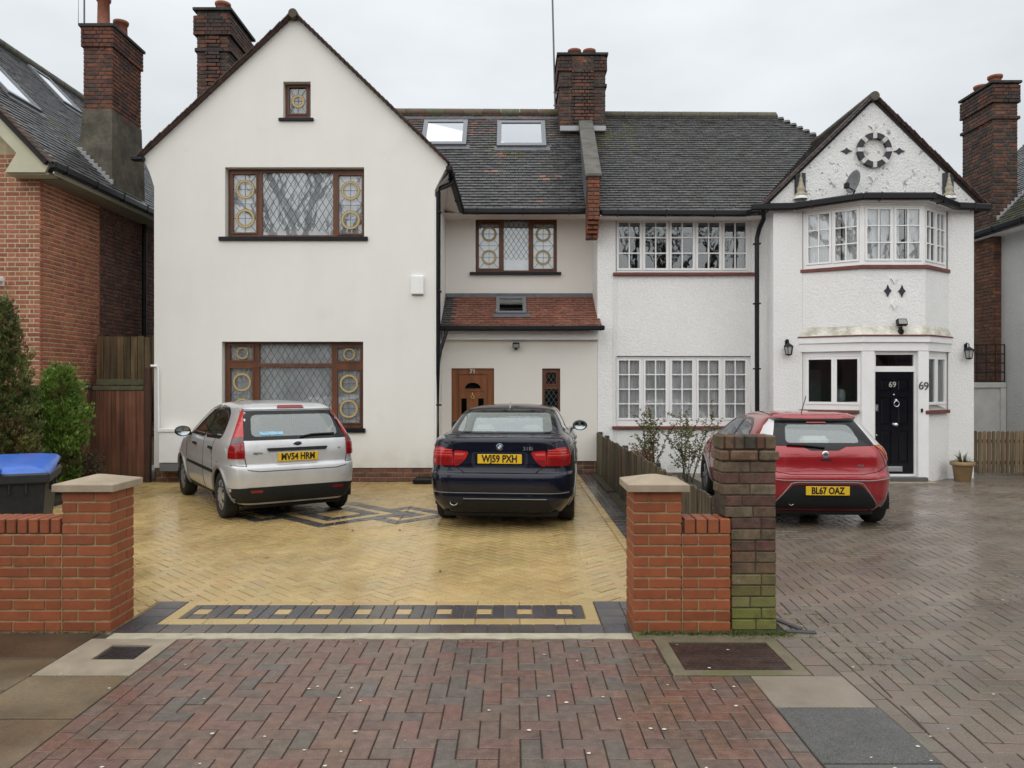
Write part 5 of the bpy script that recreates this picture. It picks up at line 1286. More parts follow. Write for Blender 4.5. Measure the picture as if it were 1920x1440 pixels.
# ------------------------------------------------------------------ cars
def pchip(keys):
    ks = sorted(keys); X = [k[0] for k in ks]; Y = [k[1] for k in ks]; n = len(X)
    h = [X[i + 1] - X[i] for i in range(n - 1)]; d = [(Y[i + 1] - Y[i]) / h[i] for i in range(n - 1)]; m = [d[0]] + [0] * (n - 2) + [d[-1]]
    for i in range(1, n - 1):
        if d[i - 1] * d[i] > 0:
            w1, w2 = 2 * h[i] + h[i - 1], h[i] + 2 * h[i - 1]; m[i] = (w1 + w2) / (w1 / d[i - 1] + w2 / d[i])
    def f(x):
        if x <= X[0]: return Y[0]
        if x >= X[-1]: return Y[-1]
        i = 0
        while x > X[i + 1]: i += 1
        t = (x - X[i]) / h[i]; t2, t3 = t * t, t * t * t
        return (2 * t3 - 3 * t2 + 1) * Y[i] + (t3 - 2 * t2 + t) * h[i] * m[i] + (-2 * t3 + 3 * t2) * Y[i + 1] + (t3 - t2) * h[i] * m[i + 1]
    return f
def inpoly(p, poly):
    c = False; n = len(poly)
    for i in range(n):
        a, b = poly[i], poly[i - 1]
        if (a[1] > p[1]) != (b[1] > p[1]) and p[0] < (b[0] - a[0]) * (p[1] - a[1]) / (b[1] - a[1]) + a[0]: c = not c
    return c
def mirror(poly): return [(-x, z) for x, z in poly][::-1]
def smooth_poly(poly, r=.25, k=4):
    """round the corners of an outline"""
    out = []; n = len(poly)
    for i in range(n):
        p0, p1, p2 = Vector(poly[i - 1]), Vector(poly[i]), Vector(poly[(i + 1) % n])
        a = p1 + (p0 - p1) * min(.45, r / max((p0 - p1).length, 1e-6)); b = p1 + (p2 - p1) * min(.45, r / max((p2 - p1).length, 1e-6))
        for j in range(k + 1):
            t = j / k; out.append(tuple(a * (1 - t) ** 2 + p1 * 2 * t * (1 - t) + b * t * t))
    return out
def shrink(poly, d):
    """move an outline inward by about d (counter-clockwise outline)"""
    n = len(poly); out = []; s = 1 if area(poly) > 0 else -1
    for i in range(n):
        p0, p1, p2 = Vector(poly[i - 1]), Vector(poly[i]), Vector(poly[(i + 1) % n])
        e1 = (p1 - p0); e2 = (p2 - p1)
        if e1.length < 1e-7 or e2.length < 1e-7: out.append(tuple(p1)); continue
        e1.normalize(); e2.normalize(); nn = Vector((-(e1.y + e2.y), e1.x + e2.x)); nn.normalize(); out.append(tuple(p1 + nn * d * s))
    return out
class Car:
    def __init__(s, name, loc, yaw, keys, nexp, axles, tyre_r, paint, label, cat='car'):
        s.root = empty(name, loc, yaw, label, cat); s.k = keys; s.paint = paint
        s.w = pchip([(k[0], k[1]) for k in keys]); s.yr = pchip([(k[0], k[2]) for k in keys]); s.yf = pchip([(k[0], k[3]) for k in keys]); s.n = pchip(nexp)
        s.z0, s.z1 = keys[0][0], keys[-1][0]; s.ax = axles; s.tr = tyre_r; s.holes_r = []; s.holes_s = []; s.holes_f = []
    def rear(s, x, z):
        w, n = s.w(z), s.n(z); d = (s.yf(z) - s.yr(z)) / 2; q = min(abs(x) / w, .9999)
        return Vector((x, s.yr(z) + d - d * (1 - q ** n) ** (1 / n), z))
    def front(s, x, z):
        w, n = s.w(z), s.n(z) * .6 + 1; d = (s.yf(z) - s.yr(z)) / 2; q = min(abs(x) / w, .9999)
        return Vector((x, s.yr(z) + d + d * (1 - q ** n) ** (1 / n), z))
    def side(s, y, z, sg=1):
        w = s.w(z); d = (s.yf(z) - s.yr(z)) / 2; m = s.yr(z) + d; n = s.n(z) if y < m else s.n(z) * .6 + 1
        q = min(abs(y - m) / d, .9999); return Vector((sg * w * (1 - q ** n) ** (1 / n), y, z))
    def surf(s, kind):
        f = {'rear': s.rear, 'front': s.front, 'left': lambda y, z: s.side(y, z, -1), 'right': lambda y, z: s.side(y, z, 1)}[kind]; ctr = Vector((0, 2, .7))
        def g(a, b, off=0):
            p = f(a, b)
            if not off: return p
            e = .004; n = (f(a + e, b) - f(a - e, b)).cross(f(a, b + e) - f(a, b - e))
            if n.length < 1e-9: return p
            n.normalize()
            if n.dot(p - ctr) < 0: n = -n
            return p + n * off
        return g
    def shell(s, nz=54, NR=44, NS=104, NF=26):
        zs = sorted(set([round(s.z0 + (s.z1 - s.z0) * i / nz, 4) for i in range(nz + 1)] + [k[0] for k in s.k])); rows = []
        kinds = ['r'] * NR + ['s'] * NS + ['f'] * NF + ['l'] * NS; ra = s.tr + .045
        for z in zs:
            w = s.w(z); n = s.n(z); nf = n * .6 + 1; d = (s.yf(z) - s.yr(z)) / 2; m = s.yr(z) + d; c = .5 ** (1 / n); cf = .5 ** (1 / nf); row = []
            for i in range(NR): row.append(s.rear(-c * w + 2 * c * w * i / NR, z))
            ys = [m - c * d + (c + cf) * d * i / NS for i in range(NS)]
            for y in ys: row.append(s.side(y, z, 1))
            for i in range(NF): row.append(s.front(cf * w - 2 * cf * w * i / NF, z))
            for i in range(NS): y = m + cf * d - (c + cf) * d * i / NS; row.append(s.side(y, z, -1))
            for j, p in enumerate(row):
                if kinds[j] in 'sl':
                    for (ya, zr) in s.ax:
                        dy, dz = p.y - ya, p.z - zr; L = math.hypot(dy, dz)
                        if abs(L - ra) < .026 and L > 0:
                            y2, z2 = ya + dy / L * ra, max(zr + dz / L * ra, s.z0); row[j] = s.side(y2, z2, 1 if kinds[j] == 's' else -1)
            rows.append(row)
        M_ = len(rows[0]); vs = [p for r_ in rows for p in r_]; fs = []
        for i in range(len(rows) - 1):
            for j in range(M_):
                q = (i * M_ + j, i * M_ + (j + 1) % M_, (i + 1) * M_ + (j + 1) % M_, (i + 1) * M_ + j); c = sum((vs[a] for a in q), Vector()) / 4; kd = kinds[j]
                if kd in 'sl' and any(math.hypot(c.y - ya, c.z - zr) < ra for ya, zr in s.ax): continue
                if kd == 'r' and any(inpoly((c.x, c.z), h) for h in s.holes_r): continue
                if kd == 'f' and any(inpoly((c.x, c.z), h) for h in s.holes_f): continue
                if kd in 'sl' and any(inpoly((c.y, c.z), h) for h in s.holes_s): continue
                fs.append(q)
        fs.append(tuple(range((len(rows) - 1) * M_, len(rows) * M_)))
        mb = MB(); mb.add(vs, fs, 0, None, True)
        return mb.build('body', s.paint, s.root)
    def patch(s, name, m, poly, kind='rear', off=.004, skirt=.012, edge=.06, parent=None, holes=(), flat=False):
        g = s.surf(kind); loops = [list(poly)] + [list(h) for h in holes]; pts = [p for l in loops for p in l]
        tris = [tuple(pts[i] for i in t) for t in tessellate_polygon([[Vector((p[0], p[1], 0)) for p in l] for l in loops])]
        done = []; st = tris
        while st:
            nx = []
            for t in st:
                e = [math.dist(t[i], t[(i + 1) % 3]) for i in range(3)]; i = max(range(3), key=lambda q: e[q])
                if e[i] <= edge: done.append(t)
                else:
                    mid = tuple((t[i][k] + t[(i + 1) % 3][k]) / 2 for k in (0, 1)); nx += [(t[i], mid, t[(i + 2) % 3]), (mid, t[(i + 1) % 3], t[(i + 2) % 3])]
            st = nx
        id = {}; vs = []; fs = []
        def vid(p):
            k = (round(p[0], 5), round(p[1], 5))
            if k not in id: id[k] = len(vs); vs.append(g(p[0], p[1], off))
            return id[k]
        for t in done:
            a, b, c = t; cc = (b[0] - a[0]) * (c[1] - a[1]) - (b[1] - a[1]) * (c[0] - a[0])
            f = (vid(a), vid(b), vid(c)); fs.append(f if (cc > 0) == (kind in ('rear', 'right')) else f[::-1])
        mb = MB(); mb.add(vs, fs, 0, None, not flat)
        for l in loops:
            dn = []
            for i in range(len(l)):
                a, b = l[i], l[(i + 1) % len(l)]; n = max(1, int(math.dist(a, b) / edge))
                dn += [(a[0] + (b[0] - a[0]) * t / n, a[1] + (b[1] - a[1]) * t / n) for t in range(n)]
            o = [g(p[0], p[1], off) for p in dn]; i_ = [g(p[0], p[1], off - skirt) for p in dn]; k = len(dn)
            mb.add(o + i_, [(i, (i + 1) % k, k + (i + 1) % k, k + i) for i in range(k)], 0)
        return mb.build(name, m, parent or s.root)
    def line(s, pts, kind='rear', r=.004, m=None, name='panel_gap', closed=False, off=0, parent=None):
        g = s.surf(kind); dn = []; P_ = list(pts) + ([pts[0]] if closed else [])
        for a, b in zip(P_, P_[1:]):
            n = max(1, int(math.dist(a, b) / .04)); dn += [(a[0] + (b[0] - a[0]) * t / n, a[1] + (b[1] - a[1]) * t / n) for t in range(n)]
        dn.append(P_[-1]); mb = MB(); mb.tube([g(p[0], p[1], off) for p in dn], r, 6); return mb.build(name, m or m_gap, parent or s.root)
    def at(s, a, b, kind='rear', off=0): return s.surf(kind)(a, b, off)
    def window(s, outer, inner, kind, glass, frit, name='window', off=.003):
        """black-edged glass: surround patch with a hole, pane inside it"""
        w_ = s.patch(name, frit, outer, kind, off, .012, holes=[inner]); s.patch('pane', glass, [tuple(p) for p in shrink(inner, -.004)], kind, off - .003, .002, parent=w_); return w_
    def wheels(s, w, xo, style, hub):
        for (y, z) in s.ax:
            for sg in (-1, 1):
                r = s.tr; rr_ = r * .69; T = MB(); Mx = Matrix.Rotation(R(90) * sg, 4, 'Y')
                T.lathe([(rr_, -w / 2), (r * .93, -w / 2), (r * .985, -w * .40), (r, -w * .3), (r, w * .3), (r * .985, w * .40), (r * .93, w / 2), (rr_ + .01, w / 2), (rr_, w / 2 - .012), (rr_ * .98, -w / 2)], (0, 0, 0), 36, M=Mx)
                t = T.build('wheel', m_tyre, s.root, (sg * (xo - w / 2), y, z)); k = MB()
                k.lathe([(rr_ * 1.0, w / 2 - .012), (rr_ * .98, w / 2 - .004), (rr_ * .92, w / 2 - .014), (rr_ * .9, w / 2 - .05), (.06, w / 2 - .055), (0, w / 2 - .055)], (0, 0, 0), 30, M=Mx, mi=1)
                if style == 'cover':
                    k.lathe([(rr_ * .93, w / 2 - .012), (rr_ * .6, w / 2 - .002), (rr_ * .25, w / 2 + .002), (0, w / 2 + .004)], (0, 0, 0), 30, M=Mx)
                    for i in range(7):
                        a = 2 * math.pi * i / 7; k.bbox(-.018, .018, rr_ * .52, rr_ * .84, w / 2 - .004, w / 2 + .0015, .006, mi=1, M=Mx @ Matrix.Rotation(a, 4, 'Z'))
                else:
                    n = 5
                    for i in range(n):
                        for dd_ in (-.11, .11): k.bbox(-.016, .016, .04, rr_ * .93, w / 2 - .04, w / 2 - .008, .006, M=Mx @ Matrix.Rotation(2 * math.pi * i / n + dd_, 4, 'Z'))
                    k.lathe([(.062, w / 2 - .045), (.06, w / 2 - .01), (.03, w / 2 - .004), (0, w / 2 - .004)], (0, 0, 0), 18, M=Mx)
                k.build('rim', [hub, m_rimdark], t)
                L = MB(); ra = s.tr + .05; n = 20     # dark liner inside the arch
                xi = sg * (xo - w - .06); xo2 = sg * (s.w(z + .15) - .012)
                pts = [(ra * math.cos(math.pi * 1.16 * i / n - .25), ra * math.sin(math.pi * 1.16 * i / n - .25)) for i in range(n + 1)]
                vs = [(xo2, y + a, z + b) for a, b in pts] + [(xi, y + a, z + b) for a, b in pts]
                L.add(vs, [(i, i + 1, n + 2 + i, n + 1 + i) for i in range(n)] + [tuple(range(n + 1, 2 * n + 2))], 0, None); L.build('arch_liner', m_under, s.root)
    def cabin(s, belt, roof, yb, yd, seatm, seat_y, hw, shelf=None):
        """floor, dash, seats"""
        MB().bbox(-hw - .06, hw + .06, .2, yd + .35, .15, .30, .02).build('floor_pan', m_under, s.root)  # floor pan made deep and low to block light under the car
        MB().bbox(-hw - .06, hw + .06, yd - .45, yd - .1, .6, belt + .0, .06).build('dashboard', m_trim, s.root)
        for y, top in seat_y:
            for sx in (-1, 1):
                c = sx * hw * .5; k = MB(); rot = Matrix.Translation((c, y, .52)) @ Matrix.Rotation(R(12), 4, 'X')
                k.bbox(-.24, .24, -.07, .07, 0, top - .52 - .2, .06, M=rot); st = k.build('seat', seatm, s.root)
                k = MB(); k.bbox(-.13, .13, -.05, .05, top - .52 - .17, top - .52, .045, M=rot)
                for q in (-.05, .05): k.tube([rot @ Vector((q, 0, top - .75)), rot @ Vector((q, 0, top - .62))], .008, 6)
                k.build('headrest', seatm, st); k = MB(); k.bbox(c - .25, c + .25, y + .02, y + .5, .36, .52, .05); k.build('seat_cushion', seatm, st)
        if shelf: MB().bbox(-hw - .02, hw + .02, shelf[0], shelf[1], shelf[2] - .02, shelf[2], .01).build('parcel_shelf', m_trim, s.root)
        k = MB(); k.tube([Vector((hw * .5 + .17 * math.cos(t), yd - .55 + .06 * math.sin(t), belt - .1 + .16 * math.sin(t))) for t in [2 * math.pi * i / 20 for i in range(21)]], .014, 8, cap=False); k.build('steering_wheel', m_trim, s.root)
    def plate(s, x, z, txt, off=.012, w=.52, h=.111, tilt=0):
        p = s.at(x, z, 'rear'); k = MB(); k.bbox(-w / 2, w / 2, -.006, .004, -h / 2, h / 2, .004)
        o = k.build('number_plate', m_plate, s.root, (x, p.y - off, z), (tilt, 0, 0)); t = put('plate_lettering', text_mesh(txt, .116 * h / .111, .0012, .004, .79 * w / .52), o); t.data.materials.append(m_ink)
        t.rotation_euler = (R(90), 0, 0); t.location = (0, -.0068, -.001); return o
    def mirror_(s, y, z, sg, m_c, m_g):
        p = s.side(y, z, sg); k = MB(); c = p + Vector((sg * .14, 0, .03))
        k.lathe([(.0, -.06), (.05, -.055), (.085, -.03), (.10, .01), (.1, .04), (.092, .045)], c, 18, M=Matrix.Rotation(R(90), 4, 'X') @ Matrix.Scale(1.12, 4, (1, 0, 0)) @ Matrix.Scale(.78, 4, (0, 1, 0)))
        k.tube([p + Vector((-sg * .01, .01, -.02)), p + Vector((sg * .08, .01, .0))], .022, 8); o = k.build('door_mirror', m_c, s.root)
        k = MB(); k.lathe([(.088, 0), (.088, -.003), (0, -.003)], (c.x, c.y - .041, c.z), 18, M=Matrix.Rotation(R(90), 4, 'X') @ Matrix.Scale(1.12, 4, (1, 0, 0)) @ Matrix.Scale(.78, 4, (0, 1, 0)))
        k.build('mirror_glass', m_g, o)
    def badge(s, txt, x, z, size, off=.004, m=None, xs=1):
        t = put('badge', text_mesh(txt, size, .0015, .0006, xs), s.root); t.data.materials.append(m or m_chrome); t.rotation_euler = (R(90), 0, 0); p = s.at(x, z, 'rear'); t.location = (x, p.y - off, z); return t
m_gap = mat('panel_gap_black', (.006, .006, .007), .7)
m_tyre = mat('tyre_rubber', (.018, .018, .019), .7, noise=(20, .7, 1.3), bump=(80, .2, .003))
m_rimdark = mat('dark_wheel_recess', (.03, .03, .032), .5)
m_alloy = mat('alloy_wheel', (.42, .43, .44), .3, .9); m_cover = mat('plastic_wheel_trim', (.46, .465, .47), .38, .6, noise=(9, .8, 1.1))
m_under = mat('underbody_black', (.008, .008, .008), .8)
m_trim = mat('dark_cabin_trim', (.04, .04, .042), .7); m_seatg = mat('grey_seat_cloth', (.2, .205, .21), .9); m_seatb = mat('beige_seat_leather', (.40, .37, .31), .6)
m_plate = mat('yellow_plate', (.72, .46, .02), .4); m_ink = mat('plate_black', (.01, .01, .01), .5)
m_frit = mat('black_glass_edge', (.008, .008, .009), .12, spec=.35)
m_rub = mat('bumper_plastic', (.016, .017, .018), .55, spec=.3, noise=(30, .85, 1.2), bump=(180, .2, .001))
m_red = mat('red_lens', (.42, .012, .012), .12, coat=.6, noise=(30, .8, 1.2)); m_redd = mat('dark_red_lens', (.22, .006, .008), .14, coat=.6)
m_clear = mat('clear_lens', (.60, .58, .57), .15, coat=.7); m_amber = mat('amber_lens', (.45, .16, .03), .2, coat=.5); m_smoke = mat('smoked_lens', (.09, .05, .05), .15, coat=.6); m_pink = mat('pale_red_lens', (.55, .10, .09), .12, coat=.6)
m_mirg = mat('mirror_silver', (.32, .36, .38), .08, 1)
g_car = glass_mat('car_glass', (.70, .78, .75), .85); g_carb = glass_mat('green_car_glass', (.80, .88, .85), 1.1, .24, (.66, .73, .70))  # rear glass: pale diffuse wet-film haze mixed in to brighten it
wp = dict(bump=(260, .06, .0015), bump2=(700, .04, .0006))
def dome_emblem(car, x, z, r, sx=1, ring=None, off=.0):
    p = car.at(x, z); k = MB(); k.lathe([(r, 0), (r, .006), (r * .9, .009), (0, .010)], (x, p.y - off, z), 28, M=Matrix.Rotation(R(90), 4, 'X') @ Matrix.Scale(sx, 4, (1, 0, 0))); return k.build('emblem', ring, car.root), p

# --- silver hatchback
m_silver = mat('silver_paint', (.58, .585, .59), .34, .35, coat=.8, noise=(6, .93, 1.05), back=(.22, .22, .21), **wp)
ya = R(33.5); axc = Vector((-3.07, 10.33)); oh = .66
loc = (axc.x + math.sin(ya) * oh, axc.y - math.cos(ya) * oh, 0)
fk = [(.21, .72, .14, 3.7), (.30, .79, .06, 3.83), (.44, .828, .015, 3.9), (.58, .838, .0, 3.917), (.68, .84, .012, 3.89), (.715, .836, .05, 3.84), (.85, .834, .055, 3.62), (.95, .82, .07, 3.25), (1.0, .80, .085, 3.05),
      (1.03, .785, .105, 2.96), (1.12, .74, .165, 2.8), (1.22, .69, .235, 2.62), (1.32, .64, .31, 2.42), (1.40, .595, .375, 2.22), (1.44, .55, .46, 2.08), (1.47, .44, .72, 1.9), (1.487, .26, 1.0, 1.7), (1.492, .1, 1.2, 1.5)]
F1 = Car('parked_car', loc, ya, fk, [(.2, 9), (1.0, 9), (1.35, 8), (1.46, 5), (1.5, 3)], [(oh, .298), (oh + 2.486, .298)], .298, m_silver, 'silver five door hatchback parked at an angle before the leaded ground floor window')
rw_o = [(-.665, 1.015), (.665, 1.015), (.60, 1.375), (-.60, 1.375)]; rw_i = smooth_poly([(-.565, 1.06), (.565, 1.06), (.52, 1.33), (-.52, 1.33)], .07)
sw_f = smooth_poly([(1.62, 1.02), (2.62, 1.03), (2.28, 1.27), (2.02, 1.385), (1.60, 1.405)], .05, 2); sw_r = smooth_poly([(.72, 1.04), (1.545, 1.02), (1.525, 1.405), (1.05, 1.375), (.86, 1.31), (.76, 1.18)], .06, 2)
wsc = smooth_poly([(-.60, 1.02), (.60, 1.02), (.50, 1.38), (-.50, 1.38)], .06)
F1.holes_r = [shrink(rw_o, .04)]; F1.holes_s = [shrink(sw_f, .02), shrink(sw_r, .02)]; F1.holes_f = [wsc]
F1.shell()
rwn = F1.window(rw_o, rw_i, 'rear', g_carb, m_frit, 'rear_window')
for kd in ('left', 'right'):
    for a in (sw_f, sw_r): F1.window(shrink(a, -.03), shrink(a, .012), kd, g_car, m_frit, 'side_window')
F1.patch('windscreen', g_car, shrink(wsc, -.03), 'front', .002, .002)
lt = [(.655, .80)] + [(F1.w(z) * .962, z) for z in (.79, .85, .92, 1.0, 1.06, 1.12, 1.18, 1.24, 1.30, 1.36)] + [(F1.w(1.40) * .95, 1.40), (.565, 1.405), (.61, 1.25), (.66, 1.0)]
for sg, kd in ((1, 0), (-1, 0)):
    pl_ = lt if sg > 0 else mirror(lt); tl = F1.patch('tail_light', m_red, pl_, 'rear', .012, .02, .04)
    for nm, c, mm in (('indicator_lens', [(.66, .985), (F1.w(.96) * .955, .96), (F1.w(1.04) * .955, 1.04), (.657, 1.06)], m_smoke), ('reverse_lens', [(.663, .805), (.798, .80), (.798, .865), (.66, .87)], m_redd), ('brake_lens', [(.664, .89), (.796, .885), (F1.w(.945) * .957, .945), (.66, .965)], m_redd)):
        F1.patch(nm, mm, c if sg > 0 else mirror(c), 'rear', .016, .006, .04, parent=tl)
F1.patch('high_brake_light', m_redd, smooth_poly([(-.18, 1.395), (.18, 1.395), (.16, 1.425), (-.16, 1.425)], .012), 'rear', .022, .03)
F1.patch('spoiler', m_silver, smooth_poly([(-.585, 1.385), (.585, 1.385), (.50, 1.455), (-.50, 1.455)], .03), 'rear', .012, .03)
F1.line([(-.655, .80), (-.63, .66), (-.5, .635), (.5, .635), (.63, .66), (.655, .80)], r=.005)
for sg in (-1, 1): F1.line([(sg * .655, .80), (sg * .66, 1.0)], r=.005); F1.line([(sg * .835, .715), (sg * .64, .70)], r=.005)
F1.patch('lower_bumper', m_rub, smooth_poly([(-.815, .24), (.815, .24), (.822, .42), (.6, .44), (-.6, .44), (-.822, .42)], .02), 'rear', .008, .02)
for sg in (-1, 1): F1.patch('reflector', m_redd, [(sg * .52 - .07, .375), (sg * .52 + .07, .375), (sg * .52 + .07, .405), (sg * .52 - .07, .405)], 'rear', .012, .01)
F1.patch('tailgate_handle', m_rub, smooth_poly([(-.37, .875), (.37, .875), (.39, .915), (-.39, .915)], .01), 'rear', .02, .03)
F1.patch('plate_recess', m_silver, smooth_poly([(-.27, .70), (.27, .70), (.36, .87), (-.36, .87)], .04), 'rear', .003, .008)
F1.plate(0, .80, 'MV54 HRM', .014)
e_, p_ = dome_emblem(F1, 0, .965, .03, 1.9, m_chrome); F1.badge('', 0, .9, .01) if 0 else None
k = MB(); k.lathe([(.025, .008), (.024, .012), (0, .0125)], (0, p_.y, .965), 24, M=Matrix.Rotation(R(90), 4, 'X') @ Matrix.Scale(1.95, 4, (1, 0, 0))); k.build('emblem_face', mat('emblem_blue', (.03, .035, .07), .3), F1.root)
F1.badge('FIESTA', -.50, .855, .032, .004, m_trim, 1.2); F1.badge('LX', .55, .885, .028, .004, m_trim)
F1.patch('sticker', mat('blue_sticker', (.25, .48, .62), .5, noise=(40, .6, 1.5)), [(-.46, 1.075), (-.16, 1.075), (-.16, 1.115), (-.46, 1.115)], 'rear', .006, .002)
F1.line([(.05, 1.035), (.2, 1.06), (.5, 1.065)], r=.012, m=m_rub, name='wiper', off=.02)
for kd in ('left', 'right'):
    F1.patch('rub_strip', m_rub, [(1.0, .555), (2.62, .575), (2.62, .61), (1.0, .595)], kd, .012, .02)
    F1.line([(1.575, 1.0), (1.58, .6), (1.6, .28)], kd, .0045); F1.line([(2.70, 1.0), (2.72, .6), (2.66, .30)], kd, .0045); F1.line([(.98, 1.0), (1.08, .8), (1.02, .62)], kd, .0045)
    F1.patch('sill_strip', m_rub, [(1.05, .235), (2.75, .235), (2.75, .29), (1.05, .29)], kd, .006, .02)
    for y in (1.02, 2.0): F1.patch('door_handle', m_rub, smooth_poly([(y, .86), (y + .17, .865), (y + .17, .895), (y, .89)], .012), kd, .03, .035)
    g = F1.surf(kd)
    for (ya_, zr) in F1.ax:
        F1.line([(ya_ + (.343 + .015) * math.cos(t), max(zr + (.343 + .015) * math.sin(t), .24)) for t in [math.pi * (-.06 + 1.12 * i / 26) for i in range(27)]], kd, .024, m_silver, 'wheel_arch')
F1.patch('fuel_flap', m_silver, [(.42 + .075 * math.cos(t), .84 + .075 * math.sin(t)) for t in [2 * math.pi * i / 20 for i in range(20)]], 'left', .004, .006)
F1.wheels(.18, .815, 'cover', m_cover); F1.cabin(1.0, 1.4, .35, 2.95, m_seatg, ((1.0, 1.08), (1.75, 1.2)), .56, (.25, .75, 1.0))
for sg in (-1, 1): F1.mirror_(2.5, 1.0, sg, m_rub, m_mirg)

# --- dark blue saloon
m_navyp = mat('blue_black_car_paint', (.004, .006, .017), .2, .1, spec=.3, coat=.55, noise=(4, .85, 1.2), back=(.22, .22, .2), **wp)
bk = [(.21, .80, .15, 4.3), (.31, .87, .07, 4.45), (.40, .898, .025, 4.5), (.455, .902, .03, 4.52), (.47, .905, .01, 4.52), (.58, .912, .0, 4.53), (.665, .912, .012, 4.5), (.695, .906, .06, 4.48), (.80, .902, .075, 4.4), (.90, .892, .075, 4.2),
      (1.0, .872, .08, 3.75), (1.05, .852, .085, 3.5), (1.072, .835, .13, 3.42), (1.088, .80, .40, 3.36), (1.105, .775, .54, 3.32), (1.13, .755, .61, 3.27), (1.22, .715, .85, 3.08), (1.30, .672, 1.07, 2.9), (1.355, .632, 1.25, 2.75), (1.39, .585, 1.42, 2.6), (1.42, .46, 1.7, 2.4), (1.436, .25, 1.9, 2.2), (1.44, .1, 2.0, 2.1)]
bk = [(a, b * .968, c, d) for a, b, c, d in bk]; yb_ = R(-5); ohb = .98; axb = Vector((-.065, 9.88)); loc = (axb.x + math.sin(yb_) * ohb, axb.y - math.cos(yb_) * ohb, 0)
S1 = Car('parked_car', loc, yb_, bk, [(.2, 8), (.9, 9), (1.08, 8), (1.35, 7), (1.42, 4), (1.45, 3)], [(ohb, .316), (ohb + 2.76, .316)], .316, m_navyp, 'dark blue saloon car parked in front of the brown front door')
rw_o = [(-.66, 1.112), (.66, 1.112), (.585, 1.375), (-.585, 1.375)]; rw_i = smooth_poly([(-.60, 1.13), (.60, 1.13), (.545, 1.345), (-.545, 1.345)], .05)
sf = smooth_poly([(2.0, 1.08), (3.12, 1.06), (2.72, 1.28), (2.45, 1.37), (2.0, 1.375)], .04, 2); sr = smooth_poly([(.98, 1.10), (1.93, 1.08), (1.93, 1.375), (1.5, 1.36), (1.2, 1.26)], .05, 2)
wsc = smooth_poly([(-.66, 1.10), (.66, 1.10), (.52, 1.37), (-.52, 1.37)], .05)
S1.holes_r = [shrink(rw_o, .035)]; S1.holes_s = [shrink(sf, .02), shrink(sr, .02)]; S1.holes_f = [wsc]
S1.shell(nz=60)
S1.window(rw_o, rw_i, 'rear', g_carb, m_frit, 'rear_window')
for kd in ('left', 'right'):
    for a in (sf, sr): S1.window(shrink(a, -.025), shrink(a, .01), kd, g_car, m_frit, 'side_window')
S1.patch('windscreen', g_car, shrink(wsc, -.03), 'front', .002, .002)
lo = smooth_poly([(.545, .762), (.812, .772), (.815, .91), (.77, .978), (.69, .98), (.55, .935)], .025, 3); li = smooth_poly([(.36, .928), (.54, .945), (.54, .757), (.47, .77), (.40, .85)], .03, 3)
for sg in (1, -1):
    mm = (lambda p: p) if sg > 0 else mirror
    t_ = S1.patch('tail_light', m_red, mm(lo), 'rear', .008, .015, .035); t2 = S1.patch('inner_tail_light', m_red, mm(li), 'rear', .008, .015, .035)
    for (z0, z1, m_) in ((.945, .955, m_pink), (.915, .925, m_pink), (.885, .895, m_pink), (.765, .865, m_redd)): S1.patch('lens_band', m_, mm([(.562, z0), (.80 if z0 < .9 else .775, z0), (.80 if z0 < .9 else .765, z1), (.562, z1)]), 'rear', .0105, .005, .035, parent=t_)
    S1.patch('lens_band', m_pink, mm([(.43, .885), (.53, .885), (.53, .915), (.405, .91)]), 'rear', .0105, .005, .035, parent=t2); S1.patch('lens_band', m_redd, mm([(.455, .785), (.53, .775), (.53, .835), (.42, .845)]), 'rear', .0105, .005, .035, parent=t2)
lid = [(-.70, 1.052), (-.565, 1.0), (-.545, .755), (-.46, .72), (-.42, .685), (.42, .685), (.46, .72), (.545, .755), (.565, 1.0), (.70, 1.052)]
S1.line(lid, r=.005); S1.line([(-.70, 1.052), (-.68, 1.10)], r=.004); S1.line([(.70, 1.052), (.68, 1.10)], r=.004)
S1.patch('plate_surround', mat('gloss_navy_trim', (.012, .016, .03), .25, coat=.8), smooth_poly([(-.31, .735), (.31, .735), (.335, .80), (.325, .925), (-.325, .925), (-.335, .80)], .035), 'rear', .004, .01, holes=[smooth_poly([(-.29, .775), (.29, .775), (.30, .91), (-.30, .91)], .02)])
S1.plate(0, .845, 'WJ59 PXH', .008)
S1.patch('lid_lip', m_navyp, smooth_poly([(-.66, 1.035), (.66, 1.035), (.64, 1.072), (-.64, 1.072)], .015), 'rear', .018, .03)
S1.line([(-.8, .452), (.8, .452)], r=.006, m=m_navyp, name='bumper_crease', off=.004); S1.line([(-.42, .385), (.55, .385)], r=.005, m=m_navyp, name='bumper_crease', off=.006)
S1.patch('lower_bumper', m_rub, smooth_poly([(-.6, .24), (.62, .24), (.58, .365), (-.42, .365), (-.45, .30)], .02), 'rear', .006, .02)
for (x, z, r_, m_, o) in ((0, .985, .040, m_chrome, 0), (0, .985, .036, mat('emblem_black', (.012, .012, .014), .25), .003)):
    k = MB(); p = S1.at(x, z); k.lathe([(r_, 0), (r_, .007), (r_ * .9, .009), (0, .0095)], (x, p.y - o, z), 28, M=Matrix.Rotation(R(90), 4, 'X')); k.build('emblem', m_, S1.root)
for i in range(4):
    k = MB(); p = S1.at(0, .985); q_ = [(0, 0)] + [(.023 * math.cos(t), .023 * math.sin(t)) for t in [math.pi / 2 * (i + j / 6) for j in range(7)]]
    k.prism(q_, lambda u, v, w: (u, p.y - .0145 + w, .985 + v), .003); k.build('emblem_quarter', mat('emblem_white', (.75, .75, .75), .3) if i % 2 == 0 else mat('emblem_sky_blue', (.08, .25, .55), .3), S1.root)
S1.badge('318i', .33, .965, .06, .006, None, 1.15)
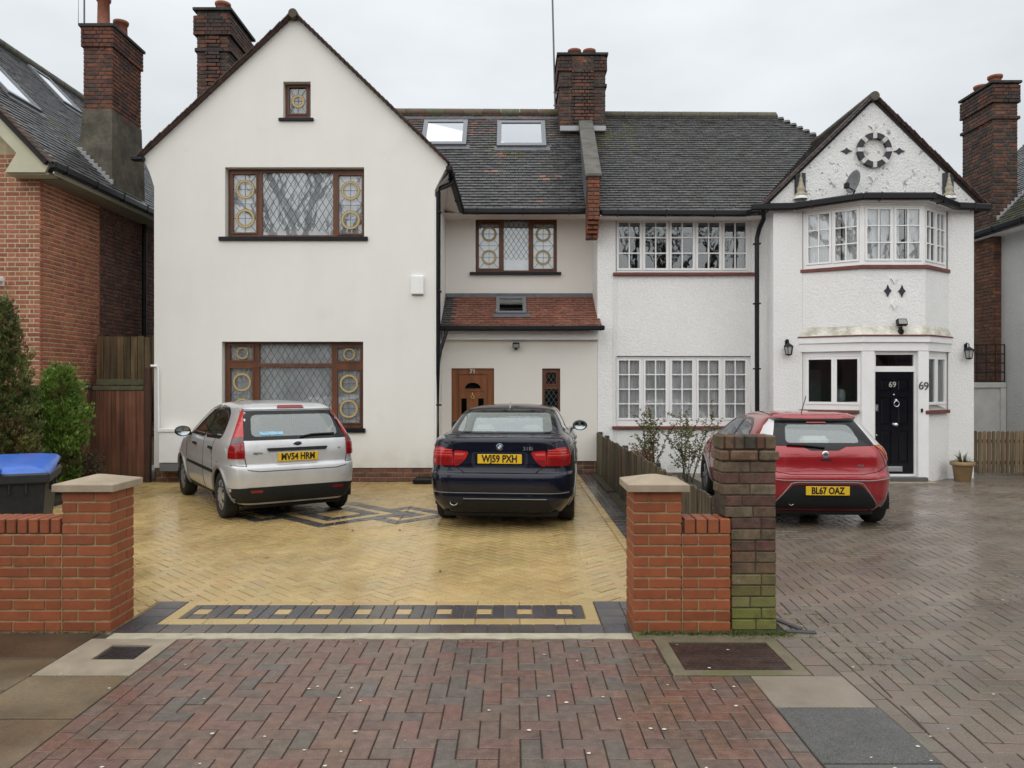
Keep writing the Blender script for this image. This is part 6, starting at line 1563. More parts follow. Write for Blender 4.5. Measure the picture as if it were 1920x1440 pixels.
k = MB(); k.lathe([(.038, -.04), (.038, .06), (.033, .06), (.033, -.02)], (-.54, .12, .335), 18, M=Matrix.Rotation(R(90), 4, 'X') @ Matrix.Scale(1.25, 4, (1, 0, 0))); k.build('exhaust_pipe', m_chrome, S1.root)
k = MB(); k.lathe([(.03, 0), (0, 0)], (-.54, .09, .335), 14, M=Matrix.Rotation(R(90), 4, 'X')); k.build('exhaust_bore', m_under, S1.root)
k = MB(); k.prism([(1.42, 1.395), (1.60, 1.425), (1.50, 1.475)], lambda u, v, w: (-.008 + w, u, v), .016); k.build('aerial_fin', m_navyp, S1.root)
for kd in ('left', 'right'):
    S1.line([(1.96, 1.05), (1.98, .6), (2.0, .28)], kd, .0045); S1.line([(3.1, 1.03), (3.12, .6), (3.05, .30)], kd, .0045); S1.line([(1.02, 1.06), (1.2, .85), (1.3, .7), (1.3, .4)], kd, .0045)
    S1.line([(.3, .985), (1.2, 1.0), (2.6, .99), (3.8, .92)], kd, .008, m_navyp, 'shoulder_crease', off=.001)
    for y in (1.35, 2.3): S1.patch('door_handle', m_navyp, smooth_poly([(y, .93), (y + .2, .935), (y + .2, .965), (y, .96)], .012), kd, .035, .04)
    for (ya_, zr) in S1.ax: S1.line([(ya_ + .372 * math.cos(t), max(zr + .372 * math.sin(t), .24)) for t in [math.pi * (-.06 + 1.12 * i / 26) for i in range(27)]], kd, .018, m_navyp, 'wheel_arch')
S1.wheels(.215, .862, 'spoke', m_alloy); S1.cabin(1.06, 1.4, .6, 3.2, m_seatb, ((1.3, 1.2), (2.35, 1.26)), .62, (.62, 1.2, 1.085))
for sg in (-1, 1): S1.mirror_(3.0, 1.06, sg, m_navyp, m_mirg)
k = MB(); k.bbox(-.11, .11, 2.75, 2.79, 1.28, 1.34, .02); k.build('interior_mirror', m_trim, S1.root)

# --- red hatchback
m_redp = mat('red_car_paint', (.30, .008, .013), .25, .15, coat=1.0, noise=(4, .9, 1.1), back=(.22, .22, .21), **wp)
mk = [(.21, .76, .17, 3.5), (.30, .82, .08, 3.62), (.42, .85, .03, 3.68), (.54, .862, .012, 3.7), (.60, .868, .0, 3.7), (.64, .868, .01, 3.69), (.67, .866, .045, 3.67), (.76, .858, .065, 3.55), (.86, .842, .075, 3.3), (.93, .815, .10, 3.08), (1.0, .765, .155, 2.9),
      (1.08, .71, .235, 2.7), (1.16, .66, .325, 2.5), (1.23, .61, .41, 2.32), (1.275, .565, .45, 2.15), (1.30, .53, .47, 2.05), (1.335, .42, .75, 1.9), (1.355, .26, 1.05, 1.7), (1.362, .1, 1.25, 1.5)]
ym_ = R(-3.0); ohm = .66; axm = Vector((3.74, 9.68)); loc = (axm.x + math.sin(ym_) * ohm, axm.y - math.cos(ym_) * ohm, 0)
M1 = Car('parked_car', loc, ym_, mk, [(.2, 7), (.9, 7), (1.2, 7), (1.3, 5), (1.4, 3)], [(ohm, .29), (ohm + 2.34, .29)], .29, m_redp, 'red hatchback parked on the forecourt before the black front door')
rw_o = [(-.60, .985), (-.26, .975), (-.16, .93), (.16, .93), (.26, .975), (.60, .985), (.475, 1.275), (-.475, 1.275)]; rw_i = smooth_poly([(-.40, 1.02), (.40, 1.02), (.40, 1.22), (-.40, 1.22)], .06)
rw_i = smooth_poly([(-.44, 1.015), (.44, 1.015), (.38, 1.225), (-.38, 1.225)], .06)
sr = smooth_poly([(.80, 1.03), (1.45, 1.0), (1.45, 1.26), (1.1, 1.25), (.86, 1.17)], .06, 2); sf = smooth_poly([(1.51, 1.0), (2.5, .98), (2.15, 1.17), (1.9, 1.255), (1.51, 1.265)], .05, 2)
wsc = smooth_poly([(-.6, .99), (.6, .99), (.48, 1.26), (-.48, 1.26)], .05)
M1.holes_r = [shrink(rw_o, .05)]; M1.holes_s = [shrink(sf, .02), shrink(sr, .02)]; M1.holes_f = [wsc]
M1.shell()
M1.window(rw_o, rw_i, 'rear', g_carb, m_frit, 'rear_window')
for kd in ('left', 'right'):
    for a in (sf, sr): M1.window(shrink(a, -.025), shrink(a, .01), kd, g_car, m_frit, 'side_window')
M1.patch('windscreen', g_car, shrink(wsc, -.03), 'front', .002, .002)
la = [(.60, .99), (.735, .99), (.60, 1.20), (.515, 1.28), (.475, 1.275)]; lb = smooth_poly([(.605, .985), (.765, .985), (.80, .90), (.795, .80), (.74, .83), (.68, .93)], .02, 2)
for sg in (1, -1):
    mm = (lambda p: p) if sg > 0 else mirror
    M1.patch('clear_tail_light', m_clear, mm(la), 'rear', .006, .012, .035); t_ = M1.patch('tail_light', m_amber, mm(lb), 'rear', .008, .012, .035)
    M1.patch('lens_band', m_red, mm([(.69, .95), (.765, .965), (.785, .87), (.735, .85)]), 'rear', .011, .006, .03, parent=t_)
    M1.patch('reflector', m_redd, mm([(.64, .355), (.80, .36), (.80, .375), (.64, .37)]), 'rear', .008, .01)
M1.patch('roof_spoiler', m_redp, smooth_poly([(-.51, 1.268), (.51, 1.268), (.45, 1.325), (-.45, 1.325)], .02), 'rear', .045, .06)
M1.patch('high_brake_light', m_redd, [(-.12, 1.235), (.12, 1.235), (.11, 1.255), (-.11, 1.255)], 'rear', .012, .01)
smile = [(-.80, .80), (-.72, .74), (-.60, .685), (-.42, .655), (.42, .655), (.60, .685), (.72, .74), (.80, .80)]
M1.line(smile, r=.005); M1.line([(-.855, .615), (-.5, .585), (.5, .585), (.855, .615)], r=.007, m=m_redp, name='bumper_crease', off=-.001)
for sg in (-1, 1): M1.line([(sg * .605, .985), (sg * .69, .84), (sg * .72, .74)], r=.004)
M1.patch('diffuser', m_rub, smooth_poly([(-.60, .24), (.60, .24), (.585, .31), (.40, .525), (.34, .535), (-.34, .535), (-.40, .525), (-.585, .31)], .025), 'rear', .010, .02)
M1.line([(-.60, .30), (-.41, .55), (-.34, .562), (.34, .562), (.41, .55), (.60, .30)], r=.008, m=m_redp, name='diffuser_edge', off=-.001)
M1.plate(0, .465, 'BL67 OAZ', .018, w=.505, h=.106)
for (r_, m_, o) in ((.043, m_chrome, 0), (.034, mat('emblem_grey', (.35, .36, .37), .3, .6), .004)): 
    k = MB(); p = M1.at(0, .885); k.lathe([(r_, 0), (r_, .007), (r_ * .85, .011), (0, .012)], (0, p.y - o, .885), 8 if o else 28, M=Matrix.Rotation(R(90), 4, 'X') @ Matrix.Rotation(R(22.5), 4, 'Z'), smooth=not o); k.build('emblem', m_, M1.root)
M1.badge('MG', 0, .884, .026, .019, m_trim); M1.badge('MG3', .40, .755, .035, .005, m_chrome)
M1.patch('handle_recess', m_gap, smooth_poly([(-.07, .81), (.07, .81), (.055, .835), (-.055, .835)], .008), 'rear', .003, .006)
M1.line([(-.43, .985), (-.2, .975), (.0, .955)], r=.013, m=m_rub, name='wiper', off=.02)
k = MB(); k.lathe([(.03, -.04), (.03, .05), (.026, .05), (.026, -.02)], (-.40, .12, .31), 16, M=Matrix.Rotation(R(90), 4, 'X')); k.build('exhaust_pipe', m_chrome, M1.root)
k = MB(); k.lathe([(.03, 0), (.022, .02), (0, .03)], (-.12, .62, 1.315), 12); k.tube([(-.12, .62, 1.335), (-.09, .50, 1.57)], .005, 6); k.build('roof_aerial', m_rub, M1.root)
for kd in ('left', 'right'):
    M1.line([(1.48, .97), (1.5, .6), (1.5, .28)], kd, .0045); M1.line([(2.5, .96), (2.52, .6), (2.45, .30)], kd, .0045); M1.line([(.95, .98), (1.05, .7)], kd, .0045)
    for y in (1.0, 1.9): M1.patch('door_handle', m_redp, smooth_poly([(y, .83), (y + .17, .835), (y + .17, .86), (y, .855)], .012), kd, .03, .035)
    for (ya_, zr) in M1.ax: M1.line([(ya_ + .345 * math.cos(t), max(zr + .345 * math.sin(t), .24)) for t in [math.pi * (-.06 + 1.12 * i / 26) for i in range(27)]], kd, .018, m_redp, 'wheel_arch')
M1.wheels(.185, .845, 'spoke', m_alloy); M1.cabin(.96, 1.28, .4, 2.8, m_seatg, ((.95, 1.03), (1.7, 1.12)), .54, (.25, .7, .95))
M1.mirror_(2.3, .97, 1, m_redp, m_mirg)
k = MB(); k.bbox(-.18, .18, .42, .62, .95, 1.08, .05); k.build('white_bag', m_white, M1.root)
# ------------------------------------------------------------------ fences
def pales(root, p0, p1, z0, z1, w, gap, m, pal, th=.018, jz=.01, tip=None, name='board', lean=.0):
    """row of upright boards, one object each, along the plan line p0-p1"""
    p0, p1 = Vector(p0), Vector(p1); L = (p1 - p0).length; d = (p1 - p0) / L; ang = math.atan2(d.y, d.x); t = 0; pl = worldloc(root); cache = []
    for i in range(4):
        k = MB(); h = z1 - z0 + random.uniform(-jz, jz)
        if tip == 'round':
            o = [(-w / 2, 0), (w / 2, 0), (w / 2, h - w * .4)] + [(w / 2 * math.cos(a), h - w * .4 + w * .4 * math.sin(a)) for a in (math.pi * .25, math.pi * .5, math.pi * .75)] + [(-w / 2, h - w * .4)]
            k.prism(o, lambda u, v, q: (u, q - th / 2, v), th)
        else: k.bbox(-w / 2, w / 2, -th / 2, th / 2, 0, h, .003)
        cache.append(k.mesh(name, m))
    while t < L - w * .5:
        c = p0 + d * (t + w / 2)
        put(name, random.choice(cache), root, (c.x - pl.x, c.y - pl.y, z0 - pl.z + random.uniform(-jz, 0)), (random.uniform(-lean, lean), random.uniform(-lean, lean), ang), pick(pal, .2, .05)); t += w + gap
m_wood = mat('weathered_fence_wood', src='obj', rough=.8, wave=((14, 14, .7), .5, 1.35), noise=(3, .7, 1.2), bump=(60, .3, .004), stain=[(3, .45, .65, (.045, .055, .02), .6, .1, .75)])
m_woods = mat('stained_fence_wood', src='obj', rough=.65, wave=((16, 16, .8), .6, 1.25), noise=(2, .75, 1.15), stain=[(4, .4, .6, (.05, .06, .02), .7, .0, .35)])
bf = empty('boundary_fence', (1.63, 10.5, 0), label='low weathered wooden fence of upright pales running between the two driveways', cat='fence')
GW = [(.12, .09, .055), (.10, .078, .048), (.14, .105, .065), (.085, .068, .043)]
pales(bf, (1.63, 14.72), (1.63, 13.75), .06, .80, .27, .02, m_wood, GW, .03, .015, lean=.015)
pales(bf, (1.63, 13.7), (1.655, 6.35), .04, .79, .095, .018, m_wood, GW, .02, .018, lean=.02)
for y in (14.75, 13.73, 11.5, 9.0, 6.3): k = MB(); k.bbox(1.655, 1.735, y - .04, y + .04, -.1, .8, .006); part(k, 'post', m_wood, bf, (.06, .052, .036))
for z in (.22, .6): k = MB(); k.bbox(1.662, 1.70, 6.3, 14.7, z, z + .06, .005); part(k, 'rail', m_wood, bf, (.06, .05, .034))
sf_ = empty('side_fence', (-7.2, 10, 0), label='reddish brown close boarded fence beside the red brick house', cat='fence')
RW = [(.20, .082, .045), (.18, .074, .04), (.22, .092, .05), (.16, .068, .038)]
pales(sf_, (-7.38, 7.2), (-7.38, 13.42), .05, 1.64, .10, .004, m_woods, RW, .02, .004); pales(sf_, (-7.36, 13.47), (-6.42, 13.47), .05, 1.60, .066, .005, m_woods, RW, .02, .004)
for (x, y, h) in ((-7.4, 13.47, 1.72), (-6.38, 13.47, 2.0), (-7.41, 11.6, 1.7), (-7.41, 9.6, 1.7)): k = MB(); k.bbox(x - .05, x + .05, y - .05, y + .05, -.1, h, .006); part(k, 'post', m_woods, sf_, (.075, .034, .022))
m_gcap = mat('mossy_rail', (.10, .09, .055), .8, noise=(8, .7, 1.2), stain=(6, .4, .6, (.09, .11, .045), .7))
k = MB(); k.bbox(-7.42, -7.34, 7.2, 13.42, 1.645, 1.70, .008); part(k, 'capping_rail', m_gcap, sf_)
k = MB(); k.bbox(-7.34, -6.44, 13.44, 13.5, 1.61, 1.68, .008); k.bbox(-7.3, -6.44, 13.5, 13.53, 1.70, 1.80, .006); part(k, 'capping_rail', m_gcap, sf_)
tf = empty('tall_fence', (-6.9, 13.75, 0), label='taller brown boarded fence closing the alley behind the reddish fence', cat='fence')
pales(tf, (-7.42, 13.75), (-6.3, 13.75), 1.05, 2.57, .11, .012, m_wood, [(.16, .10, .048), (.13, .085, .042), (.18, .115, .055), (.10, .07, .036)], .02, .02)
for z in (1.2, 2.35): k = MB(); k.bbox(-7.4, -6.32, 13.765, 13.81, z, z + .07, .005); part(k, 'rail', m_wood, tf, (.10, .065, .035))
k = MB(); k.bbox(-7.42, -7.34, 13.77, 13.85, -.1, 2.6, .006); part(k, 'post', m_wood, tf, (.1, .065, .035))
k = MB(); k.bbox(-6.4, -6.31, 13.77, 13.85, -.1, 2.6, .006); part(k, 'post', m_wood, tf, (.1, .065, .035))
pf = empty('picket_fence', (9.2, 14.4, 0), label='low round topped wooden picket fence beside the terracotta plant pot', cat='fence')
PW = [(.20, .135, .07), (.18, .12, .065), (.22, .155, .085)]
pales(pf, (8.46, 14.38), (9.55, 14.34), .06, .845, .062, .022, m_wood, PW, .018, .006, 'round', name='picket'); pales(pf, (9.72, 14.32), (10.6, 14.28), .06, .845, .062, .022, m_wood, PW, .018, .006, 'round', name='picket')
k = MB(); k.bbox(9.575, 9.69, 14.3, 14.4, -.1, .86, .008); part(k, 'post', m_wood, pf, (.17, .11, .06))
for z in (.22, .62): k = MB(); k.bbox(8.46, 10.6, 14.375, 14.41, z, z + .06, .005, M=None); part(k, 'rail', m_wood, pf, (.15, .1, .055))

# ------------------------------------------------------------------ planting
m_leaf = mat('leaf', src='attr', rough=.55, spec=.4)
m_bark = mat('bark', (.075, .055, .038), .85, noise=(20, .6, 1.3), bump=(60, .6, .005))
def leaf(mb, p, d, l, w, col, twist=0):
    d = d.normalized(); s = d.cross(Vector((random.uniform(-1, 1), random.uniform(-1, 1), random.uniform(-.4, 1)))); 
    if s.length < .01: s = Vector((1, 0, 0))
    s.normalize(); n = s.cross(d) * w * .25
    mb.add([p, p + d * l * .5 + s * w + n, p + d * l, p + d * l * .5 - s * w + n], [(0, 1, 2), (0, 2, 3)], 0, col)
def conifer(name, x, y, h, prof, n, label, pal, brown, group=None, seed=1, sz=.05):
    """upright evergreen: sprays of small scale-leaves over an uneven envelope; prof(t, angle) -> radius"""
    rnd = random.Random(seed); t_ = empty(name, (x, y, 0), 0, label, 'shrub', group)
    k = MB(); k.tube([(0, 0, -.05), (.02, 0, h * .4), (0, .02, h * .8)], [.05, .035, .01], 8); k.build('trunk', m_bark, t_); f = MB()
    nc = n // 12
    for i in range(nc):
        t = rnd.random() ** .85; a = rnd.uniform(0, 2 * math.pi); r = prof(t, a)
        if r < .03: continue
        q = rnd.random() ** .3; cc = Vector((math.cos(a) * r * q, math.sin(a) * r * q, .08 + t * (h - .12))); cr_ = rnd.uniform(.07, .14)
        d0 = Vector((math.cos(a) * .7, math.sin(a) * .7, .8 + rnd.random() * .6)).normalized(); base0 = Vector(rnd.choice(pal)) * rnd.uniform(.75, 1.25); br_ = rnd.random() < (brown(t, a) if brown else 0)
        if br_: base0 = Vector(rnd.choice([(.10, .075, .035), (.075, .058, .03), (.115, .095, .04)]))
        for s_ in range(20):
            c = cc + Vector((rnd.gauss(0, cr_ * .5), rnd.gauss(0, cr_ * .5), rnd.gauss(0, cr_ * .55))) + d0 * rnd.uniform(0, cr_)
            for j in range(11):
                d = (d0 + Vector((rnd.uniform(-.6, .6), rnd.uniform(-.6, .6), rnd.uniform(-.4, .5)))).normalized(); l = sz * rnd.uniform(.5, 1.4)
                leaf(f, c + Vector((rnd.uniform(-.02, .02), rnd.uniform(-.02, .02), rnd.uniform(-.02, .02))), d, l, l * .15, tuple(base0 * rnd.uniform(.75, 1.3)))
    f.build('foliage', m_leaf, t_); return t_
G1 = [(.10, .135, .035), (.12, .15, .04), (.075, .105, .03), (.15, .165, .05)]
def pr1(t, a): return (.60 * (1 - t) ** .6 * (.35 + min(t * 5, .65))) * (1 + .2 * math.sin(a * 3 + t * 9) + .22 * math.sin(t * 14 + a * 2))
conifer('conifer', -7.2, 10.75, 2.8, pr1, 4200, 'tall conifer with browning lower foliage behind the blue lidded bin', G1, lambda t, a: .55 * max(0, math.sin(t * 7 + a)) + .12, None, 3)
G2 = [(.13, .22, .035), (.15, .25, .04), (.095, .17, .03), (.19, .28, .06)]
def pr2(t, a):
    lob = 1 + .3 * math.sin(a * 2 + 1.2 + t * 2) + .28 * math.sin(a * 4 + t * 13)
    b = .16 + .36 * math.sin(min(1, t / .62) * math.pi * .5) if t < .62 else .52 * (1 - (t - .62) / .38) ** .5
    return b * lob * .56
conifer('conifer', -7.0, 11.9, 1.9, pr2, 3300, 'bright green lopsided conifer against the reddish brown fence', G2, lambda t, a: .25 if t < .3 else .03, None, 5)
def twiggy(name, x, y, n, h, spread, label, leafn, pal, cat='shrub', seed=1, stemcol=None, lw=.028, r0=.009, arch=.35):
    rnd = random.Random(seed); t_ = empty(name, (x, y, 0), 0, label, cat); f = MB(); st = MB()
    for i in range(n):
        a = rnd.uniform(0, 2 * math.pi); b = Vector((rnd.uniform(-.08, .08), rnd.uniform(-.08, .08), -.03)); L = h * rnd.uniform(.6, 1.05); dx, dy = math.cos(a) * spread * rnd.random(), math.sin(a) * spread * rnd.random()
        pts = [b + Vector((dx * u + math.sin(u * 5 + i) * .03, dy * u + math.cos(u * 4 + i) * .03, L * (u - arch * .25 * u * u))) for u in [j / 7 for j in range(8)]]
        st.tube(pts, [r0 * (1 - .75 * j / 7) for j in range(8)], 5); tips = [(pts, 1)]
        for s in range(rnd.randint(5, 9)):
            j = rnd.randint(2, 6); p = pts[j]; d = Vector((rnd.uniform(-1, 1), rnd.uniform(-1, 1), rnd.uniform(.1, 1))).normalized() * rnd.uniform(.15, .38) * h / 1.3
            sp = [p + d * u + Vector((0, 0, .06 * u * u)) for u in (0, .33, .66, 1)]; st.tube(sp, [r0 * .45, r0 * .35, r0 * .28, r0 * .15], 4); tips.append((sp, 2))
        for sp, w_ in tips:
            for q in range(int(leafn * (len(sp) / 5))):
                u = rnd.uniform(.25, 1) * (len(sp) - 1); j = min(int(u), len(sp) - 2); p = Vector(sp[j]).lerp(Vector(sp[j + 1]), u - j)
                leaf(f, p, Vector((rnd.uniform(-1, 1), rnd.uniform(-1, 1), rnd.uniform(-.6, .7))), rnd.uniform(.6, 1.3) * lw * 1.8, lw * .45, vary(rnd.choice(pal), .25, .1))
    st.build('stems', stemcol or m_bark, t_)
    if f.f: f.build('leaves', m_leaf, t_)
    return t_
RG = [(.14, .15, .04), (.10, .12, .03), (.06, .085, .025), (.17, .15, .05), (.10, .08, .03)]
m_stem = mat('rose_stem', (.06, .055, .035), .7)
twiggy('rose_bush', 3.02, 13.35, 10, 1.5, .62, 'straggly rose bush with sparse yellowing leaves closest to the red hatchback', 22, RG, seed=4, stemcol=m_stem)
twiggy('rose_bush', 2.42, 13.6, 9, 1.4, .5, 'sparse leggy rose bush rising over dead orange leaves by the low fence', 22, RG, seed=9, stemcol=m_stem)
twiggy('rose_bush', 4.15, 13.75, 4, 1.35, .35, 'thin bare rose stems below the black downpipe', 3, RG, seed=12, stemcol=m_stem)
twiggy('dead_shrub', 2.12, 13.0, 22, .72, .34, 'low shrub of dead rusty orange leaves behind the wooden fence', 12, [(.20, .085, .04), (.16, .07, .035), (.24, .12, .06), (.12, .06, .035)], seed=15, lw=.022)
twiggy('dead_shrub', -6.75, 12.2, 26, .75, .3, 'brown withered shrub at the foot of the reddish fence', 12, [(.085, .065, .03), (.065, .05, .026), (.10, .085, .04)], seed=21, lw=.018, r0=.006)
twiggy('ivy_plant', -6.62, 10.55, 16, .42, .3, 'small leafy green plant in the bed behind the brick wall', 14, [(.07, .13, .035), (.10, .17, .05), (.05, .09, .03)], seed=25, lw=.045, r0=.005, cat='plant')
# terracotta pot with a spiky plant
pt = empty('plant_pot', (7.98, 13.62, 0), label='terracotta pot with spiky plant by the corner of the white house', cat='plant pot')
m_tpot = mat('glazed_pot', (.27, .18, .09), .5, noise=(8, .75, 1.15), stain=(4, .5, .7, (.12, .09, .05), .5))
k = MB(); k.lathe([(.0, .0), (.125, 0), (.13, .01), (.165, .27), (.17, .275), (.20, .285), (.205, .30), (.20, .345), (.185, .35), (.175, .33), (0, .32)], (0, 0, 0), 28); k.build('pot', m_tpot, pt)
k = MB()
for i in range(46):
    a = random.uniform(0, 6.28); e = random.uniform(.35, 1.3); L = random.uniform(.16, .34); d = Vector((math.cos(a) * math.cos(e), math.sin(a) * math.cos(e), math.sin(e))); s = Vector((-math.sin(a), math.cos(a), 0)) * .008; b = Vector((math.cos(a) * .03, math.sin(a) * .03, .32))
    m1 = b + d * L * .55; tp = b + d * L - Vector((0, 0, .10 * math.cos(e) * L / .3)); c = vary(random.choice([(.10, .13, .05), (.17, .17, .09), (.07, .10, .04), (.24, .19, .10)]), .2)
    k.add([b - s, b + s, m1 + s, m1 - s, tp], [(0, 1, 2, 3), (3, 2, 4)], 0, c)
k.build('spiky_leaves', m_leaf, pt)
# moss and grass along wall feet, moss in the forecourt joints, fallen petals
def tufts(name, pts, label, cat, pal, hmin=.01, hmax=.03, w=.003):
    k = MB()
    for (x, y, s) in pts:
        for j in range(5):
            a = random.uniform(0, 6.28); L = random.uniform(hmin, hmax) * s; d = Vector((math.cos(a) * .5, math.sin(a) * .5, 1)).normalized(); q = Vector((-math.sin(a), math.cos(a), 0)) * w; b = Vector((x + random.uniform(-.012, .012), y + random.uniform(-.012, .012), -.004))
            k.add([b - q, b + q, b + d * L], [(0, 1, 2)], 0, vary(random.choice(pal), .25, .1))
    o = k.build(name, m_leaf); tag(o, label, cat, kind='stuff')
MP = [(.07, .11, .02), (.09, .12, .03), (.05, .08, .02), (.11, .11, .04)]
pts = [(random.uniform(.88, 1.86), 5.318 - abs(random.gauss(0, .025)), random.uniform(.6, 1.4)) for _ in range(520)] + [(random.uniform(1.5, 1.95), 5.34 - abs(random.gauss(0, .05)), 1) for _ in range(160)] + [(random.uniform(-3.6, -2.8), 5.322 - abs(random.gauss(0, .006)), .7) for _ in range(120)]
tufts('moss_fringe', pts, 'moss and short grass along the foot of the brick piers', 'moss', MP, .008, .024)
pts = []
for (cx, cy, n, sx, sy) in ((2.15, 5.5, 260, .22, .4), (2.3, 4.95, 160, .2, .2), (4.15, 6.1, 160, .3, .16), (4.9, 6.3, 120, .3, .15), (9.2, 13.9, 200, .6, .2)):
    for _ in range(n):
        x, y = random.gauss(cx, sx), random.gauss(cy, sy)
        if x > 1.9: pts.append((round(x / .205) * .205 + random.uniform(-.01, .01), y, .8) if random.random() < .5 else (x, round(y / .1025) * .1025 + random.uniform(-.008, .008), .8))
tufts('joint_moss', pts, 'green moss growing in the joints of the forecourt paving', 'moss', MP, .006, .018)
pt_ = MB()
for i in range(85):
    y = 3.4 + 5 * random.random() ** 2.2; x = random.uniform(-.66, .66) * y; a = random.uniform(0, 6.28); r = random.uniform(.006, .014)
    if y > 5.2 and x < 1.9: continue
    pt_.add([(x + r * random.uniform(.7, 1.2) * math.cos(a + t) * (1 if t % 2 else .75), y + r * .7 * math.sin(a + t), .0045 + random.uniform(0, .002)) for t in [0, 1.05, 2.1, 3.14, 4.2, 5.2]], [tuple(range(6))])
tag(pt_.build('fallen_petals', mat('pale_petal', (.62, .58, .52), .6)), 'small pale petals scattered over the wet pavement', 'petals', kind='stuff')

so = empty('slate_offcut', (2.0, 5.45, 0), label='broken dark slate edging lying beside the mossy old pillar', cat='slate')
m_slate = mat('wet_slate', (.05, .052, .055), .4, noise=(12, .7, 1.2), bump=(60, .4, .003))
for (p, q) in (((1.90, 5.66), (2.02, 5.38)), ((1.90, 5.34), (2.10, 5.31))):
    d = Vector(q) - Vector(p); k = MB(); k.bbox(0, d.length, -.022, .022, -.01, .012, .004, M=Matrix.Translation((p[0] - 2.0, p[1] - 5.45, 0)) @ Matrix.Rotation(math.atan2(d.y, d.x), 4, 'Z')); k.build('slate_piece', m_slate, so)
lv = MB()
for i in range(46):
    y = random.uniform(5.7, 12.5); x = random.uniform(-5.5, 1.1) if i % 3 else random.uniform(2.2, 7); a = random.uniform(0, 6.28); r = random.uniform(.012, .028); s = random.uniform(.35, .6)
    c = [(math.cos(t) * r, math.sin(t) * r * s) for t in (0, .9, 2.2, 3.14, 4.1, 5.4)]
    lv.add([(x + p * math.cos(a) - q * math.sin(a), y + p * math.sin(a) + q * math.cos(a), .005 + random.uniform(0, .006)) for p, q in c], [tuple(range(6))], 0, pick([(.09, .055, .025), (.06, .04, .02), (.14, .09, .035), (.04, .03, .02)], .2))
tag(lv.build('fallen_leaves', m_leaf), 'small brown leaves scattered over the yellow and grey drives', 'leaves', kind='stuff')
# ------------------------------------------------------------------ bin
wb = empty('wheelie_bin', (-4.33, 6.68, 0), R(24), 'black wheeled bin with bright blue lid behind the low brick wall', 'bin')
m_bin = mat('bin_plastic', (.022, .024, .027), .5, noise=(20, .8, 1.2), bump=(150, .2, .002)); m_lid = mat('blue_lid', (.03, .13, .52), .35, noise=(8, .85, 1.15), coat=.2)
k = MB(); rows = [(.0, .2, .24), (.1, .22, .27), (.86, .285, .355), (.9, .29, .36)]
vs = []
for z, hx, hy in rows: vs += [(-hx, -hy, z), (hx, -hy, z), (hx, hy, z), (-hx, hy, z)]
k.add(vs, [(3, 2, 1, 0)] + [(i * 4 + j, i * 4 + (j + 1) % 4, i * 4 + 4 + (j + 1) % 4, i * 4 + 4 + j) for i in range(3) for j in range(4)])
k.bbox(-.32, .32, -.39, .39, .885, .975, .015); k.build('bin_body', m_bin, wb)
for x in (-.12, .02, .14): MB().bbox(x, x + .014, -.375, -.33, .80, .89, .004).build('rib', m_bin, wb)
for y in (-.1, .08): MB().bbox(.27, .315, y, y + .014, .80, .89, .004).build('rib', m_bin, wb)
k = MB(); hx, hy = .315, .385; n = 6; g_ = []
for (e, z) in ((0, .985), (.0, 1.01), (.02, 1.03), (.09, 1.05), (.14, 1.062)):
    a, b = hx - e, hy - e; ring_ = []
    for (cx, cy, a0) in ((a - .05, b - .05, 0), (-a + .05, b - .05, 90), (-a + .05, -b + .05, 180), (a - .05, -b + .05, 270)):
        for j in range(n): t = R(a0 + 90 * j / (n - 1)); ring_.append((cx + .05 * math.cos(t), cy + .05 * math.sin(t), z + .05 * (cy + .05 * math.sin(t)) / hy))
    g_.append(ring_)
m_ = len(g_[0]); vs = [p for r_ in g_ for p in r_]
k.add(vs, [(i * m_ + j, i * m_ + (j + 1) % m_, (i + 1) * m_ + (j + 1) % m_, (i + 1) * m_ + j) for i in range(4) for j in range(m_)] + [tuple(range(4 * m_, 5 * m_))], 0, None, True)
k.build('bin_lid', m_lid, wb)
k = MB(); k.tube([(-.26, .41, 1.03), (.26, .41, 1.03)], .018, 10); k.build('handle_bar', m_bin, wb)
for x in (-.22, .18): k = MB(); k.bbox(x, x + .07, .34, .43, 1.0, 1.075, .012); k.build('hinge', m_lid, wb)
k = MB(); k.bbox(-.22, -.02, -.42, -.36, .985, 1.03, .012); k.build('lid_grip', m_lid, wb)
for sx in (-1, 1): k = MB(); k.lathe([(0, -.025), (.09, -.025), (.1, -.01), (.1, .01), (.09, .025), (0, .025)], (sx * .26, .30, .1), 20, M=Matrix.Rotation(R(90), 4, 'Y')); k.build('wheel', m_tyre, wb)

# ------------------------------------------------------------------ fittings on the houses
ab = empty('alarm_box', (gx(782.5, 13.45), 13.5, gz(535, 13.5)), label='white alarm box on the cream gable beside the downpipe', cat='alarm box')
s = 13.45 / FOC; k = MB(); k.bbox(-12 * s, 12 * s, -.07, -.002, -17.5 * s, 17.5 * s, .012); k.build('casing', m_white, ab); k = MB(); k.bbox(-10 * s, 10 * s, -.012, -.001, -18.8 * s, -17 * s, .003); k.build('base_plate', m_vframe, ab)
mbx = empty('meter_box', (gx(322, 13.4), 13.5, 0), label='white meter box low on the cream wall beside the silver car', cat='meter box')
X0 = gx(322, 13.4); k = MB(); k.bbox(gx(297, 13.3) - X0, gx(345, 13.3) - X0, -.2, -.002, gz(868, 13.3), gz(810, 13.3), .008); k.build('cabinet', m_white, mbx)
k = MB(); k.bbox(gx(296, 13.3) - X0, gx(346, 13.3) - X0, -.22, -.002, gz(810, 13.3), gz(804, 13.3), .006); k.build('cabinet_lid', m_white, mbx)
k = MB(); k.bbox(gx(298, 13.3) - X0, gx(344, 13.3) - X0, -.19, -.002, gz(884, 13.3), gz(869, 13.3), .006); k.build('cabinet_base', m_vframe, mbx)
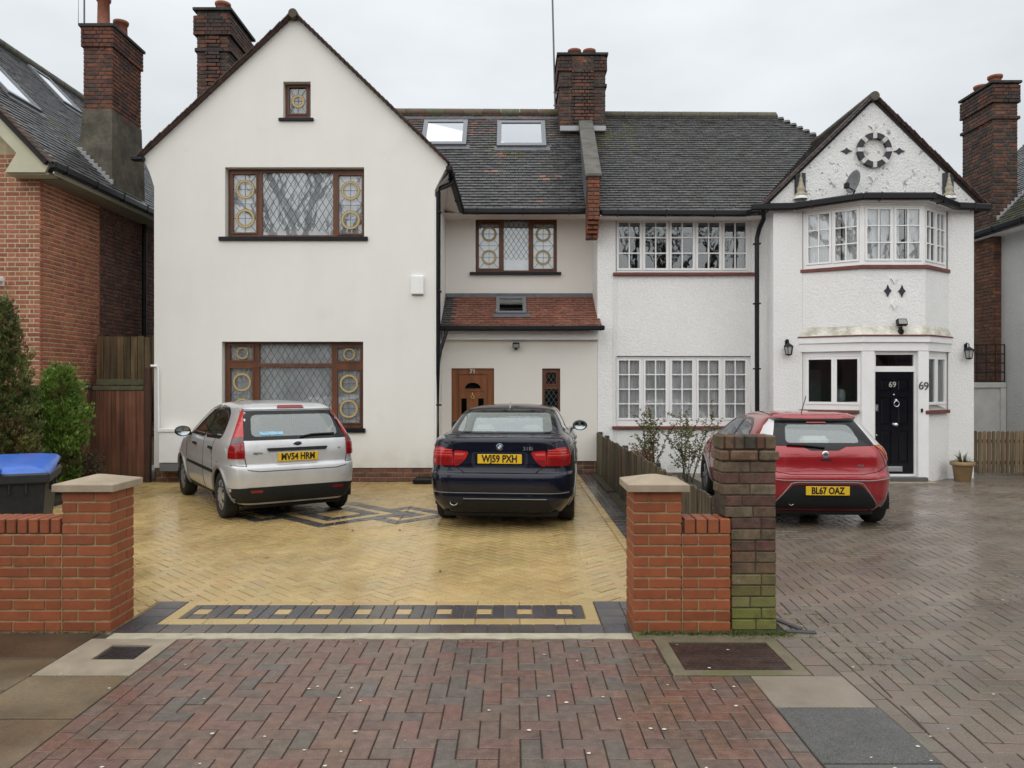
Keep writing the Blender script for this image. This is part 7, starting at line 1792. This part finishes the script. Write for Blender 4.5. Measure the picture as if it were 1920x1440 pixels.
wpipe = MB(); wpipe.tube([(gx(283, 13.46) - .0, 13.46, gz(686, 13.46)), (gx(294, 13.46), 13.46, gz(686, 13.46)), (gx(296, 13.46), 13.46, gz(690, 13.46)), (gx(297, 13.46), 13.46, gz(806, 13.46))], .022, 8)
tag(wpipe.build('waste_pipe', m_white), 'thin white waste pipe down the cream wall above the meter box', 'pipe')
def floodlight(x, y, Y, label, s=1.0, flip=1):
    o = empty('floodlight', (gx(x, Y), Y, gz(y, Y)), label=label, cat='light'); k = MB(); k.bbox(-.07 * s, .07 * s, -.16, -.08, -.03 * s, .07 * s, .012, M=Matrix.Rotation(R(18) * flip, 4, 'X')); k.build('lamp_housing', m_black, o)
    k = MB(); k.bbox(-.055 * s, .055 * s, -.165, -.158, -.015 * s, .055 * s, .003, M=Matrix.Rotation(R(18) * flip, 4, 'X')); k.build('lamp_glass', mat('lamp_glass_grey', (.28, .29, .28), .15), o)
    k = MB(); k.bbox(-.02, .02, -.10, -.002, -.05 * s, -.01, .006); k.bbox(-.035 * s, .035 * s, -.12, -.03, -.11 * s, -.045 * s, .02); k.build('bracket', m_black, o)
floodlight(967.5, 646, 14.8, 'small black floodlight with sensor below the white porch fascia', .95); floodlight(1685, 612, 13.45, 'black security floodlight above the bay entrance of the white house', 1.25, -1)
wf = empty('floodlight', (gx(6, 12.3), 12.3, gz(529, 12.3)), label='white security light on the front of the red brick house', cat='light')
k = MB(); k.bbox(-.12, .07, -.2, -.06, -.02, .07, .02); k.build('lamp_housing', m_white, wf); k = MB(); k.bbox(-.03, .03, -.07, .0, -.07, .0, .01); k.build('bracket', m_white, wf)
sp = empty('spotlight', (gx(922, 15.6), 15.6, gz(406, 15.6)), label='small black spotlight under the eaves over the brown leaded window', cat='light')
k = MB(); k.tube([(-.1, .05, -.03), (-.03, -.1, .0), (.0, -.16, .01)], .012, 6); k.build('arm', m_black, sp); k = MB(); k.lathe([(.0, -.05), (.04, -.04), (.045, .03), (.035, .05), (0, .05)], (.03, -.18, .02), 12, M=Matrix.Rotation(R(70), 4, 'X')); k.build('lamp_head', m_black, sp)
def lantern(x, y, Y, label):
    o = empty('wall_lantern', (gx(x, Y), Y, gz(y, Y)), label=label, cat='lantern', group='lanterns beside the bay'); k = MB()
    k.bbox(-.03, .03, -.02, -.002, -.0, .14, .008); k.tube([(0, -.01, .1), (0, -.05, .15), (0, -.11, .13), (0, -.115, .07)], .009, 8); k.lathe([(0, .02), (.012, .015), (.014, 0)], (0, -.03, .14), 8); k.build('bracket', m_black, o)
    k = MB(); k.lathe([(.0, .085), (.02, .075), (.085, .03), (.09, .015), (.082, .015), (0, .02)], (0, -.115, 0), 6, smooth=False)
    for i in range(6):
        a = i * math.pi / 3; k.tube([(.078 * math.cos(a), -.115 + .078 * math.sin(a), .015), (.055 * math.cos(a), -.115 + .055 * math.sin(a), -.13)], .006, 5)
    k.lathe([(0, -.155), (.05, -.14), (.06, -.125), (.055, -.122), (0, -.125)], (0, -.115, 0), 6, smooth=False); k.build('cage', m_black, o)
    k = MB(); k.lathe([(.072, .013), (.05, -.12)], (0, -.115, 0), 6, smooth=False); k.build('lantern_glass', mat('lantern_pane', (.42, .42, .40), .2), o)
lantern(1474.5, 652, 14.0, 'black hexagonal wall lantern near the downpipe of the white house'); lantern(1810, 659, 14.0, 'black hexagonal wall lantern at the outer corner above the plant pot')
ds = empty('satellite_dish', (gx(1600, 13.85), 13.95, gz(362, 13.85)), label='grey satellite dish on the white gable below the ornamental ring', cat='satellite dish'); m_dish = mat('dish_grey', (.16, .165, .17), .5)
k = MB(); M = Matrix.Translation((-.05, -.22, .17)) @ Matrix.Rotation(R(-72), 4, 'Z') @ Matrix.Rotation(R(78), 4, 'X') @ Matrix.Scale(.82, 4, (1, 0, 0))
k.lathe([(.0, -.035), (.08, -.03), (.15, -.012), (.21, .015), (.213, .012), (.15, -.018), (0, -.042)], (0, 0, 0), 28, M=M); k.build('dish', m_dish, ds)
k = MB(); k.tube([(.0, -.02, -.06), (0, -.15, .02), (-.02, -.2, .15)], .016, 8); k.tube([(-.03, -.2, .02), (-.25, -.42, .03)], .012, 6); k.bbox(-.30, -.22, -.46, -.38, .0, .1, .012); k.build('arm', m_black, ds)
am = empty('aerial_mast', (gx(1041, 17.3), 17.3, gz(200, 17.3)), label='tall thin aerial mast clamped to the central brick chimney', cat='aerial'); m_mast = mat('dull_steel', (.14, .13, .13), .5, .5)
k = MB(); k.tube([(0, 0, -.05), (-.08, 0, 3.2)], .02, 8); k.build('mast', m_mast, am)
for z in (.03, .32): k = MB(); k.bbox(-.04, .16, -.012, .012, z - .012, z + .012, .003); k.build('clamp', m_mast, am)
am2 = empty('aerial_mast', (gx(158, 14.3), 14.3, gz(48, 14.3)), label='slim aerial pole on the chimney of the red brick house', cat='aerial')
k = MB(); k.tube([(0, 0, -.3), (0, 0, 1.2)], .016, 8); k.build('mast', m_mast, am2); k = MB(); k.tube([(-.02, -.02, -.1), (-.1, -.02, .0), (-.1, 0, 1.2)], .006, 5); k.build('aerial_cable', m_mast, am2)

# ------------------------------------------------------------------ the far side of the street (behind the photographer, seen only mirrored in glass and paint)
m_ob1 = mat('far_brick', (.14, .075, .055), .8, noise=(2, .7, 1.2)); m_ob2 = mat('far_roof', (.06, .055, .05), .7, noise=(3, .7, 1.2)); m_ob3 = mat('far_window', (.03, .035, .04), .1)
k = MB()
for i in range(7):
    x = -42 + i * 12.5; k.box(x, x + 11.5, -30, -24, -.1, 5.2)
    k.add([(x - .3, -23.7, 5.1), (x + 11.8, -23.7, 5.1), (x + 11.8, -27, 8.6), (x - .3, -27, 8.6), (x - .3, -30.3, 5.1), (x + 11.8, -30.3, 5.1)], [(0, 1, 2, 3), (3, 2, 5, 4)], 1)
    for wx in (1, 4, 8):
        for z in (.9, 3.3): k.box(x + wx, x + wx + 1.8, -23.98, -23.9, z, z + 1.3, 2)
tag(k.build('opposite_terrace', [m_ob1, m_ob2, m_ob3]), kind='structure')
m_hedge = mat('dark_hedge', (.035, .05, .02), .9, noise=(4, .5, 1.4), bump=(8, 1, .1))
k = MB(); k.bbox(-45, 45, -20.6, -19.8, -.1, 1.5, .2); tag(k.build('opposite_hedge', m_hedge), kind='structure')
def bare_tree(x, y, h, seed, label):
    rnd = random.Random(seed); t_ = empty('street_tree', (x, y, -.14), 0, label, 'tree', 'bare trees along the street'); tr = MB(); cr = MB()
    def grow_(mb, p, d, L, r, depth):
        n = 5; pts = [p]; q = p.copy(); dd_ = d.copy()
        for i in range(n):
            dd_ = (dd_ + Vector((rnd.uniform(-.16, .16), rnd.uniform(-.16, .16), rnd.uniform(-.02, .1)))).normalized(); q = q + dd_ * L / n; pts.append(q.copy())
        mb.tube(pts, [r * (1 - .55 * i / n) for i in range(n + 1)], 7 if depth < 2 else 4, cap=False)
        if depth >= 5: return
        for c in range(3 if depth < 3 else 2):
            j = rnd.randint(2, n); nd = (dd_ + Vector((rnd.uniform(-.9, .9), rnd.uniform(-.9, .9), rnd.uniform(-.1, .6)))).normalized(); grow_(cr, pts[j], nd, L * rnd.uniform(.6, .82), r * .58, depth + 1)
    grow_(tr, Vector((0, 0, 0)), Vector((.03, .02, 1)), h * .36, .38, 0); tr.build('trunk', m_bark, t_); cr.build('crown', m_bark, t_)
bare_tree(7.3, -3.4, 14, 4, 'bare street tree mirrored in the upper windows of the white house'); bare_tree(-8.3, -4.2, 14, 8, 'bare street tree mirrored in the leaded windows'); bare_tree(16, -5, 12, 12, 'bare street tree further along the kerb')
